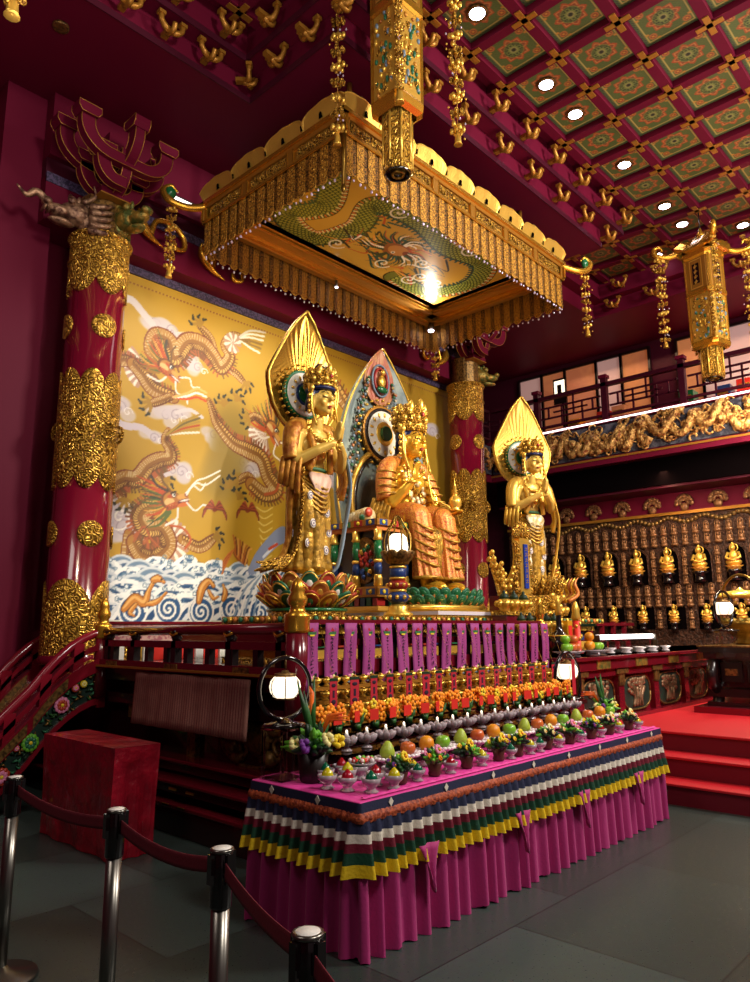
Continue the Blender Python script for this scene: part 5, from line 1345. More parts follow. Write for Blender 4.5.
def head_parts(t, hc, s, skin, crown_h, crown_style, band, fused):
    """face details and crown. hc = head centre, s = scale (head half height = .16 s); fused = the body lumps"""
    x, y, z = hc
    m = fused
    m.ell((x, y, z + .01 * s), (.118 * s, .135 * s, .155 * s), 18, 14); m.ell((x, y - .035 * s, z - .075 * s), (.092 * s, .095 * s, .085 * s), 16, 12)
    m.ell((x, y - .095 * s, z - .125 * s), (.035 * s, .03 * s, .03 * s), 10, 8)
    m.tube([(x, y - .125 * s, z + .055 * s), (x, y - .15 * s, z + .0 * s), (x, y - .17 * s, z - .035 * s)], [.014 * s, .018 * s, .024 * s], 8)
    for q in (-1, 1):
        m.ell((x + q * .055 * s, y - .108 * s, z - .045 * s), (.04 * s, .03 * s, .04 * s), 10, 8)
        m.ell((x + q * .048 * s, y - .118 * s, z + .018 * s), (.032 * s, .018 * s, .018 * s), 10, 8)
        m.ell((x + q * .122 * s, y - .01 * s, z - .05 * s), (.016 * s, .035 * s, .11 * s), 10, 8)
    f = MB('ink_dark', True)
    for q in (-1, 1):
        f.tube([(x + q * .02 * s, y - .136 * s, z + .008 * s), (x + q * .05 * s, y - .139 * s, z + .0 * s), (x + q * .08 * s, y - .122 * s, z + .01 * s)], .0045 * s, 5)
        f.tube([(x + q * .018 * s, y - .133 * s, z + .045 * s), (x + q * .05 * s, y - .132 * s, z + .066 * s), (x + q * .09 * s, y - .108 * s, z + .05 * s)], .004 * s, 5)
    f.build('eye_line', t)
    f = MB('lip', True); f.ell((x, y - .137 * s, z - .083 * s), (.026 * s, .012 * s, .008 * s), 10, 6); f.ell((x, y - .133 * s, z - .097 * s), (.02 * s, .012 * s, .009 * s), 10, 6); f.build('mouth', t)
    c = MB('hair_blue', True); c.ell((x, y + .02 * s, z + .055 * s), (.127 * s, .135 * s, .125 * s), 18, 12)
    for q in (-1, 1): c.tube([(x + q * .118 * s, y - .03 * s, z + .08 * s), (x + q * .13 * s, y + .03 * s, z - .02 * s), (x + q * .12 * s, y + .07 * s, z - .12 * s)], [.03 * s, .035 * s, .02 * s], 7)
    c.build('hair', t)
    c = MB(band, True); c.torus((x, y + .005 * s, z + .105 * s), .128 * s, .022 * s, 'z', 28, 8, sy=1.08); c.build('crown_band', t)
    c = MB('gold_carved', True)
    zb = z + .11 * s
    ch = crown_h * s
    c.lathe([(.135 * s, 0), (.15 * s, ch * .3), (.155 * s, ch * .62), (.12 * s, ch * .86), (.05 * s, ch * 1.0), (0, ch)], (x, y + .01 * s, zb), 28, mod=lambda a, z_: 1 + .05 * cos(9 * a))
    for row, (zz, n, sz) in enumerate(((.12, 18, .02), (.36, 15, .028), (.6, 13, .03), (.8, 9, .026))):
        for k in range(n):
            a = 2 * PI * (k + .5 * row) / n; rr = (.15 if zz < .7 else .125) * s
            c.use('gold_bright' if (k + row) % 2 else 'gold_carved'); c.ell((x + rr * cos(a), y + .01 * s + rr * sin(a), zb + ch * zz), (sz * s, sz * s, sz * s * 1.3), 6, 5)
    for k in range(7):
        a = -PI / 2 + (k - 3) * .75; rr = .14 * s; hh = ch * (1.08 - .1 * abs(k - 3))
        c.use('gold_bright'); c.ell((x + rr * cos(a), y + .01 * s + rr * sin(a), zb + hh * .78), (.026 * s, .026 * s, hh * .26), 7, 6)
    c.use('enamel_red'); c.ell((x, y - .155 * s, zb + ch * .5), (.018 * s, .012 * s, .024 * s), 8, 6)
    c.use('gold_bright').torus((x, y + .005 * s, z + .135 * s), .14 * s, .012 * s, 'z', 24, 6, sy=1.08)
    for q in (-1, 1):
        c.ell((x + q * .15 * s, y - .02 * s, z + .1 * s), (.025 * s, .045 * s, .05 * s), 8, 6)
        c.tube(spline([(x + q * .15 * s, y - .04 * s, z + .08 * s), (x + q * .165 * s, y - .05 * s, z - .1 * s), (x + q * .15 * s, y - .11 * s, z - .3 * s)], 4), .011 * s, 6)
        for j in range(4): c.ell((x + q * .17 * s, y - .02 * s, z + (.02 - .055 * j) * s), (.02 * s, .02 * s, .026 * s), 6, 5)
    if crown_style == 'bun':
        c.use('hair_blue').ell((x, y + .02 * s, zb + crown_h * .95 * s), (.06 * s, .06 * s, .07 * s), 10, 8); c.use('enamel_white').ell((x + .03 * s, y - .05 * s, zb + crown_h * .98 * s), (.03 * s, .02 * s, .035 * s), 8, 6)
    c.build('crown', t)

def hand(m, wrist, along, palm_n, s=1., curl=.1, side=1):
    """Palm, four unequal fingers and a side thumb. along = finger direction, palm_n = the way the palm faces."""
    W = Vector(wrist); A = Vector(along).normalized(); Pn = Vector(palm_n); Pn = (Pn - A * Pn.dot(A)).normalized(); S = A.cross(Pn) * side
    rot = Matrix((S, Pn, A)).transposed()
    m.ell(W + A * .05 * s, (.042 * s, .018 * s, .058 * s), 12, 8, rot)
    for k, (off, L) in enumerate(((-.03, .075), (-.01, .09), (.011, .086), (.03, .066))):
        b = W + A * .09 * s + S * off * s; p1 = b + (A + Pn * curl * .5) * L * .5 * s; p2 = p1 + (A + Pn * curl * 1.4).normalized() * L * .5 * s
        m.tube([tuple(b - A * .02 * s), tuple(b), tuple(p1), tuple(p2)], [.0115 * s, .0115 * s, .0105 * s, .008 * s], 8)
    b = W + A * .03 * s - S * .035 * s
    m.tube([tuple(b), tuple(b + (A * .6 - S * .6 + Pn * .3) * .05 * s), tuple(b + (A * .9 - S * .6 + Pn * .5) * .085 * s)], [.014 * s, .0125 * s, .009 * s], 8)

def lotus_base(t, r, h, mats, n=14, rows=3):
    m = MB('gold_carved', True); m.lathe([(r * .82, 0), (r * .84, .05), (r * .7, .07), (r * .62, h * .5), (r * .8, h - .02), (r * .8, h), (0, h)], n=32); m.use('skin_gold').lathe([(0, h + .012), (r * .6, h + .012), (r * .72, h - .01)], n=28)
    m.use('enamel_green'); m.torus((0, 0, .06), r * .84, .018, 'z', 32, 6); m.build('lotus_core', t)
    for rr in range(rows):
        for k in range(n):
            a = 2 * PI * (k + .5 * (rr % 2)) / n; tilt = [.95, .6, .3][rr]; q = [.8, .83, .8][rr] * r
            c = Vector((q * cos(a), q * sin(a), [.14, .2, .27][rr] / .36 * h))
            rot = (Matrix.Rotation(a, 3, 'Z') @ Matrix.Rotation(tilt, 3, 'Y'))
            m = MB(mats[(k + rr) % len(mats)], True)
            w = r * .225; L = h * .46
            m.ell(c, (.035 * r / .5, w, L), 12, 8, rot); m.use('gold_bright').tube([tuple(c + rot @ Vector((.034 * r / .5, w * .93 * cos(b), L * .93 * sin(b)))) for b in np.linspace(-.5, PI + .5, 14)], .008, 5)
            m.use(['enamel_green', 'gold_bright', 'enamel_white'][(k + rr) % 3]); m.ell(c + rot @ Vector((.025 * r / .5, 0, L * .1)), (.022 * r / .5, w * .42, L * .42), 8, 6, rot); m.use('enamel_red').ell(c + rot @ Vector((.04 * r / .5, 0, L * .0)), (.014 * r / .5, w * .18, L * .18), 7, 5, rot)
            m.build('lotus_petal', t)

def fold_skirt(m, zs, cx, cy, rx, ry, n, amp, ph=0., N=88):
    """Skirt of vertical folds: lists of heights, centres and radii, top first."""
    rows = []
    for i, z in enumerate(zs):
        row = []
        for j in range(N):
            a = 2 * PI * j / N
            f = 1 + amp[i] * (.6 * cos(n * a + ph + 1.3 * sin(3 * z + 2 * a)) + .4 * cos((n * 2 + 1) * a + 2 * z))
            row.append((cx[i] + rx[i] * f * cos(a), cy[i] + ry[i] * f * sin(a), z))
        rows.append(row)
    m.grid(rows, True, True)

def standing(loc, label, left):
    t = thing('bodhisattva_statue', label, 'statue', loc)
    F = .42
    skin = 'skin_gold'
    lotus_base(t, .47, .36, ['petal_red', 'petal_orange', 'petal_green'] if left else ['gold_bright', 'gold_soft', 'gold_bright']) if left else None
    lean = lambda z: -.15 * max(0, (z - .8)) ** 1.2       # the body bows forward
    B = MB(skin, True)
    def Z(z): return F + z
    # feet and legs
    for q in (-1, 1):
        B.ell((q * .09, -.08, Z(.03)), (.05, .12, .035), 10, 7); B.tube([(q * .09, -.02, Z(.03)), (q * .1, -.02, Z(.45)), (q * .1, 0, Z(.9))], [.055, .075, .11], 10)
        for k in range(5): B.ell((q * (.06 + .017 * k), -.185 + .008 * abs(k - 1), Z(.02)), (.011, .02, .012), 6, 5)
    B.ell((0, 0, Z(.95)), (.19, .135, .16), 14, 10); B.ell((0, -.04, Z(1.12)), (.15, .115, .15), 14, 10)
    B.ell((0, -.06, Z(1.32)), (.2, .14, .19), 14, 10); B.ell((0, -.09, Z(1.42)), (.22, .1, .09), 14, 10)
    hy_ = -.17
    B.tube([(0, -.1, Z(1.42)), (0, hy_ + .03, Z(1.62))], [.075, .065], 12)
    hands_z = 1.36
    for q in (-1, 1):
        B.ell((q * .22, -.08, Z(1.42)), (.09, .085, .09), 12, 8)
        B.tube([(q * .24, -.08, Z(1.42)), (q * .29, -.12, Z(1.26)), (q * .3, -.17, Z(1.12))], [.082, .072, .064], 12); B.ell((q * .3, -.17, Z(1.12)), .064, 10, 8)
        B.tube([(q * .3, -.17, Z(1.12)), (q * .17, -.33, Z(1.22)), (q * .035, -.43, Z(1.30))], [.062, .052, .038], 12)
        hand(B, (q * .022, -.44, Z(1.32)), (-q * .04, -.25, 1), (-q, 0, 0), 1.15, .02, q)
    head_parts(t, (0, hy_ - .01, Z(1.80)), 1.05, skin, .23, 'bun' if left else 'leaf', 'hair_blue', B)
    sculpt(B, 'body', t, .0125, 3)
    # lower skirt
    m = MB('robe_gold' if left else 'robe_gold', True)
    zs = [1.0, .9, .75, .55, .35, .18, .07, .03]
    fold_skirt(m, [Z(z) for z in zs], [0] * 8, [0, 0, -.01, -.02, -.01, 0, .01, .02], [.2, .225, .235, .235, .225, .225, .25, .26], [.15, .175, .185, .18, .175, .18, .2, .21], 7, [.02, .05, .07, .09, .11, .13, .15, .16])
    o = m.build('skirt', t); so = o.modifiers.new('s', 'SOLIDIFY'); so.thickness = .012
    # knees pressing forward
    m = MB('robe_gold' if left else 'robe_white', True)
    for q in (-1, 1): m.ell((q * .105, -.1, Z(.62)), (.1, .1, .34), 12, 9); m.ell((q * .1, -.1, Z(.3)), (.085, .085, .26), 12, 9)
    m.build('leg_drapery', t)
    for (x, z, y) in ((-.13, .78, -.19), (.08, .62, -.21), (-.1, .5, -.2), (.13, .42, -.185), (-.14, .3, -.17), (.09, .24, -.185), (-.2, .6, -.1), (-.22, .4, -.05)):
        m = MB('enamel_white', True); m.ell((x, y + .006, Z(z)), (.042, .01, .05), 12, 6); m.use('enamel_purple'); m.torus((x, y - .001, Z(z)), .03, .005, 'y', 14, 5); m.ell((x, y - .001, Z(z)), (.014, .006, .014), 8, 5)
        m.build('printed_medallion', t)
    m = MB('robe_pale' if left else 'robe_white', True)
    P = [[(w * (.13 + .03 * sin(i)) * (1 - .35 * i / 9), -.165 - .03 * sin(i * .5) - .01 * cos(w * 9 + i) - .02 * (1 - w * w), Z(1.02 - .045 * i)) for w in np.linspace(-1, 1, 13)] for i in range(10)]
    m.grid(P); o = m.build('front_sash', t); so = o.modifiers.new('s', 'SOLIDIFY'); so.thickness = .015
    m = MB('robe_gold', True)
    for k in range(6): m.tube(spline([(-.2, -.08, Z(1.0 - .02 * k)), (-.08, -.2, Z(.9 - .05 * k)), (.06, -.215, Z(.86 - .045 * k)), (.2, -.09, Z(.98 - .02 * k))], 5), .016, 6)
    m.build('overskirt_fold', t)
    m = MB('gold_bright', True); m.torus((0, -.02, Z(1.02)), .185, .025, 'z', 28, 8, sy=.8); m.use('ribbon_green').torus((0, -.03, Z(1.07)), .165, .02, 'z', 28, 8, sy=.8); m.build('belt', t)
    # shawl over the shoulders and upper arms
    m = MB('robe_orange' if left else 'gold_soft', True)
    for q in (-1, 1):
        m.tube(spline([(q * .07, -.0, Z(1.55)), (q * .17, -.03, Z(1.53)), (q * .28, -.07, Z(1.44)), (q * .325, -.1, Z(1.28)), (q * .34, -.13, Z(1.12))], 5), [.05, .06, .07, .08, .085, .09, .095, .1, .1, .1, .098, .096, .094, .092, .09, .09, .09, .088, .086, .084, .082], 12)
        m.tube(spline([(q * .1, -.02, Z(1.5)), (q * .13, -.17, Z(1.4)), (q * .11, -.21, Z(1.2)), (q * .15, -.17, Z(1.04))], 5), .035, 8)
    m.build('shawl', t)
    for q in (-1, 1):      # hanging sleeve cuffs at the elbows
        for k in range(4):
            m = MB('robe_orange' if left else 'gold_bright', True); m.ribbon(spline([(q * (.3 + .03 * k), -.2 + .05 * k, Z(1.16)), (q * (.33 + .03 * k), -.2 + .05 * k, Z(.98)), (q * (.31 + .03 * k), -.16 + .05 * k, Z(.78 + .04 * k))], 4), .09, .02, (.3, 1, 0), .02)
            m.build('sleeve_fold', t)
    m = MB('gold_bright', True)
    for k in range(13):
        a = -PI + PI * k / 12; m.ell((.13 * cos(a), -.165 + .075 * sin(a) * .8, Z(1.47 + .1 * sin(a) * 1.)), (.02, .018, .022), 7, 5)
    for k in range(9): m.ell((.11 * sin((k - 4) * .33), -.21 + .004 * abs(k - 4), Z(1.33 - .025 * (4 - abs(k - 4)))), (.022, .016, .026), 7, 5)
    m.ell((0, -.215, Z(1.22)), (.04, .02, .05), 8, 6); m.build('necklace', t)
    m = MB('gold_bright', True)
    for q in (-1, 1): m.torus((q * .055, -.41, Z(1.285)), .042, .012, 'y', 16, 6); m.torus((q * .075, -.39, Z(1.275)), .045, .01, 'y', 16, 6)
    m.build('bracelet', t)
    # long scarves
    m = MB('ribbon_blue' if left else 'gold_soft', True)
    m.ribbon(spline([(.3, -.26, Z(1.2)), (.36, -.25, Z(.9)), (.33, -.2, Z(.5)), (.22, -.22, Z(.12)), (.16, -.2, Z(.02))], 6), [.06] * 8 + [.075] * 8 + [.06] * 5 + [.05] * 4, .014, (.3, 1, 0), .012); m.build('scarf', t)
    m = MB('robe_orange' if left else 'gold_bright', True)
    m.ribbon(spline([(-.32, -.12, Z(1.1)), (-.3, -.05, Z(.7)), (-.27, -.0, Z(.35)), (-.36, .05, Z(.1)), (-.52, .08, Z(.02))], 6), [.1] * 10 + [.12] * 10 + [.1] * 5, .018, (.4, 1, 0), .025); m.build('scarf', t)
    m = MB('gold_carved', True)
    m.ribbon(spline([(-.26, -.2, Z(1.05)), (-.24, -.17, Z(.6)), (-.26, -.12, Z(.25)), (-.36, -.05, Z(.06)), (-.5, -.02, Z(-.02))], 6), .08, .018, (.7, 1, 0), .02)
    if left:
        for k in range(7): m.tube(spline([(-.3, .02 * k - .1, Z(.16)), (-.42, .04 * k - .12, Z(.06 + .02 * (k % 3))), (-.55 - .02 * (k % 2), .05 * k - .14, Z(.02 + .04 * (k % 3)))], 4), [.03] * 5 + [.025, .02, .015, .008], 6)
    m.build('scarf', t)
    # aureole
    fl = flame_leaf(.5, .99, 'aureole_gold' if left else 'gold_soft', t, .2, F + 1.93, tip_fwd=.03, below=.42); fl.location.x = .07
    fl['label'] = 'flame shaped gilt aureole'
    halo_disc(t, .11, F + 1.93, .27, ([(1.0, 'enamel_green', .02), (.88, 'enamel_white', .03), (.46, 'enamel_blue', .045), (.37, 'enamel_green', .06)] if left else [(1.0, 'enamel_green', .02), (.9, 'enamel_white', .03), (.52, 'gold_bright', .04), (.42, 'enamel_green', .07)]))
    m = MB('black_wood'); m.box(-.05, .05, .22, .3, F - .35, F + 1.75); m.use('black_wood').box(-.16, .16, .2, .32, F - .42, F - .3); m.build('aureole_post', t)
    return t
L0 = standing((5.0, 5.62, 1.72), 'standing golden statue with joined palms on a red and green lotus', True)
R0 = standing((9.36, 5.66, 1.76), 'standing all gilt statue with joined palms behind the blue plaque tablet', False)
R0.rotation_euler = (0, 0, math.radians(-24))
m = MB('gold_carved', True); m.lathe([(.5, 0), (.52, .05), (.42, .08), (.4, .18), (.46, .22), (.46, .27), (.38, .3), (.38, .4), (0, .42)], n=32); m.build('pedestal', R0)
rs = random.Random(4)
kd_ = MB('gold_bright', True).ell((0, 0, 0), (.06, .06, .045), 7, 5).data('carved_knob')
for k in range(46):
    a = rs.uniform(0, 2 * PI); z = rs.uniform(.05, .42); r = .5 - .25 * z
    o = bpy.data.objects.new('carved_knob', kd_); COL.objects.link(o); o.parent = R0; o.location = (r * cos(a), r * sin(a), z)
for k in range(9):
    m = MB('gold_carved', True); a = -2.6 + k * .18; m.tube(spline([(.4 * cos(a), .4 * sin(a), .3), (.52 * cos(a), .52 * sin(a), .42), (.5 * cos(a), .55 * sin(a), .55 + .04 * (k % 2))], 4), [.04] * 6 + [.03, .02, .01], 6); m.build('gold_frond', R0)
for k in range(4): m = MB('gold_bright' if k % 2 else 'petal_orange', True); m.tube(spline([(.42, -.3 + .07 * k, .2), (.58, -.32 + .08 * k, .3), (.55, -.3 + .07 * k, .45), (.62, -.3 + .07 * k, .55)], 4), [.03] * 8 + [.025, .02, .015, .01, .006], 6); m.build('carved_flame', R0)

# ---- the seated buddha
BU = thing('seated_buddha_statue', 'large seated golden buddha in orange red robes, tall crown and grey boat shaped aureole', 'statue', (7.22, 6.1, 1.8))
sk = 'skin_gilt'
S = 1.28
B = MB(sk, True)
# local: feet at y=-.42, pelvis at y=.2; z=0 is 1.8
for q in (-1, 1):
    B.ell((q * .19, -.52, .3), (.085, .17, .06), 12, 8)
    for k in range(5): B.ell((q * (.145 + .024 * k), -.68 + .012 * abs(k - 1), .275), (.016, .03, .018), 7, 5)
    B.tube([(q * .19, -.4, .3), (q * .24, -.34, .8), (q * .28, -.3, 1.16)], [.075, .11, .13], 12); B.tube([(q * .28, -.3, 1.16), (q * .2, .2, 1.12)], [.15, .19], 12)
B.ell((0, .22, 1.12), (.33, .26, .22), 14, 10); B.ell((0, .17, 1.4), (.25, .19, .28), 14, 10); B.ell((0, .12, 1.64), (.31, .2, .24), 16, 12); B.ell((0, .11, 1.8), (.33, .14, .11), 14, 10)
for q in (-1, 1): B.ell((q * .13, -.02, 1.66), (.12, .08, .1), 12, 8)
B.tube([(0, .1, 1.82), (0, .04, 2.06)], [.1, .09], 12)
# right arm raised before the chest, left hand on the knee holding the pagoda
B.ell((-.33, .1, 1.78), (.12, .11, .12), 12, 8); B.tube([(-.35, .1, 1.78), (-.43, .02, 1.56), (-.45, -.06, 1.36)], [.115, .1, .09], 12); B.ell((-.45, -.06, 1.36), .09, 10, 8); B.tube([(-.45, -.06, 1.36), (-.37, -.2, 1.5), (-.3, -.28, 1.62)], [.085, .07, .052], 12)
hand(B, (-.29, -.29, 1.63), (.25, -.1, 1), (.1, -1, 0), 1.5, .35, -1)
B.ell((.33, .1, 1.78), (.12, .11, .12), 12, 8); B.tube([(.35, .1, 1.78), (.46, .02, 1.54), (.47, -.04, 1.34)], [.115, .1, .09], 12); B.ell((.47, -.04, 1.34), .09, 10, 8); B.tube([(.47, -.04, 1.34), (.42, -.2, 1.28), (.38, -.3, 1.25)], [.085, .07, .055], 12)
hand(B, (.38, -.3, 1.25), (-.05, -1, .05), (0, 0, 1), 1.5, .3, 1)
head_parts(BU, (0, -.01, 2.22), 1.42, sk, .26, 'tall', 'gold_carved', B)
sculpt(B, 'body', BU, .0165, 3)
# robes
m = MB('robe_red', True)
for q in (-1, 1):
    rows = []
    for i, (y, z, rx, rz) in enumerate(((.3, 1.12, .24, .22), (.05, 1.15, .225, .21), (-.18, 1.18, .2, .19), (-.32, 1.16, .18, .17))):
        rows.append([(q * .23 + rx * cos(a), y, z + rz * sin(a)) for a in np.linspace(0, 2 * PI, 28, endpoint=False)])
    m.grid(rows, True); m.ell((q * .25, -.31, 1.15), (.185, .15, .18), 16, 10)
    fold_skirt(m, [1.2, 1.0, .8, .6, .46, .40], [q * .25, q * .25, q * .24, q * .23, q * .22, q * .22], [-.33, -.36, -.39, -.41, -.43, -.44], [.175, .17, .16, .165, .18, .185], [.14, .14, .13, .135, .15, .155], 6, [.02, .05, .08, .11, .14, .16], q)
m.build('knee_robe', BU)
m = MB('robe_gold', True)
for q in (-1, 1):
    for k in range(5):
        z = 1.05 - .11 * k; m.tube(spline([(q * .09, -.38, z), (q * .17, -.53 - .01 * k, z - .07), (q * .3, -.53 - .01 * k, z - .06), (q * .41, -.4, z + .03)], 5), .015, 6)
    m.torus((q * .22, -.44, .4), .185, .022, 'z', 24, 6, sy=.85)
m.build('robe_fold', BU)
m = MB('robe_gold', True)
for i in range(7):
    x = -.1 + .033 * i; m.ribbon(spline([(x, -.2, 1.12), (x * 1.1, -.4, .98), (x * 1.2, -.42, .6), (x * 1.3, -.42, .36 + .03 * (i % 2))], 5), .05, .016, (1, 0, 0), .012)
m.build('lap_drapery', BU)
m = MB('robe_red', True)
for q in (-1, 1):
    m.tube(spline([(q * .1, .13, 1.98), (q * .24, .1, 1.93), (q * .39, .08, 1.8), (q * .47, .04, 1.56), (q * .5, -.0, 1.38)], 5), [.05, .055, .06, .068, .08, .09, .1, .11, .115, .118, .12, .12, .12, .12, .118, .116, .114, .112, .11, .108, .105], 14)
rows = [[((.36 + .02 * sin(5 * z)) * cos(a), .17 + .24 * sin(a), z) for a in np.linspace(-.35, PI + .35, 24)] for z in np.linspace(1.0, 1.86, 8)]
m.grid(rows); o = m.build('robe', BU)
for q in (-1, 1):
    m = MB('robe_gold', True)
    for k in range(4): m.torus((q * (.41 + .025 * k), .06 - .03 * k, 1.76 - .1 * k), .125, .012, 'z', 20, 6)
    for k in range(5): m.ribbon(spline([(q * (.47 + .02 * k), -.06 + .05 * k, 1.42), (q * (.52 + .02 * k), -.02 + .05 * k, 1.2), (q * (.5 + .02 * k), .02 + .05 * k, .95 + .05 * (k % 2))], 4), .1, .02, (.2, 1, 0), .02)
    m.build('sleeve_hem', BU)
for k in range(44):
    a = rs.uniform(-1, 1); z = rs.uniform(1.18, 1.8)
    m = MB(rs.choice(['gold_bright', 'robe_white', 'gold_carved', 'robe_white']), True); m.ell((a * .2, -.06 - .03 * cos(a * 2) - .02 * (1.8 - z), z), (.035, .03, .04), 8, 6); m.build('chest_jewel', BU)
m = MB('gold_bright', True)
for q in (-1, 1):
    m.tube(spline([(q * .2, -.07, 2.3), (q * .22, -.1, 2.0), (q * .2, -.14, 1.7), (q * .24, -.18, 1.4)], 5), .014, 6)
for k in range(12): a = PI * k / 11; m.ell((.2 * cos(a), -.05 - .05 * sin(a), 1.86 - .1 * sin(a)), (.026, .022, .028), 7, 5)
m.use('ribbon_green')
for k in range(4): m.tube(spline([(.06, -.04, 2.0 - .03 * k), (.16, -.02, 1.98 - .03 * k), (.26, .04, 1.98 - .02 * k)], 4), .011, 5)
m.build('necklace', BU)
m = MB('gold_bright', True); m.torus((-.31, -.27, 1.6), .062, .016, 'z', 16, 6); m.build('bracelet', BU)
m = MB('gold_bright', True); m.torus((.39, -.27, 1.25), .065, .016, 'y', 16, 6); m.build('bracelet', BU)
m = MB('gold_bright', True); m.lathe([(.06, 0), (.075, .015), (.05, .03), (.07, .06), (.085, .12), (.07, .17), (.03, .2), (.028, .23), (.045, .235), (.02, .26), (.035, .27), (.015, .3), (.025, .31), (.008, .36), (0, .44)], (.37, -.44, 1.29), 18); m.build('small_pagoda', BU)
m = MB('gold_soft', True)
for k in range(4): m.ribbon(spline([(.42, -.14, 1.45 - .03 * k), (.55, -.2 - .03 * k, 1.4 - .03 * k), (.66 + .02 * k, -.24, 1.3 - .05 * k)], 4), .03, .01, (0, 1, .4), .006)
m.build('robe_tie', BU)
# throne
th = []
m = MB('gold_wood'); m.box(-.95, .62, -.28, .55, 1.0, 1.08); m.use('petal_orange').box(-.93, .6, -.25, .53, .95, 1.0); m.use('gold_wood').box(-.95, .62, -.28, .55, .16, .28); m.use('gold_soft').box(-.97, .64, -.3, .57, 0, .05); m.use('black_wood').box(-.86, .55, -.19, .48, .05, .97)
m.build('throne_frame', BU)
for x0, y0, dx, dy in ((-.955, -.26, 0, 1), (-.94, -.285, 1, 0)):
    for zz in (1.04, .22):
        m = MB('gold_wood', True); L_ = .82 if dy else .62; e_ = .002
        m.box(x0 - (e_ if dy else 0), x0 + (e_ if dy else L_), y0 - (0 if dy else e_), y0 + (L_ if dy else e_), zz - .036, zz + .036)
        for k in range(4 if dy else 3):
            u = .09 + .2 * k
            px, py = x0 + dx * u, y0 + dy * u
            m.use(['enamel_blue', 'enamel_red', 'petal_green'][k % 3]); m.box(px - (.004 if dy else .07), px + (.004 if dy else .07), py - (.07 if dy else .004), py + (.07 if dy else .004), zz - .035, zz + .035)
            m.use('yellow_flower').ell((px - (.006 if dy else 0), py - (0 if dy else .006), zz), (.012 if dy else .03, .03 if dy else .012, .026), 8, 5)
        m.build('painted_border', BU)
for px, py in ((-.9, -.24), (-.9, .12), (-.9, .5), (-.42, -.24)):
    m = MB('gold_bright', True); m.lathe([(.04, .28), (.055, .3), (.05, .36), (.055, .38), (.045, .4), (.045, .42)], (px, py, 0), 14); m.use('enamel_blue').lathe([(.04, .42), (.05, .5), (.04, .56)], (px, py, 0), 14); m.use('gold_bright').lathe([(.045, .56), (.055, .58), (.045, .6)], (px, py, 0), 14)
    m.use('enamel_green').lathe([(.045, .6), (.05, .7), (.045, .82)], (px, py, 0), 14); m.use('gold_bright').lathe([(.045, .82), (.06, .84), (.045, .87), (.05, .95)], (px, py, 0), 14); m.build('throne_pillar', BU)
m = MB('gold_dull', True); poly = [(-.16 + .3 + .2 * cos(a) - .15, .6 + .28 * sin(a)) for a in np.linspace(0, 2 * PI, 20, endpoint=False)]
m.prism(poly, -.885, -.865, 'yz')
for k in range(26):
    a, r = rs.uniform(0, 6.28), rs.uniform(0, .15); m.use(rs.choice(['enamel_blue', 'enamel_red', 'enamel_green', 'gold_bright', 'petal_red'])); m.ell((-.895, -.01 + r * cos(a), .6 + 1.35 * r * sin(a)), (.02, .035, .035), 7, 5)
m.build('side_panel', BU)
for k in range(7):
    m = MB(['enamel_red', 'petal_green', 'enamel_blue'][k % 3]); m.box(-.9, -.88, -.22 + .1 * k, -.15 + .1 * k, .06, .15); m.build('lower_panel', BU)
    m = MB(['enamel_red', 'petal_green', 'enamel_blue'][k % 3]); m.box(-.87 + .2 * k, -.75 + .2 * k, -.21, -.195, .06, .15); m.build('lower_panel', BU)
m = MB('robe_white', True)
for k in range(5): m.ell((-.72 + .03 * k, .1 + .08 * k, 1.16), (.12, .09, .12), 10, 7)
m.use('petal_red').ell((-.78, .02, 1.2), (.06, .03, .06)); m.use('petal_green').ell((-.8, .1, 1.14), (.05, .05, .05))
m.build('cushion', BU)
# lotus footrest
m = MB('skin_gold', True); m.lathe([(.5, .1), (.52, .2), (.5, .24), (0, .245)], (0, -.5, 0), 32, sx=1.15, sy=.55); m.use('gold_bright').lathe([(.6, 0), (.6, .06), (.5, .08)], (0, -.5, 0), 32, sx=1.15, sy=.55); m.build('footrest', BU)
for rr in range(2):
    for k in range(22):
        a = 2 * PI * (k + .5 * rr) / 22; c = Vector((.6 * cos(a), -.5 + .32 * sin(a), .11 + .07 * rr)); rot = Matrix.Rotation(a, 3, 'Z') @ Matrix.Rotation(.75 - .3 * rr, 3, 'Y')
        m = MB('petal_green', True); m.ell(c, (.03, .085, .1), 10, 7, rot); m.use('enamel_green').ell(c + rot @ Vector((.022, 0, .01)), (.018, .05, .06), 8, 6, rot); m.use('petal_orange').ell(c + rot @ Vector((.036, 0, -.01)), (.01, .02, .03), 7, 5, rot); m.build('lotus_petal', BU)
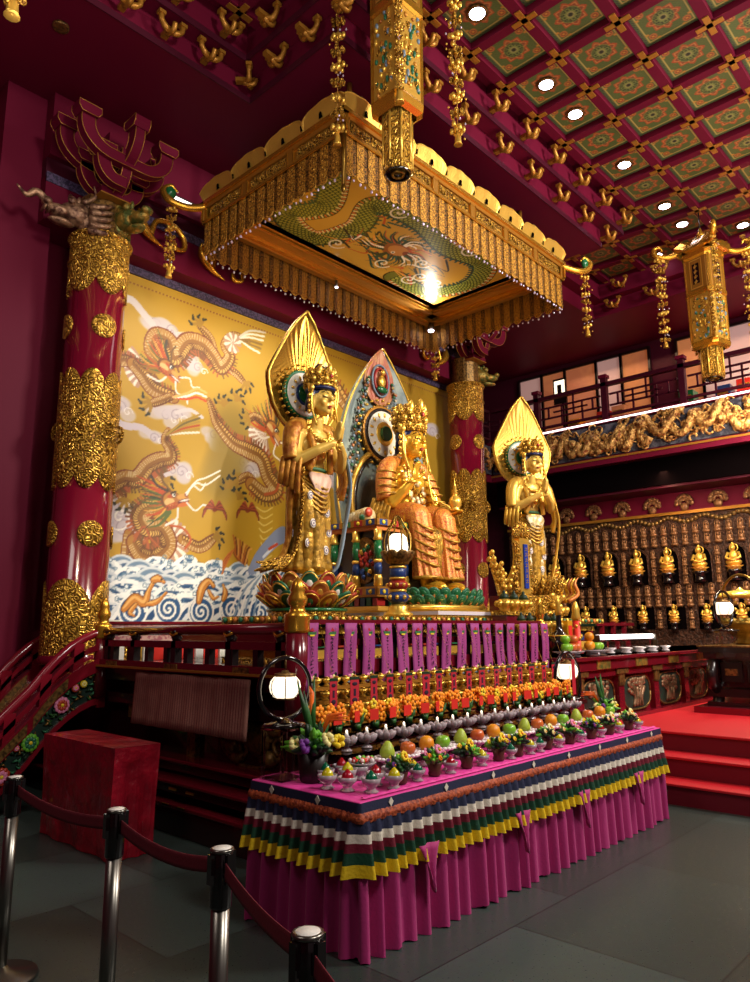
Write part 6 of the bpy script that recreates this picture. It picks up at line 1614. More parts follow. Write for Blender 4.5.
# aureole: grey boat shape with a red upper field, jewelled halo and body ring
fl = flame_leaf(.9, 1.75, 'aureole_grey', BU, .62, 1.95, 'boat_aureole', 70, .0, .05, .95, .1, 2.3); fl.location.x = .09; fl['label'] = 'grey boat shaped aureole'
m = MB('aureole_red', True)
rows = []
for j in range(26):
    t = j / 25; z = 2.85 + .8 * t; w = .3 * math.sqrt(max(0, 1 - ((.38 - t) / .38) ** 2)) if t < .38 else .3 * (1 - ((t - .38) / .62) ** 1.9)
    rows.append([(s * max(w, .002), .55 - .06 * max(0, t - .5) + .012 * cos(s * 22), z) for s in np.linspace(-1, 1, 21)])
m.grid(rows); o = m.build('aureole_field', BU); so = o.modifiers.new('s', 'SOLIDIFY'); so.thickness = .02
m = MB('gold_bright', True); m.ell((0, .5, 3.18), (.07, .04, .1), 10, 8); m.ell((0, .48, 3.31), (.04, .035, .05), 8, 6); m.use('enamel_green').ell((0, .49, 3.06), (.11, .04, .05), 10, 6); m.use('enamel_red').torus((0, .52, 3.2), .13, .02, 'y', 20, 6, sy=1.35); m.use('ribbon_blue').torus((0, .525, 3.2), .17, .016, 'y', 20, 6, sy=1.35); m.build('small_buddha', BU)
for s in (-1, 1):
    m = MB('petal_green', True)
    for k in range(46):
        t = k / 45; z = 1.2 + 2.0 * t; x = s * (.62 * (1 - .6 * t ** 2.2)) ; x2 = s * (.52 * (1 - .55 * t ** 2))
        m.use(['ribbon_green', 'ribbon_blue', 'aureole_red', 'gold_dull'][k % 4]); m.ell((x + .03 * sin(k * 2.), .53, z), (.026, .02, .024), 7, 5)
        m.use(['robe_white', 'ribbon_green', 'gold_dull', 'ribbon_blue'][k % 4]); m.ell((x2 + .02 * sin(k * 3.), .52, z), (.024, .02, .024), 7, 5)
    m.build('aureole_scrollwork', BU)
halo_disc(BU, .5, 2.42, .4, [(1.0, 'gold_wood', .02), (.92, 'black_wood', .03), (.8, 'enamel_white', .04), (.42, 'gold_bright', .05), (.26, 'enamel_green', .09)])
m = MB('gold_soft', True); m.torus((0, .52, 1.45), .58, .04, 'y', 40, 8, sy=1.25); m.use('black_wood').torus((0, .53, 1.45), .52, .035, 'y', 40, 8, sy=1.25); m.build('body_halo', BU)

# lotus oil lantern before the throne
t = thing('lotus_lantern', 'glowing white lotus lantern on a painted blue and gold stand before the throne', 'lantern', (5.92, 5.2, 1.72))
m = MB('gold_bright', True); m.lathe([(.16, 0), (.16, .03), (.1, .06), (.11, .1), (.07, .13)], n=18); m.use('enamel_blue').lathe([(.07, .13), (.14, .2), (.07, .27)], n=18); m.use('enamel_red').lathe([(.07, .27), (.13, .33), (.06, .39)], n=18); m.use('enamel_blue').lathe([(.05, .39), (.09, .42), (.09, .5), (.05, .53)], n=18); m.use('gold_bright')
for z in (.27, .4, .52): m.torus((0, 0, z), .08, .016, 'z', 18, 6)
for k in range(10): m.ell((.125 * cos(k * .63), .125 * sin(k * .63), .2), .025, 6, 5); m.ell((.115 * cos(k * .63), .115 * sin(k * .63), .33), .022, 6, 5)
m.build('stand', t)
m = MB('gold_dull', True)
for k in range(9): a = k * 2 * PI / 9; m.ell((.12 * cos(a), .12 * sin(a), .62), (.035, .08, .1), 8, 6, Matrix.Rotation(a, 3, 'Z') @ Matrix.Rotation(.7, 3, 'Y'))
m.lathe([(.05, .53), (.12, .58), (0, .6)], n=16); m.build('lotus_cup', t)
m = MB('lamp_white', True); m.lathe([(.05, .6), (.1, .64), (.115, .74), (.1, .84), (.06, .88), (0, .885)], n=20); m.build('lamp_shade', t)
m = MB('bronze', True)
for a0 in (0, PI / 3, 2 * PI / 3):
    m.tube([(.15 * sin(u) * cos(a0), .15 * sin(u) * sin(a0), .78 - .22 * cos(u)) if u < PI * .75 else ((.15 * sin(u)) * .6 * cos(a0), (.15 * sin(u)) * .6 * sin(a0), .78 - .3 * cos(u)) for u in np.linspace(0, PI, 14)], .01, 5)
    m.tube([(-.15 * sin(u) * cos(a0), -.15 * sin(u) * sin(a0), .78 - .22 * cos(u)) if u < PI * .75 else (-(.15 * sin(u)) * .6 * cos(a0), -(.15 * sin(u)) * .6 * sin(a0), .78 - .3 * cos(u)) for u in np.linspace(0, PI, 14)], .01, 5)
m.build('flame_cage', t)
# ------------------------------------------------------------------ offering table
TX0, TX1, TY0, TY1, TZ = 2.79, 6.52, 2.72, 3.6, .74
tab = thing('offering_table', 'long offering table under a magenta skirt and banded ruffled cloth', 'table', ((TX0 + TX1) / 2, (TY0 + TY1) / 2, 0))
def perim(off, step=.012):
    """points around the table outline, outward normals; off = how far out"""
    c = [(TX0, TY1), (TX0, TY0), (TX1, TY0), (TX1, TY1)]
    out = []
    for (a, b) in zip(c, c[1:] + c[:1]):
        L = math.hypot(b[0] - a[0], b[1] - a[1]); n = int(L / step)
        nx, ny = -(b[1] - a[1]) / L * -1, (b[0] - a[0]) / L * -1
        for i in range(n):
            t = i / n; out.append((a[0] + (b[0] - a[0]) * t, a[1] + (b[1] - a[1]) * t, nx, ny))
    return out
PE = perim(0)
# outward sign check
cx_, cy_ = (TX0 + TX1) / 2, (TY0 + TY1) / 2
q0 = PE[len(PE) // 3]
SG = 1 if (q0[0] - cx_) * q0[2] + (q0[1] - cy_) * q0[3] > 0 else -1
def wrap(offs_z, fn):
    rows = []
    for k, (off, z) in enumerate(offs_z):
        row = []
        for i, (x, y, nx, ny) in enumerate(PE):
            d, dz = fn(i, k, z)
            row.append((x + SG * nx * (off + d), y + SG * ny * (off + d), z + dz))
        rows.append(row)
    return rows
rs = random.Random(8)
ph = np.cumsum(R.uniform(.75, 1.25, len(PE)))
m = MB('cloth_pink', True)
def skirt(i, k, z):
    a = (.008 + .034 * min(1, (TZ - z) / .45)) * (.75 + .25 * sin(ph[i] * .17))
    w = sin(ph[i] * .62 + .5 * sin(ph[i] * .23)); w = (abs(w) ** .8) * (1 if w > 0 else -1)
    return a * w + .006 * sin(ph[i] * .2 + 1), (-.012 + .02 * max(0, sin(ph[i] * .21)) * rs.random() if z < .02 else 0)
m.grid(wrap([(-.02, .7), (-.015, .5), (-.01, .3), (-.005, .12), (.0, .014)], skirt), True); m.build('skirt', tab, world=True)
m = MB('cloth_top'); m.box(TX0, TX1, TY0, TY1, TZ - .03, TZ); m.build('top_cloth', tab, world=True, bevel=.006)
m = MB('cloth_navy', False); m.grid(wrap([(.004, TZ - .004), (.008, .685)], lambda i, k, z: (.002 * sin(ph[i] * .3), 0)), True); m.build('valance_border', tab, world=True)
m = MB('cloth_orange', True); m.grid(wrap([(.008, .69), (.02, .675), (.024, .66), (.016, .64)], lambda i, k, z: (.004 * sin(ph[i] * 2.4), 0)), True); m.build('orange_trim', tab, world=True)
bands = [('cloth_navy', .65, .59), ('cloth_white', .59, .548), ('cloth_maroon', .548, .505), ('cloth_green', .505, .45), ('cloth_yellow', .45, .39)]
def ruf(i, k, z):
    t = (.65 - z) / .26
    w = sin(ph[i] * .95); w = (abs(w) ** .7) * (1 if w > 0 else -1)
    return .016 + t * .028 + (.008 + .03 * t) * w + .006 * sin(ph[i] * .31) * t, 0
for nm, z1, z0 in bands:
    m = MB(nm, True); m.grid(wrap([(0, z1), (0, (z1 + z0) / 2), (0, z0)], ruf), True); m.build(nm.replace('cloth_', '') + '_band', tab, world=True)
m = MB('cloth_white')
for x in np.arange(TX0 + .22, TX1, .47): m.prism([(x - .018, .712), (x, .735), (x + .018, .712), (x, .688)], TY0 - .014, TY0 - .011)
for y in np.arange(TY0 + .3, TY1, .38): m.prism([(y - .02, .712), (y, .735), (y + .02, .712), (y, .688)], TX0 - .014, TX0 - .011, 'yz')
m.build('diamond_trim', tab, world=True)
for x in (3.22, 4.15, 4.95, 5.85):      # gathered swags hanging at the front
    m = MB('cloth_pink', True)
    rows = [[(x + .16 * (s - .3) * (1 - t) + .06 * t, TY0 - .06 - .012 * sin(s * 9 + t * 3) - .012 * t, .47 - .25 * t * (1 - .25 * abs(s - .5))) for s in np.linspace(0, 1, 12)] for t in np.linspace(0, 1, 8)]
    m.grid(rows); o = m.build('swag', tab, world=True); so = o.modifiers.new('s', 'SOLIDIFY'); so.thickness = .006
for x in (TX0 + .08, TX1 - .08):
    for y in (TY0 + .08, TY1 - .08): m = MB('black_wood'); m.box(x - .025, x + .025, y - .025, y + .025, 0, TZ - .03); m.build('leg', tab, world=True)
m = MB('pearl', True)     # sheer lace along the front edge of the top
P = [[(x, TY0 + .02 + .03 * s, TZ + .006 + .012 * abs(sin(x * 38 + s * 2)) * sin(PI * s)) for x in np.linspace(TX0 + .05, TX1 - .05, 220)] for s in np.linspace(0, 1, 5)]
m.use('cloth_top'); m.grid(P); m.build('gathered_edge', tab, world=True)

# acrylic risers: two long steps
def riser(y0, y1, z1, x0, x1, label):
    m = MB('acrylic'); th = .008
    m.box(x0, x1, y0, y1, z1 - th, z1); m.box(x0, x1, y0, y0 + th, TZ, z1 - th); m.box(x0, x0 + th, y0 + th, y1, TZ, z1 - th); m.box(x1 - th, x1, y0 + th, y1, TZ, z1 - th)
    for x in np.arange(x0 + .6, x1 - .3, .6): m.box(x, x + th, y0 + th, y1, TZ, z1 - th)
    tag(m.build('acrylic_riser'), label, 'display riser')
riser(3.24, 3.44, .86, 3.2, 6.3, 'lower clear acrylic riser step carrying the lotus cups on the offering table')
riser(3.45, 3.59, .95, 3.1, 6.45, 'upper clear acrylic riser step carrying the orange flowers and red cards')
# fruit row
kinds = ['pear', 'apple_red', 'mango', 'apple_green', 'pear', 'apple_red', 'mango', 'apple_green', 'pear', 'apple_red', 'mango', 'apple_green', 'pear', 'apple_red', 'mango', 'apple_green']
FXs = [3.413, 3.6, 3.783, 3.96, 4.145, 4.345, 4.536, 4.74, 4.94, 5.14, 5.335, 5.53, 5.75, 5.95, 6.16, 6.36]
st = MB('frost', True); st.lathe([(.03, 0), (.05, .005), (.045, .02), (.02, .04), (.02, .06), (.05, .075), (.075, .09), (.072, .096), (0, .085)], n=20)
st.use('pearl')
for k in range(16): st.ell((.07 * cos(k * PI / 8), .07 * sin(k * PI / 8), .092), (.016, .016, .012), 6, 5)
st = st.data('glass_stand')
fm = {}
for kd in set(kinds):
    f = MB(kd, True)
    if kd == 'pear': f.lathe([(0, 0), (.03, .002), (.05, .025), (.052, .045), (.04, .075), (.026, .1), (.014, .112), (0, .115)], n=18)
    elif kd == 'mango': f.lathe([(0, 0), (.03, .003), (.052, .03), (.055, .055), (.046, .085), (.02, .104), (0, .106)], n=18)
    else: f.lathe([(0, .004), (.025, 0), (.048, .02), (.055, .045), (.046, .075), (.022, .086), (.006, .08), (0, .076)], n=18)
    fm[kd] = f.data(kd.replace('apple_red', 'apple').replace('apple_green', 'apple'))
names = {'pear': ('pear', 'green pear'), 'apple_red': ('apple', 'red apple'), 'mango': ('mango', 'orange yellow mango'), 'apple_green': ('apple', 'green apple')}
stem = MB('pot_brown', True).tube([(0, 0, -.004), (.004, 0, .015), (.01, 0, .028)], .003, 5).data('stem')
cnt = {}
for i, (kd, x) in enumerate(zip(kinds, FXs)):
    cnt[kd] = cnt.get(kd, 0) + 1; w = ordn[cnt[kd] - 1]
    o = bpy.data.objects.new('glass_stand', st); COL.objects.link(o); o.location = (x, 3.1, TZ + .002)
    tag(o, 'frilled glass stand under the %s %s from the ring lamp end' % (w, names[kd][1]), 'stand', 'fruit stands on the offering table')
    o = bpy.data.objects.new(names[kd][0], fm[kd]); COL.objects.link(o); o.location = (x, 3.1, TZ + .09); o.rotation_euler = (.1 * sin(i), .08 * cos(i * 2), i); o.scale = (.9, .9, .9)
    tag(o, '%s %s from the ring lamp end in the fruit row' % (w, names[kd][1]), 'fruit', 'fruit row on the offering table')
    s = bpy.data.objects.new('stem', stem); COL.objects.link(s); s.parent = o; s.location = (0, 0, .112 if kd == 'pear' else (.102 if kd == 'mango' else .078))
# lotus cups with candles on the lower riser
lc = MB('frost', True)
for k in range(8):
    a = k * PI / 4; lc.ell((.045 * cos(a), .045 * sin(a), .06), (.016, .03, .034), 8, 6, Matrix.Rotation(a, 3, 'Z') @ Matrix.Rotation(.65, 3, 'Y'))
lc.lathe([(.035, 0), (.036, .006), (.015, .02), (.015, .035), (.035, .045), (0, .05)], n=14); lc.use('bronze').ell((0, 0, .065), (.02, .02, .02), 8, 6); lcd = lc.data('lotus_cup')
cdl = MB('white_cap', True); cdl.lathe([(.011, .08), (.011, .105), (.0, .107)], n=10); cdl.use('lamp_white').ell((0, 0, .114), (.008, .008, .012), 8, 6); cdl = cdl.data('candle')
for i in range(17):
    x = 3.31 + .179 * i
    o = bpy.data.objects.new('lotus_cup', lcd); COL.objects.link(o); o.location = (x, 3.34, .861)
    tag(o, '%s clear lotus shaped candle cup from the ring lamp end on the lower riser' % ordn[i], 'candle cup', 'lotus cups on the lower riser')
    c = bpy.data.objects.new('candle', cdl); COL.objects.link(c); c.parent = o
# red cards and orange flowers on the upper riser
for i in range(18):
    x = 3.36 + .172 * i + .02 * sin(i * 3)
    t = thing('red_card', '%s small red card from the ring lamp end in the orange flowers' % ordn[i] if i < 17 else 'last small red card at the arch lamp end of the orange flowers', 'card', (x, 3.47, .95), group='red cards among the orange flowers')
    m = MB('card_red'); m.cbox((0, 0, .085), (.072 + .012 * sin(i * 5), .004, .07)); m.build('card', t); t.rotation_euler = (0, 0, .3 * sin(i * 2.3))
    m = MB('acrylic'); m.cbox((0, .005, .025), (.012, .004, .05)); m.cbox((0, .01, .002), (.04, .03, .004)); m.build('holder', t)
for i in range(19):
    x = 3.24 + .176 * i; rs = random.Random(100 + i)
    m = MB('orange_flower', True)
    for k in range(13):
        c = (rs.uniform(-.075, .075), rs.uniform(-.03, .03), .05 + rs.uniform(.0, .1)); a0 = rs.uniform(0, 6)
        m.use('orange_flower' if rs.random() < .85 else 'yellow_flower')
        for p_ in range(5): m.ell((c[0] + .021 * cos(a0 + p_ * 1.257), c[1] - .004, c[2] + .021 * sin(a0 + p_ * 1.257)), (.0165, .01, .0165), 6, 4)
        m.use('pot_brown').ell((c[0], c[1] - .01, c[2]), .006, 5, 4)
    t = m.build('orange_flowers', None, (x, 3.535, .95)); tag(t, '%s bunch of orange flowers from the ring lamp end along the table back' % nth(i), 'flowers', 'orange flower row')
    m = MB('leaf', True)
    for k in range(9):
        a = rs.uniform(0, 6.3); m.tube([(0, 0, .0), (.05 * cos(a), .025 * sin(a), .05), (.085 * cos(a), .03 * sin(a), .06 + rs.uniform(-.02, .04))], [.006, .016, .003], 5)
    m.lathe([(.03, 0), (.035, .03), (0, .03)], n=10); m.build('leaves', t)
# flower pots along the front
pots = [(3.26, 'yellow_flower', 'purple_flower'), (3.565, 'pink_flower', 'orange_flower'), (3.885, 'yellow_flower', 'leaf_light'), (4.24, 'yellow_flower', 'purple_flower'), (4.47, 'yellow_flower', 'purple_flower'), (4.86, 'pale_flower', 'leaf'), (5.19, 'pink_flower', 'pale_flower'), (5.53, 'yellow_flower', 'purple_flower'), (5.84, 'pale_flower', 'pink_flower'), (6.2, 'pale_flower', 'pink_flower')]
def posy(x, y, c1, c2, label, seed):
    rs = random.Random(seed)
    t = thing('flower_pot', label, 'flower pot', (x, y, TZ + .003), group='posies along the front of the offering table')
    m = MB('pot_brown', True); m.lathe([(.032, 0), (.04, .01), (.034, .03), (.05, .075), (.046, .078), (0, .07)], n=16); m.build('pot', t)
    m = MB('leaf', True)
    for k in range(60):
        a = rs.uniform(0, 6.3); e = rs.uniform(.0, 1.3); L = rs.uniform(.05, .1); m.use(rs.choice(['leaf', 'leaf_dark', 'leaf_dark', 'leaf_light']))
        m.tube([(0, 0, .075), (L * .6 * cos(a) * cos(e), L * .6 * sin(a) * cos(e), .08 + L * .6 * sin(e)), (L * cos(a) * cos(e), L * sin(a) * cos(e), .08 + L * sin(e) * .9)], [.006, .018, .003], 5)
    m.build('leaves', t)
    for k in range(7):
        a = k * 2.4 + seed; e = .35 + .14 * (k % 4); q = .075; c = Vector((q * cos(a) * cos(e), q * sin(a) * cos(e), .085 + q * sin(e)))
        if k == 0: c = Vector((0, -.03, .15))
        m = MB(c1 if k % 3 != 1 else c2, True); r = (.03 if k == 0 else .016)
        for p_ in range(8): m.ell(c + Vector((r * .6 * cos(p_ * .785), r * .3 * sin(p_ * .785) - .002, r * .6 * sin(p_ * .785))), (r * .42, r * .3, r * .42), 6, 5)
        m.use('orange_flower' if c1 != 'orange_flower' else 'yellow_flower').ell(c + Vector((0, -.012, 0)), r * .3, 6, 5)
        m.build('flower', t)
for i, (x, c1, c2) in enumerate(pots):
    nm = {'yellow_flower': 'yellow', 'pink_flower': 'pink', 'pale_flower': 'pale cream'}[c1]
    posy(x, 2.86, c1, c2, 'low pot of %s flowers, %s posy from the ring lamp end' % (nm, ordn[i]), i)
# jelly cups
gl = MB('frost', True); gl.lathe([(.032, 0), (.036, .004), (.02, .014), (.022, .024), (.042, .042), (.047, .064), (.043, .064), (.036, .046), (0, .03)], n=18, mod=lambda a, z: 1 + .05 * cos(8 * a))
gl = gl.data('glass_cup')
jsc = .78
jm = {}
for c in ('jelly_yellow', 'jelly_red', 'jelly_green'):
    j = MB(c, True); j.lathe([(0, .036), (.024, .046), (.03, .058), (.024, .076), (.012, .088), (.005, .096), (0, .098)], n=16); jm[c] = j.data('jelly')
def cup(x, y, c, label, grp, s=1.):
    o = bpy.data.objects.new('jelly_cup', gl); COL.objects.link(o); o.location = (x, y, TZ + .003); o.scale = (s, s, s); tag(o, label, 'jelly cup', grp)
    j = bpy.data.objects.new('jelly', jm[c]); COL.objects.link(j); j.parent = o
cl_ = [(2.90, 3.075, 'jelly_yellow'), (3.0, 3.2, 'jelly_green'), (2.93, 2.95, 'jelly_red'), (3.08, 3.1, 'jelly_yellow'), (3.16, 3.23, 'jelly_red'), (2.99, 2.83, 'jelly_green'), (3.2, 3.12, 'jelly_green'), (3.13, 2.93, 'jelly_red'), (3.14, 2.8, 'jelly_yellow'), (3.3, 2.97, 'jelly_green')]
cw = ['yellow jelly in a glass cup beside the tall flower pot', 'green jelly in a glass cup behind the first yellow one', 'red jelly in a glass cup, near the table corner, left front', 'yellow jelly in a glass cup in the middle of the corner group', 'red jelly in a glass cup at the back of the corner group', 'green jelly in a glass cup nearest the table corner', 'green jelly in a glass cup at the inner back of the corner group', 'red jelly in a glass cup between the two front yellow and green ones', 'tall yellow jelly in a glass cup at the front of the corner group', 'green jelly in a glass cup beside the first posy']
for (x, y, c), lb in zip(cl_, cw): cup(x, y, c, lb, 'jelly cups at the table corner', 1.15)
k = 0
for i in range(len(pots) - 1):
    a, b = pots[i][0], pots[i + 1][0]; n = max(1, int((b - a - .12) / .085))
    for q in range(n):
        x = a + .1 + (b - a - .2) * (q + .5) / n; k += 1
        c = ['jelly_red', 'jelly_green', 'jelly_yellow'][k % 3]
        cup(x, 2.84 + .07 * (q % 2), c, '%s jelly cup between the %s and %s posies on the table front, %s in line' % (c.split('_')[1], ordn[i], ordn[i + 1], nth(q)), 'jelly cups between the posies')
for q in range(3): cup(6.3 + .07 * q, 2.82 + .08 * q, ['jelly_yellow', 'jelly_green', 'jelly_red'][q], '%s jelly cup at the arch lamp end of the table front' % ['yellow', 'green', 'red'][q], 'jelly cups at the right end')
# candy dish
t = thing('candy_dish', 'glass dish of red and white sweets beside the first pear', 'dish', (3.24, 3.14, TZ + .003)); m = MB('frost', True); m.lathe([(.04, 0), (.03, .03), (.05, .06), (.085, .085), (.08, .088), (0, .07)], n=20); m.build('dish', t)
m = MB('candy', True)
for k in range(30): a, r = rs.uniform(0, 6.3), rs.uniform(0, .07); m.use(rs.choice(['candy', 'pearl', 'leaf_light', 'card_red'])); m.ell((r * cos(a), r * sin(a), .092 + rs.uniform(0, .014)), .014, 6, 5)
m.build('sweets', t)
# tall bird-of-paradise pots at both ends
def bird_pot(x, y, z, label, seed, s=1., ang=5.4, up_=1.):
    rs = random.Random(seed); t = thing('flower_arrangement', label, 'flower arrangement', (x, y, z))
    m = MB('pot_dark', True); m.lathe([(.07 * s, 0), (.075 * s, .01), (.09 * s, .17 * s), (.085 * s, .17 * s), (0, .15 * s)], n=18); m.build('pot', t)
    m = MB('leaf', True)
    for k in range(60):
        a = rs.uniform(0, 6.3); e = rs.uniform(-.1, 1.3); L = rs.uniform(.1, .2) * s; m.use(rs.choice(['leaf', 'leaf_dark', 'leaf_dark', 'leaf_light']))
        m.tube([(0, 0, .16 * s), (L * .6 * cos(a) * cos(e), L * .6 * sin(a) * cos(e), .17 * s + L * .6 * sin(e)), (L * cos(a) * cos(e), L * sin(a) * cos(e), .17 * s + L * sin(e) * .9)], [.008, .028 * s, .004], 5)
    m.use('leaf')
    for a, L in ((2.6, .36), (1.3, .38), (2.0, .3)): m.tube([(0, 0, .2 * s), (.05 * cos(a), .02, .2 * s + L * .5 * s), (.12 * cos(a) * s, .03, .2 * s + L * s)], [.01, .02, .003], 5)
    m.build('leaves', t)
    for k, (a, e, q) in enumerate(((.3, .4, .13), (2.8, .35, .12), (4.7, .5, .14), (5.6, .3, .15), (3.6, .3, .13), (4.2, .9, .1))):
        c = Vector((q * cos(a) * cos(e), q * sin(a) * cos(e), .17 + q * sin(e))) * s; m = MB(['yellow_flower', 'pale_flower', 'pale_flower', 'yellow_flower', 'purple_flower', 'leaf_light'][k], True)
        for p_ in range(9): m.ell(c + Vector((.025 * s * cos(p_ * .7), rs.uniform(-.015, .015), .025 * s * sin(p_ * .7))), .018 * s, 6, 5)
        m.build('flower', t)
    for (a, L, h) in ((ang, .2, .2), (1.4, .05, .38 * up_)):
        m = MB('bird_orange', True)
        for k in range(3): m.tube([(.03 * cos(a), .03 * sin(a), .22 * s), (L * .45 * cos(a), L * .45 * sin(a), (.22 + h * .7 - .008 * k) * s), (L * (.95 + .1 * k) * cos(a), L * .95 * sin(a), (.22 + h * (.8 - .12 * k)) * s)], [.006, .016, .002], 6)
        m.build('bird_of_paradise', t)
    return t
bird_pot(2.98, 3.28, TZ + .003, 'tall dark pot with orange bird of paradise and yellow flowers beside the ring lamp', 3)
bird_pot(6.42, 3.18, TZ + .003, 'flower arrangement with one orange bird of paradise beside the arch lamp', 6, .75, 2.3, .5)

# ring lamp on its acrylic stand at the left, arch lamp at the right
t = thing('acrylic_stand', 'clear acrylic stand carrying the round ring lamp at the ring lamp end of the table', 'stand', (2.93, 3.48, TZ))
m = MB('acrylic')
for sx in (-1, 1):
    for sy in (-1, 1): m.box(sx * .085 - .008, sx * .085 + .008, sy * .085 - .008, sy * .085 + .008, 0, .275)
m.box(-.1, .1, -.1, .1, .275, .287); m.box(-.1, .1, -.1, .1, .002, .012); m.build('frame', t)
def globe_lamp(loc, rz, label, arch=False, s=1.):
    t = thing('globe_lamp', label, 'lamp', loc, rz)
    m = MB('black_gloss', True); m.lathe([(.12 * s, 0), (.13 * s, .008), (.12 * s, .022), (.06 * s, .03), (.03, .05)], n=28); m.build('base', t)
    m = MB('black_gloss', True)
    if arch: m.tube(spline([(-.13 * s, 0, .01), (-.145 * s, 0, .16), (-.12 * s, 0, .32), (-.05 * s, 0, .42), (0, 0, .44), (.05 * s, 0, .42), (.12 * s, 0, .32), (.145 * s, 0, .16), (.13 * s, 0, .01)], 5), .016 * s, 8)
    else: m.torus((0, 0, .22 * s), .178 * s, .014 * s, 'y', 40, 8, sy=1.)
    m.build('ring', t)
    zc = .235 * s
    m = MB('lamp_white', True); m.lathe([(.045 * s, -.078 * s), (.07 * s, -.062 * s), (.088 * s, -.035 * s), (.094 * s, -.005 * s), (.088 * s, .025 * s), (.07 * s, .048 * s), (.05 * s, .06 * s)], (0, 0, zc), 28); m.build('lamp_shade', t)
    m = MB('gold_dull', True); m.lathe([(.0, .09 * s), (.02 * s, .088 * s), (.025 * s, .075 * s), (.066 * s, .07 * s), (.062 * s, .053 * s), (.03 * s, .05 * s)], (0, 0, zc), 24); m.lathe([(.058 * s, -.066 * s), (.06 * s, -.08 * s), (.02 * s, -.085 * s)], (0, 0, zc), 24); m.cyl((0, 0, zc + .1 * s), (0, 0, zc + .165 * s), .008, n=6)
    for k in range(6): a = k * PI / 3; m.tube([(q * s * cos(a), q * s * sin(a), zc + h * s) for q, h in ((.057, .055), (.088, .03), (.096, -.01), (.084, -.05), (.056, -.071))], .003 * s, 5)
    m.build('shade_fitting', t)
    return t
globe_lamp((2.93, 3.48, TZ + .29), math.radians(-8), 'white globe lamp in a black ring on the acrylic stand at one table end', False, 1.)
globe_lamp((6.58, 3.62, .92), math.radians(-15), 'white globe lamp under a black arch at the far table end', True, 1.15)
t = thing('lamp_stand', 'dark square stand under the arch lamp behind the far table end', 'stand', (6.58, 3.62, 0)); m = MB('black_wood'); m.box(-.13, .13, -.13, .13, .88, .92); m.box(-.03, .03, -.03, .03, 0, .88); m.build('post', t)
m = MB('black_wood'); m.box(-.14, .14, -.14, .14, 0, .04); m.build('foot', t)
m = MB('banner_red'); m.box(6.44, 6.5, 3.49, 3.495, .98, 1.3); tag(m.build('red_slip'), 'narrow red slip hanging before the arch lamp', 'card')

# red cloth covered box on the floor
bx = MB('box_cloth', True)
X0b, X1b, Y0b, Y1b, Hb = 2.72, 3.08, 5.08, 6.26, .765
rows = []
for z in (0.004, .12, .3, .5, .66, .74, Hb):
    row = []
    for (a, b) in (((X0b, Y1b), (X0b, Y0b)), ((X0b, Y0b), (X1b, Y0b)), ((X1b, Y0b), (X1b, Y1b)), ((X1b, Y1b), (X0b, Y1b))):
        for q in np.linspace(0, 1, 14, endpoint=False):
            x, y = a[0] + (b[0] - a[0]) * q, a[1] + (b[1] - a[1]) * q
            fl = .02 * (1 - z / Hb) * (1 + .8 * sin(q * 18 + z * 4)) if z < Hb - .01 else 0
            nx, ny = (b[1] - a[1]), -(b[0] - a[0]); L = math.hypot(nx, ny); row.append((x - nx / L * -1 * fl * -1, y - ny / L * -1 * fl * -1, z))
    rows.append(row)
bx.grid(rows, True, False); bx.add([(X0b, Y0b, Hb), (X1b, Y0b, Hb), (X1b, Y1b, Hb), (X0b, Y1b, Hb)], [(0, 1, 2, 3)], False)
tag(bx.build('cloth_covered_box'), 'waist high box under shiny red cloth on the floor beside the platform', 'covered box')

# queue barrier
PX_ = [(1.55, 3.86), (1.56, 2.875), (1.53, 2.12), (1.27, 1.41)]
lbs = ['steel barrier post with its whole round base in view', 'steel barrier post in front of the red covered box', 'steel barrier post standing just outside the table corner', 'steel barrier post with only its belt head and cap in view']
P0 = None
for (x, y), lb in zip(PX_, lbs):
    if P0 is None:
        P0 = thing('barrier_post', lb, 'barrier post', (x, y, 0), group='queue barrier posts')
        m = MB('steel', True); m.lathe([(.165, 0), (.17, .008), (.165, .022), (.05, .04), (.034, .06)], n=36); m.build('base', P0)
        m = MB('steel', True); m.lathe([(.03, .03), (.03, .72)], n=24); m.build('pole', P0)
        m = MB('black_gloss', True); m.lathe([(.034, .72), (.036, .725), (.036, .885), (.034, .89)], n=24)
        for a in range(4): m.cbox((.036 * cos(a * PI / 2), .036 * sin(a * PI / 2), .84), (.024, .024, .09))
        m.build('belt_head', P0)
        m = MB('white_cap', True); m.use('steel').lathe([(.036, .886), (.039, .89), (.038, .897), (.03, .898)], n=24); m.use('white_cap').lathe([(.031, .897), (.03, .899), (0, .8995)], n=24); m.build('cap', P0)
    else: dup(P0, (x, y, 0), 0, lb)
for i in range(4):
    a = Vector((PX_[i][0], PX_[i][1], .838)); b = Vector((PX_[i + 1][0], PX_[i + 1][1], .838)) if i < 3 else Vector((1.02, .75, .838))
    d = (b - a).normalized(); a2, b2 = a + d * .045, b - d * .045
    sag = .035 if i < 2 else .02
    m = MB('belt', True); m.ribbon([tuple(a2 + (b2 - a2) * t - Vector((0, 0, sag * 4 * t * (1 - t)))) for t in np.linspace(0, 1, 12)], .05, .003, (0, 0, 1))
    tag(m.build('barrier_belt'), ['red barrier belt between the first two posts, in front of the covered box', 'red barrier belt running from the post before the box to the next', 'red barrier belt crossing in front of the table corner', 'short red barrier belt leaving the last post, hanging steeply'][i], 'barrier belt', 'red barrier belts')
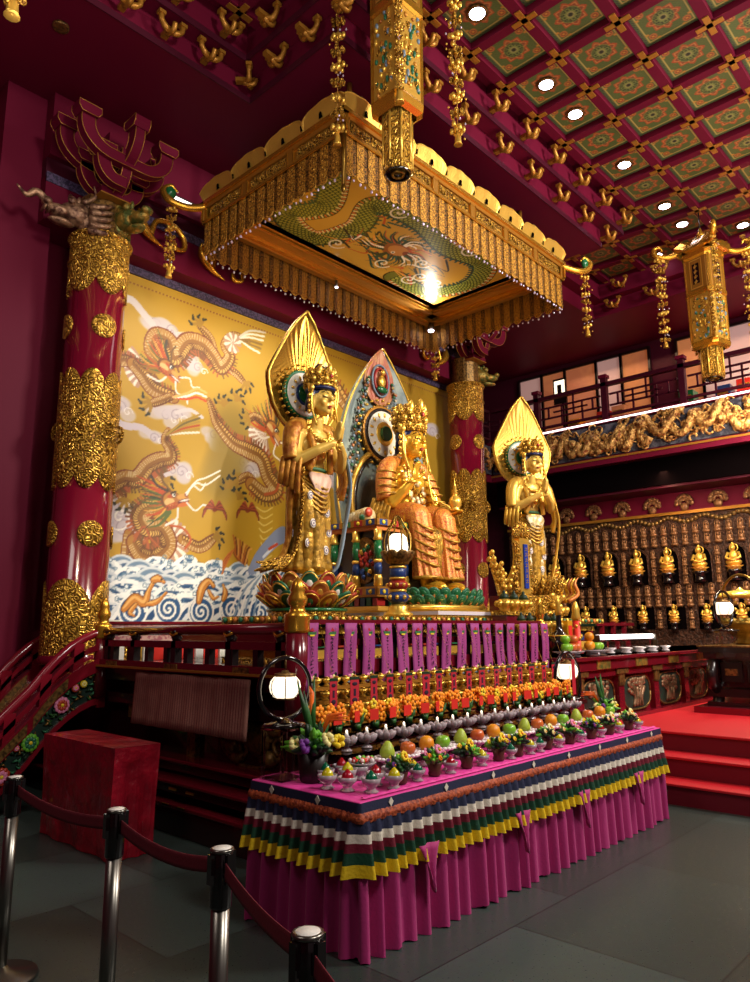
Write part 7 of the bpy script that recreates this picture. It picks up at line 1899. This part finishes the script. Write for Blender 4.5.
# ------------------------------------------------------------------ right side: steps, long red altar bench, incense altar
st_ = thing('red_steps', 'three bright red carpeted steps with dark red risers beside the offering table end', 'steps', (7.05, 1, 0))
for x, z0, z1, xe in ((7.05, 0, .16, 7.38), (7.38, .16, .345, 7.73), (7.73, .345, .53, 15.3)):
    m = MB('riser_red'); m.box(x, 15.3, -4, 3.98, z0, z1); m.build('riser', st_, world=True)
    m = MB('step_red'); m.box(x - .02, xe + .02, -4, 3.98, z1, z1 + .025); m.build('tread', st_, world=True, bevel=.006)
BY = 3.9; BZ = 1.28
ben = thing('altar_bench', 'long red lacquer altar bench with oval carved panels behind the red steps', 'altar bench', (9.8, 4.3, .555))
m = MB('lacquer'); m.box(7.15, 13.4, BY - .02, 4.95, 1.13, BZ); m.box(7.1, 13.4, BY - .06, 4.95, 1.24, BZ); m.build('bench_top', ben, world=True, bevel=.008)
m = MB('bridge_red'); m.box(7.4, 13.4, BY + .1, 4.9, .555, 1.13); m.use('lacquer').box(7.3, 13.4, BY + .02, 4.9, 1.05, 1.13); m.box(7.8, 13.4, BY - .02, 4.9, .555, .6); m.build('bench_body', ben, world=True)
rs = random.Random(12)
for i, x in enumerate((7.42, 8.42, 9.42, 10.42, 11.42, 12.42)):
    m = MB('panel_green', True)
    poly = [(x + .5 + .38 * (abs(cos(a)) ** .6) * (1 if cos(a) > 0 else -1), .82 + .2 * (abs(sin(a)) ** .7) * (1 if sin(a) > 0 else -1)) for a in np.linspace(0, 2 * PI, 28, endpoint=False)]
    m.prism(poly, BY + .08, BY + .11); m.use('gold_dull').tube([(a, BY + .075, b) for a, b in poly + poly[:1]], .012, 5)
    m.use('relief_bronze')
    for k in range(44): m.ell((x + .5 + rs.uniform(-.22, .22), BY + .075, .88 + rs.uniform(-.07, .1)), (.045, .02, .03), 7, 5)
    for k in range(4): m.tube(spline([(x + .38 + .08 * k, BY + .075, .66), (x + .42 + .06 * k, BY + .07, .76), (x + .4 + .1 * k, BY + .075, .88)], 4), .022, 5)
    m.build('carved_panel', ben, world=True)
    m = MB('lacquer'); m.box(x - .08, x + .06, BY + .03, BY + .12, .6, 1.06); m.build('stile', ben, world=True)
    m = MB('gold_dull'); m.box(x - .16, x + .14, BY + .0, BY + .015, 1.065, 1.12); m.box(x - .08, x + .06, BY + .015, BY + .03, .93, 1.06); m.build('metal_fitting', ben, world=True)
    m = MB('bronze_green'); m.box(x + .3, x + .62, BY - .03, BY - .02, 1.14, 1.235); m.build('metal_fitting', ben, world=True)

# things standing on the bench
def on_bench(x, y): return (x, y - .08, BZ)
# red stand with gold lotus jars
t = thing('offering_stand', 'small red stand of gold lotus jars behind the end of the altar rail', 'stand', on_bench(7.55, 4.75)); m = MB('lacquer'); m.box(-.3, .55, -.15, .22, 0, .2); m.use('gold_carved').box(-.32, .57, -.17, .23, .2, .26); m.box(-.32, .57, -.17, .23, 0, .04); m.build('plinth', t)
m = MB('card_red')
for k in range(6): m.box(-.26 + .13 * k, -.2 + .13 * k, -.165, -.15, .05, .19)
m.build('red_slip', t)
m = MB('lacquer'); m.box(-.3, .3, .05, .24, .26, .48); m.use('gold_carved').box(-.32, .32, .03, .25, .46, .5); m.build('upper_step', t)
jar = MB('gold_bright', True); jar.lathe([(.04, 0), (.06, .01), (.05, .03), (.085, .07), (.09, .1), (.06, .13), (.05, .135)], n=16, mod=lambda a, z: 1 + .06 * cos(8 * a))
for k in range(8): jar.ell((.082 * cos(k * PI / 4), .082 * sin(k * PI / 4), .085), (.03, .03, .035), 7, 5)
jd = jar.data('lotus_jar'); ld = MB('leaf_dark', True); ld.lathe([(.045, .135), (.055, .15), (.04, .18), (.015, .2), (.02, .21), (0, .235)], n=14); ld = ld.data('lid')
jl = ['first', 'second', 'third', 'fourth', 'fifth']
for k in range(5):
    o = bpy.data.objects.new('lotus_jar', jd); COL.objects.link(o); o.location = (7.34 + .185 * k, 4.58, 1.54); tag(o, '%s gold lotus jar with dark green lid in the row past the rail end' % jl[k], 'jar', 'gold lotus jars past the altar rail')
    l = bpy.data.objects.new('lid', ld); COL.objects.link(l); l.parent = o
for k in range(3):
    o = bpy.data.objects.new('lotus_jar', jd); COL.objects.link(o); o.location = (7.37 + .21 * k, 4.82, 1.78); o.scale = (1.1, 1.1, 1.1); tag(o, '%s gold lotus jar on the raised step behind the front jar row' % jl[k], 'jar', 'gold lotus jars past the altar rail')
    l = bpy.data.objects.new('lid', ld); COL.objects.link(l); l.parent = o
t = thing('pagoda_vase', 'dark round bodied vase with a tall gold tipped neck beside the lotus jars', 'vase', on_bench(7.9, 4.5)); m = MB('vase_dark', True); m.lathe([(.1, 0), (.1, .02), (.14, .06), (.155, .13), (.13, .2), (.06, .26), (.035, .32), (.03, .45), (.03, .5)], n=24); m.build('body', t)
m = MB('gold_bright', True); m.lathe([(.033, .46), (.038, .52), (.03, .58), (.035, .6), (.012, .66), (0, .7)], n=14); m.build('neck_ornament', t); m = MB('gold_bright', True); m.torus((0, 0, .22), .115, .01, 'z', 24, 5); m.build('shoulder_ring', t)
t = thing('dragon_candle', 'thick red candle wound with gold beside the dark vase', 'candle', on_bench(8.42, 4.55)); m = MB('card_red', True); m.lathe([(.07, 0), (.07, .04), (.045, .05), (.045, .42)], n=18); m.build('wax', t); m = MB('gold_bright', True); m.lathe([(.05, .4), (.06, .44), (.045, .5), (.05, .54), (.02, .62), (0, .64)], n=14)
for k in range(12): m.ell((.047 * cos(k * 1.1), .047 * sin(k * 1.1), .06 + .03 * k), (.018, .018, .024), 6, 5)
m.build('gold_top', t)
t = thing('gold_box', 'gold and red upright box between the vase and the red candle', 'box', on_bench(8.26, 4.6)); m = MB('candle_gold'); m.box(-.06, .06, -.05, .05, 0, .4); m.build('box', t, bevel=.004); m = MB('card_red'); m.box(-.045, .045, -.054, -.05, .05, .34); m.build('label_panel', t)
t = thing('gold_figurine', 'small gilt figurine behind the red candle', 'figurine', on_bench(8.35, 4.9)); m = MB('gold_bright', True); m.lathe([(.08, 0), (.09, .03), (.05, .06), (.07, .14), (.04, .26), (0, .3)], n=16); m.ell((0, -.01, .34), (.045, .045, .055)); m.torus((0, .03, .3), .1, .012, 'y', 20, 5); m.build('figure', t)
fr = [('apple_green', 7.98, 4.45, 0, 'green'), ('apple_green', 8.1, 4.46, 0, 'green'), ('apple_green', 8.04, 4.47, .085, 'green'), ('apple_red', 8.3, 4.48, 0, 'red'), ('apple_red', 8.42, 4.47, 0, 'red'), ('apple_red', 8.36, 4.48, .085, 'red'), ('apple_green', 8.2, 4.5, .0, 'green'), ('mango', 9.0, 4.5, 0, 'orange'), ('mango', 9.12, 4.52, 0, 'orange'), ('mango', 9.06, 4.51, .1, 'orange'), ('apple_green', 9.3, 4.5, 0, 'green'), ('apple_green', 9.42, 4.5, 0, 'green')]
pl = ['first of the pair at the rail end', 'second of the pair at the rail end', 'topmost of the green pile', 'first one below the candle', 'second one below the candle', 'topmost of the red pile', 'between the green and the red piles', 'lower orange beside the red apples', 'lower orange beside the last green apples', 'topmost of the orange pile', 'first after the orange pile', 'last before the glowing case']
def fx(x): return 7.36 + (x - 7.98) * .62
for (x, w) in ((8.04, .17), (8.36, .15), (9.06, .15), (9.36, .15)): 
    m = MB('frost', True); m.lathe([(.08, 0), (.06, .03), (w * .8, .05), (w * .8, .06), (0, .055)], (fx(x), 4.08, BZ), 22); tag(m.build('fruit_dish'), 'glass fruit dish on the red bench, ' + {8.04: 'under the green apples', 8.36: 'under the red apples', 9.06: 'under the oranges', 9.36: 'under the last green apples'}[x], 'dish')
for (kd, x, y, dz, cn), w in zip(fr, pl):
    o = bpy.data.objects.new('apple' if kd != 'mango' else 'orange', fm[kd]); COL.objects.link(o); o.location = (fx(x), y - .4, BZ + .057 + dz); o.rotation_euler = (0, 0, x * 7)
    tag(o, '%s fruit on the altar bench, %s' % (cn, w), 'fruit', 'fruit on the red altar bench')
t = thing('glass_case', 'white glowing glass case with a light tube on the red altar bench', 'display case', on_bench(9.0, 4.5)); m = MB('acrylic'); m.box(-.1, 1.5, -.1, .1, .03, .14); m.build('glass_box', t); m = MB('tube_white', True); m.cyl((-.18, 0, .19), (1.55, 0, .19), .032, n=12); m.build('light_tube', t); m = MB('steel'); m.box(-.12, 1.52, -.12, .12, 0, .03); m.box(-.2, -.17, -.05, .05, 0, .22); m.box(1.54, 1.57, -.05, .05, 0, .22); m.build('case_base', t)
for k in range(8):
    m = MB('pearl', True); m.lathe([(.05, 0), (.055, .01), (.03, .03), (.07, .06), (.068, .066), (0, .05)], (8.75 + .2 * k, 4.08 if k % 2 else 4.2, BZ), 16); tag(m.build('white_dish'), '%s small white dish from the fruit in front of the glowing case' % ordn[k], 'dish', 'white dishes before the glowing case')
# red rails farther back
for y, z0, nm in ((6.6, 1.35, 'red railing before the niche wall, behind the glowing case'),):
    t = thing('red_railing', nm, 'railing', (12.6, y, 0))
    m = MB('lacquer'); m.box(-1.6, 2.2, -.04, .04, 1.62, 1.68); m.box(-1.6, 2.2, -.03, .03, 1.36, 1.41); m.box(-1.6, 2.2, -.05, .05, .9, 1.1); m.build('rails', t)
    for k in range(8):
        m = MB('lacquer'); m.box(-1.6 + .48 * k, -1.53 + .48 * k, -.035, .035, 0, 1.7); m.build('post', t)
# gold plaque, gold branches and small red box beside the right statue
t = thing('gold_tablet', 'gold spirit tablet with a blue written plaque in front of the gilt statue', 'tablet', (8.42, 5.2, 1.78))
m = MB('gold_carved', True); m.lathe([(.2, 0), (.22, .04), (.17, .07), (.17, .14), (.2, .18), (.18, .22), (.12, .25)], n=20, sx=1., sy=.8); m.use('gold_bright').box(-.12, .12, -.04, .04, .24, .98); m.use('gold_carved')
for s in (-1, 1):
    for k in range(9): m.ell((s * (.15 + .05 * sin(k * .8)), 0, .3 + .075 * k), (.06, .05, .05), 8, 6)
for k in range(9): a = PI * k / 8; m.ell((.15 * cos(a), 0, 1.02 + .14 * sin(a)), (.06, .05, .055), 8, 6)
m.ell((0, 0, 1.1), (.13, .06, .12)); m.build('tablet_frame', t)
m = MB('plaque_blue'); m.box(-.045, .045, -.06, -.04, .32, .9); m.build('plaque', t)
m = MB('gold_bright'); z = .84
while z > .36:
    m.box(-.02, .02, -.064, -.06, z, z + .006); m.box(-.004, .004, -.064, -.06, z - .03, z + .02); m.box(-.025, -.012, -.064, -.06, z - .03, z - .02); m.box(.01, .024, -.064, -.06, z - .024, z - .016); z -= .07
m.build('written_text', t)
t = thing('gold_branch_vase', 'sprays of gold leaves beside the gold tablet', 'ornament', (8.05, 5.25, 1.72)); m = MB('bronze_green', True); m.lathe([(.06, 0), (.09, .05), (.1, .12), (.06, .18), (.07, .2)], n=14); m.build('vase', t)
m = MB('gold_bright', True); rs = random.Random(31)
for k in range(14):
    a, L = rs.uniform(2, 5), rs.uniform(.3, .62); e = (L * .45 * cos(a), L * .3 * sin(a), .2 + L); m.tube([(0, 0, .18), (e[0] * .4, e[1] * .4, .2 + L * .6), e], .006, 4)
    for q in range(4): m.ell((e[0] * (1 - .15 * q), e[1] * (1 - .15 * q), e[2] - .08 * q), (.03, .03, .035), 6, 5)
m.build('gold_leaves', t)
m = MB('lacquer'); m.box(7.62, 7.95, 5.02, 5.2, 1.72, 1.98); m.use('gold_carved').box(7.96, 8.2, 5.0, 5.2, 1.72, 1.96)
tag(m.build('red_box'), 'small red and gold box on the gold altar beside the gold leaf sprays', 'box')

# dark incense altar at the right edge with bronze burner and globe lamps
IX, IY = .62, .25       # the incense altar group stands a little farther in
inc = thing('incense_altar', 'dark carved incense altar with a round dark leg on the red landing', 'altar', (9.9 + IX, 2.6 + IY, .555))
m = MB('black_wood'); m.box(9.1, 11.0, 1.6, 3.25, 1.28, 1.36); m.use('lacquer_dark').box(9.13, 11, 1.65, 3.2, 1.2, 1.28); m.use('gold_dull').box(9.09, 11, 1.59, 3.26, 1.345, 1.362); m.build('altar_top', inc, world=True, loc=(IX, IY, 0))
m = MB('lacquer_dark'); m.box(9.25, 11, 1.8, 3.1, .86, 1.2)
for k in range(4): m.use('black_wood').box(9.22, 9.25, 1.85 + .31 * k, 2.1 + .31 * k, .92, 1.16); m.use('gold_dull').box(9.21, 9.222, 1.9 + .31 * k, 2.05 + .31 * k, 1.0, 1.08)
m.build('carved_frieze', inc, world=True, loc=(IX, IY, 0))
m = MB('black_wood', True)
for y in (1.75, 3.1): m.tube(spline([(9.22, y, 1.2), (9.1, y, 1.05), (9.12, y, .9), (9.3, y, .78), (9.2, y, .62)], 5), [.07] * 21, 8)
m.box(9.2, 11, 1.7, 3.2, .74, .84); m.box(9.15, 11, 1.7, 3.2, .6, .68); m.build('leg', inc, world=True, loc=(IX, IY, 0))
m = MB('bridge_red'); m.box(8.95, 11, 1.5, 3.3, .555, .63); m.build('plinth', inc, world=True, loc=(IX, IY, 0))
m = MB('gold_bright'); m.box(9.07, 9.1, 1.62, 2.5, .84, .87); m.box(9.18, 9.2, 1.7, 2.6, .7, .71); m.build('brass_rail', inc, world=True, loc=(IX, IY, 0))
t = thing('acrylic_stand', 'bright acrylic stand under the globe lamp on the incense altar', 'stand', (9.28 + IX, 2.95 + IY, 1.362)); m = MB('acrylic')
for sx in (-1, 1):
    for sy in (-1, 1): m.box(sx * .09 - .01, sx * .09 + .01, sy * .09 - .01, sy * .09 + .01, 0, .16)
m.box(-.105, .105, -.105, .105, .16, .175); m.build('frame', t)
globe_lamp((9.28 + IX, 2.95 + IY, 1.54), math.radians(-10), 'white globe lamp in a black ring on a stand on the dark incense altar', False, 1.25)
globe_lamp((9.35 + IX, 2.42 + IY, 1.362), math.radians(-10), 'white globe lamp on the dark incense altar, half cut off by the frame', False, 1.25)
t = thing('incense_burner', 'bronze incense burner basket with a tall hooped handle on the dark incense altar', 'incense burner', (9.98 + IX, 2.95 + IY, 1.362), math.radians(-38))
m = MB('bronze', True); m.lathe([(.12, 0), (.14, .03), (.1, .08), (.2, .16), (.27, .26), (.28, .3), (.25, .3), (.2, .2), (0, .16)], n=28); m.build('bowl', t)
m = MB('gold_bright', True); m.lathe([(.3, .62), (.29, .66), (.16, .7), (.05, .72), (0, .76)], n=26)
for k in range(10): m.ell((.28 * cos(k * .63), .28 * sin(k * .63), .64), .035, 7, 5); m.ell((.2 * cos(k * .63), .2 * sin(k * .63), .55), .026, 6, 5); m.ell((.24 * cos(k * .63), .24 * sin(k * .63), .46), .024, 6, 5)
m.build('lid', t)
m = MB('bronze', True)
m.torus((0, 0, .46), .46, .018, 'x', 40, 8, (-.6, PI + .6)); 
for k in range(4): a = k * PI / 2 + .4; m.cyl((.22 * cos(a), .22 * sin(a), .28), (.25 * cos(a), .25 * sin(a), .64), .014, n=6)
m.build('handle', t)
m = MB('bronze_green', True)
for k in range(16): m.ell((.22 * cos(k * .4), .22 * sin(k * .4), .31), (.05, .05, .04), 7, 5)
m.build('foliage', t)
# framed dark picture and small Buddha rack seen in the gap behind the right column
t = thing('framed_picture', 'dark framed panel on the grey rear wall in the gap beside the farther column', 'picture', (12.7, 10.93, 3.3)); m = MB('black_wood'); m.box(-.4, .4, -.05, .05, -.7, .7); m.build('frame', t); m = MB('bronze_green'); m.box(-.3, .3, -.06, -.05, -.58, .58); m.build('panel', t)
t = thing('figure_rack', 'dark rack of tiny pale figures at the foot of the farther column', 'rack', (11.55, 8.2, 1.25)); m = MB('black_wood'); m.box(-.12, .22, -.15, .15, 0, .75); m.build('rack', t); m = MB('niche_gold', True)
for a in range(2):
    for b in range(6): m.ell((-.03 + .15 * a, -.17, .08 + .115 * b), (.045, .03, .045), 8, 6)
m.build('figures', t)
# ------------------------------------------------------------------ camera
cd = bpy.data.cameras.new('camera'); cam = bpy.data.objects.new('camera', cd); COL.objects.link(cam)
cd.sensor_fit = 'VERTICAL'; cd.sensor_height = 36; cd.lens = 732.53 / 982 * 36; cd.clip_start = .05
yaw, pit, rol = .751218159, .18508018, -.005152359
fw = Vector((cos(pit) * cos(yaw), cos(pit) * sin(yaw), sin(pit))); rt = Vector((sin(yaw), -cos(yaw), 0)); up = rt.cross(fw)
r2 = rt * cos(rol) + up * sin(rol); u2 = -rt * sin(rol) + up * cos(rol)
mw = Matrix((r2, u2, -fw)).transposed().to_4x4(); mw.translation = (0, 0, 1.6); cam.matrix_world = mw
SC.camera = cam
# ------------------------------------------------------------------ lights
def light(name, kind, loc, energy, col=(1, .9, .75), size=.3, target=None, spot=60, blend=.6, sy=None):
    l = bpy.data.lights.new(name, kind); l.energy = energy; l.color = col
    o = bpy.data.objects.new(name, l); COL.objects.link(o); o.location = loc
    if kind == 'AREA':
        l.size = size
        if sy: l.shape = 'RECTANGLE'; l.size_y = sy
    else: l.shadow_soft_size = size
    if kind == 'SPOT': l.spot_size = math.radians(spot); l.spot_blend = blend
    if target is not None: o.rotation_euler = (Vector(target) - Vector(loc)).to_track_quat('-Z', 'Y').to_euler()
    return o
WARM = (1, .86, .62); NEU = (1, .93, .84)
# first pair: hall floodlights high on the front side, out of view
light('hall_flood_fill', 'AREA', (9.5, -3.0, 7.8), 800, NEU, 1.6, (6.5, 5.0, 2.5), sy=1.6)
light('hall_flood_fill', 'AREA', (3.0, -3.5, 7.6), 380, NEU, 1.6, (6.0, 6.5, 3.5), sy=1.6)
light('hall_flood_fill', 'AREA', (-2.5, 3.5, 7.4), 80, (1, .88, .8), 2.0, (3.0, 6.0, .6), sy=2.)  # unseen fill added from the left to lift the dark platform flank
# statue spots
light('statue_spot', 'SPOT', (6.0, .2, 6.2), 620, WARM, .12, (5.0, 5.5, 3.2), 22)
light('statue_spot', 'SPOT', (9.6, .2, 6.2), 1500, WARM, .12, (7.2, 5.9, 3.6), 24)
light('statue_spot', 'SPOT', (5.0, .4, 5.6), 500, WARM, .12, (7.2, 5.9, 3.2), 26)
light('statue_spot', 'SPOT', (10.2, .6, 6.4), 800, WARM, .12, (9.3, 5.5, 3.4), 24)
light('mural_wash', 'AREA', (6.0, 6.9, 6.0), 60, WARM, 3.2, (6.0, 8.4, 3.0), sy=.2)
light('canopy_spot', 'SPOT', (9.0, 7.1, 6.5), 150, (1, .95, .9), .05, (7.6, 6.2, 6.85), 110, 1.)
light('canopy_spot', 'SPOT', (5.2, 6.9, 6.45), 330, (1, .95, .9), .05, (5.3, 7.2, 1.4), 62, .8)
light('canopy_up', 'SPOT', (7.4, 4.3, 2.2), 240, WARM, .3, (7.2, 6.0, 6.8), 60, 1.)
light('table_spot', 'SPOT', (6.2, .4, 6.5), 430, NEU, .15, (4.9, 3.0, .8), 34, .8)
light('ceiling_wash', 'AREA', (9.5, 1.0, 5.0), 135, (1, .9, .8), 4, (9.5, 1.5, 9), sy=4)
light('fascia_wash', 'AREA', (13.6, 3.2, 5.85), 650, (1, .84, .6), .12, (13.95, 3.2, 5.3), sy=9)
light('gallery_glow', 'AREA', (14.9, 4, 7.4), 40, (1, .6, .35), .5, (14.9, 4, 5), sy=8)
light('niche_glow', 'AREA', (13.7, 5.5, 4.2), 65, (1, .6, .36), .15, (15, 5.5, 2.5), sy=7)
light('landing_light', 'SPOT', (10.2, 1.6, 7.8), 150, (1, .8, .7), .2, (8.8, 3.2, .6), 50, .8)
light('platform_fill_spot', 'SPOT', (.6, 2.2, 6.6), 520, WARM, .1, (5.0, 7.8, 1.5), 22)  # unseen spot added in mid-air to brighten the bench and boxes behind the rail
light('ceiling_wash', 'AREA', (2.0, 3.0, 4.6), 70, (1, .85, .8), 3, (2.0, 5.0, 9), sy=3)  # unseen uplight added to raise the dark ceiling on the left
light('bench_fill', 'AREA', (9.6, 1.2, 4.6), 60, (1, .85, .75), .8, (9.4, 4.0, .9))  # unseen area light added because the bench front came out dark
for (x, y, z, e) in ((2.93, 3.48, 1.27, 5), (6.58, 3.56, 1.2, 6), (9.9, 3.2, 1.82, 10), (5.92, 5.1, 2.48, 6)):
    light('lamp_glow', 'POINT', (x, y, z), e, (1, .9, .75), .1)
w = bpy.data.worlds.new('world'); SC.world = w; w.use_nodes = True
w.node_tree.nodes['Background'].inputs['Color'].default_value = (.30, .19, .2, 1); w.node_tree.nodes['Background'].inputs['Strength'].default_value = .35
SC.view_settings.view_transform = 'Standard'; SC.view_settings.look = 'None'; SC.view_settings.gamma = 1.; SC.view_settings.use_curve_mapping = False
SC.view_settings.exposure = 0.
try:
    SC.cycles.use_denoising = True; SC.cycles.max_bounces = 8; SC.cycles.sample_clamp_indirect = 4.; SC.cycles.caustics_reflective = False; SC.cycles.caustics_refractive = False
except Exception: pass
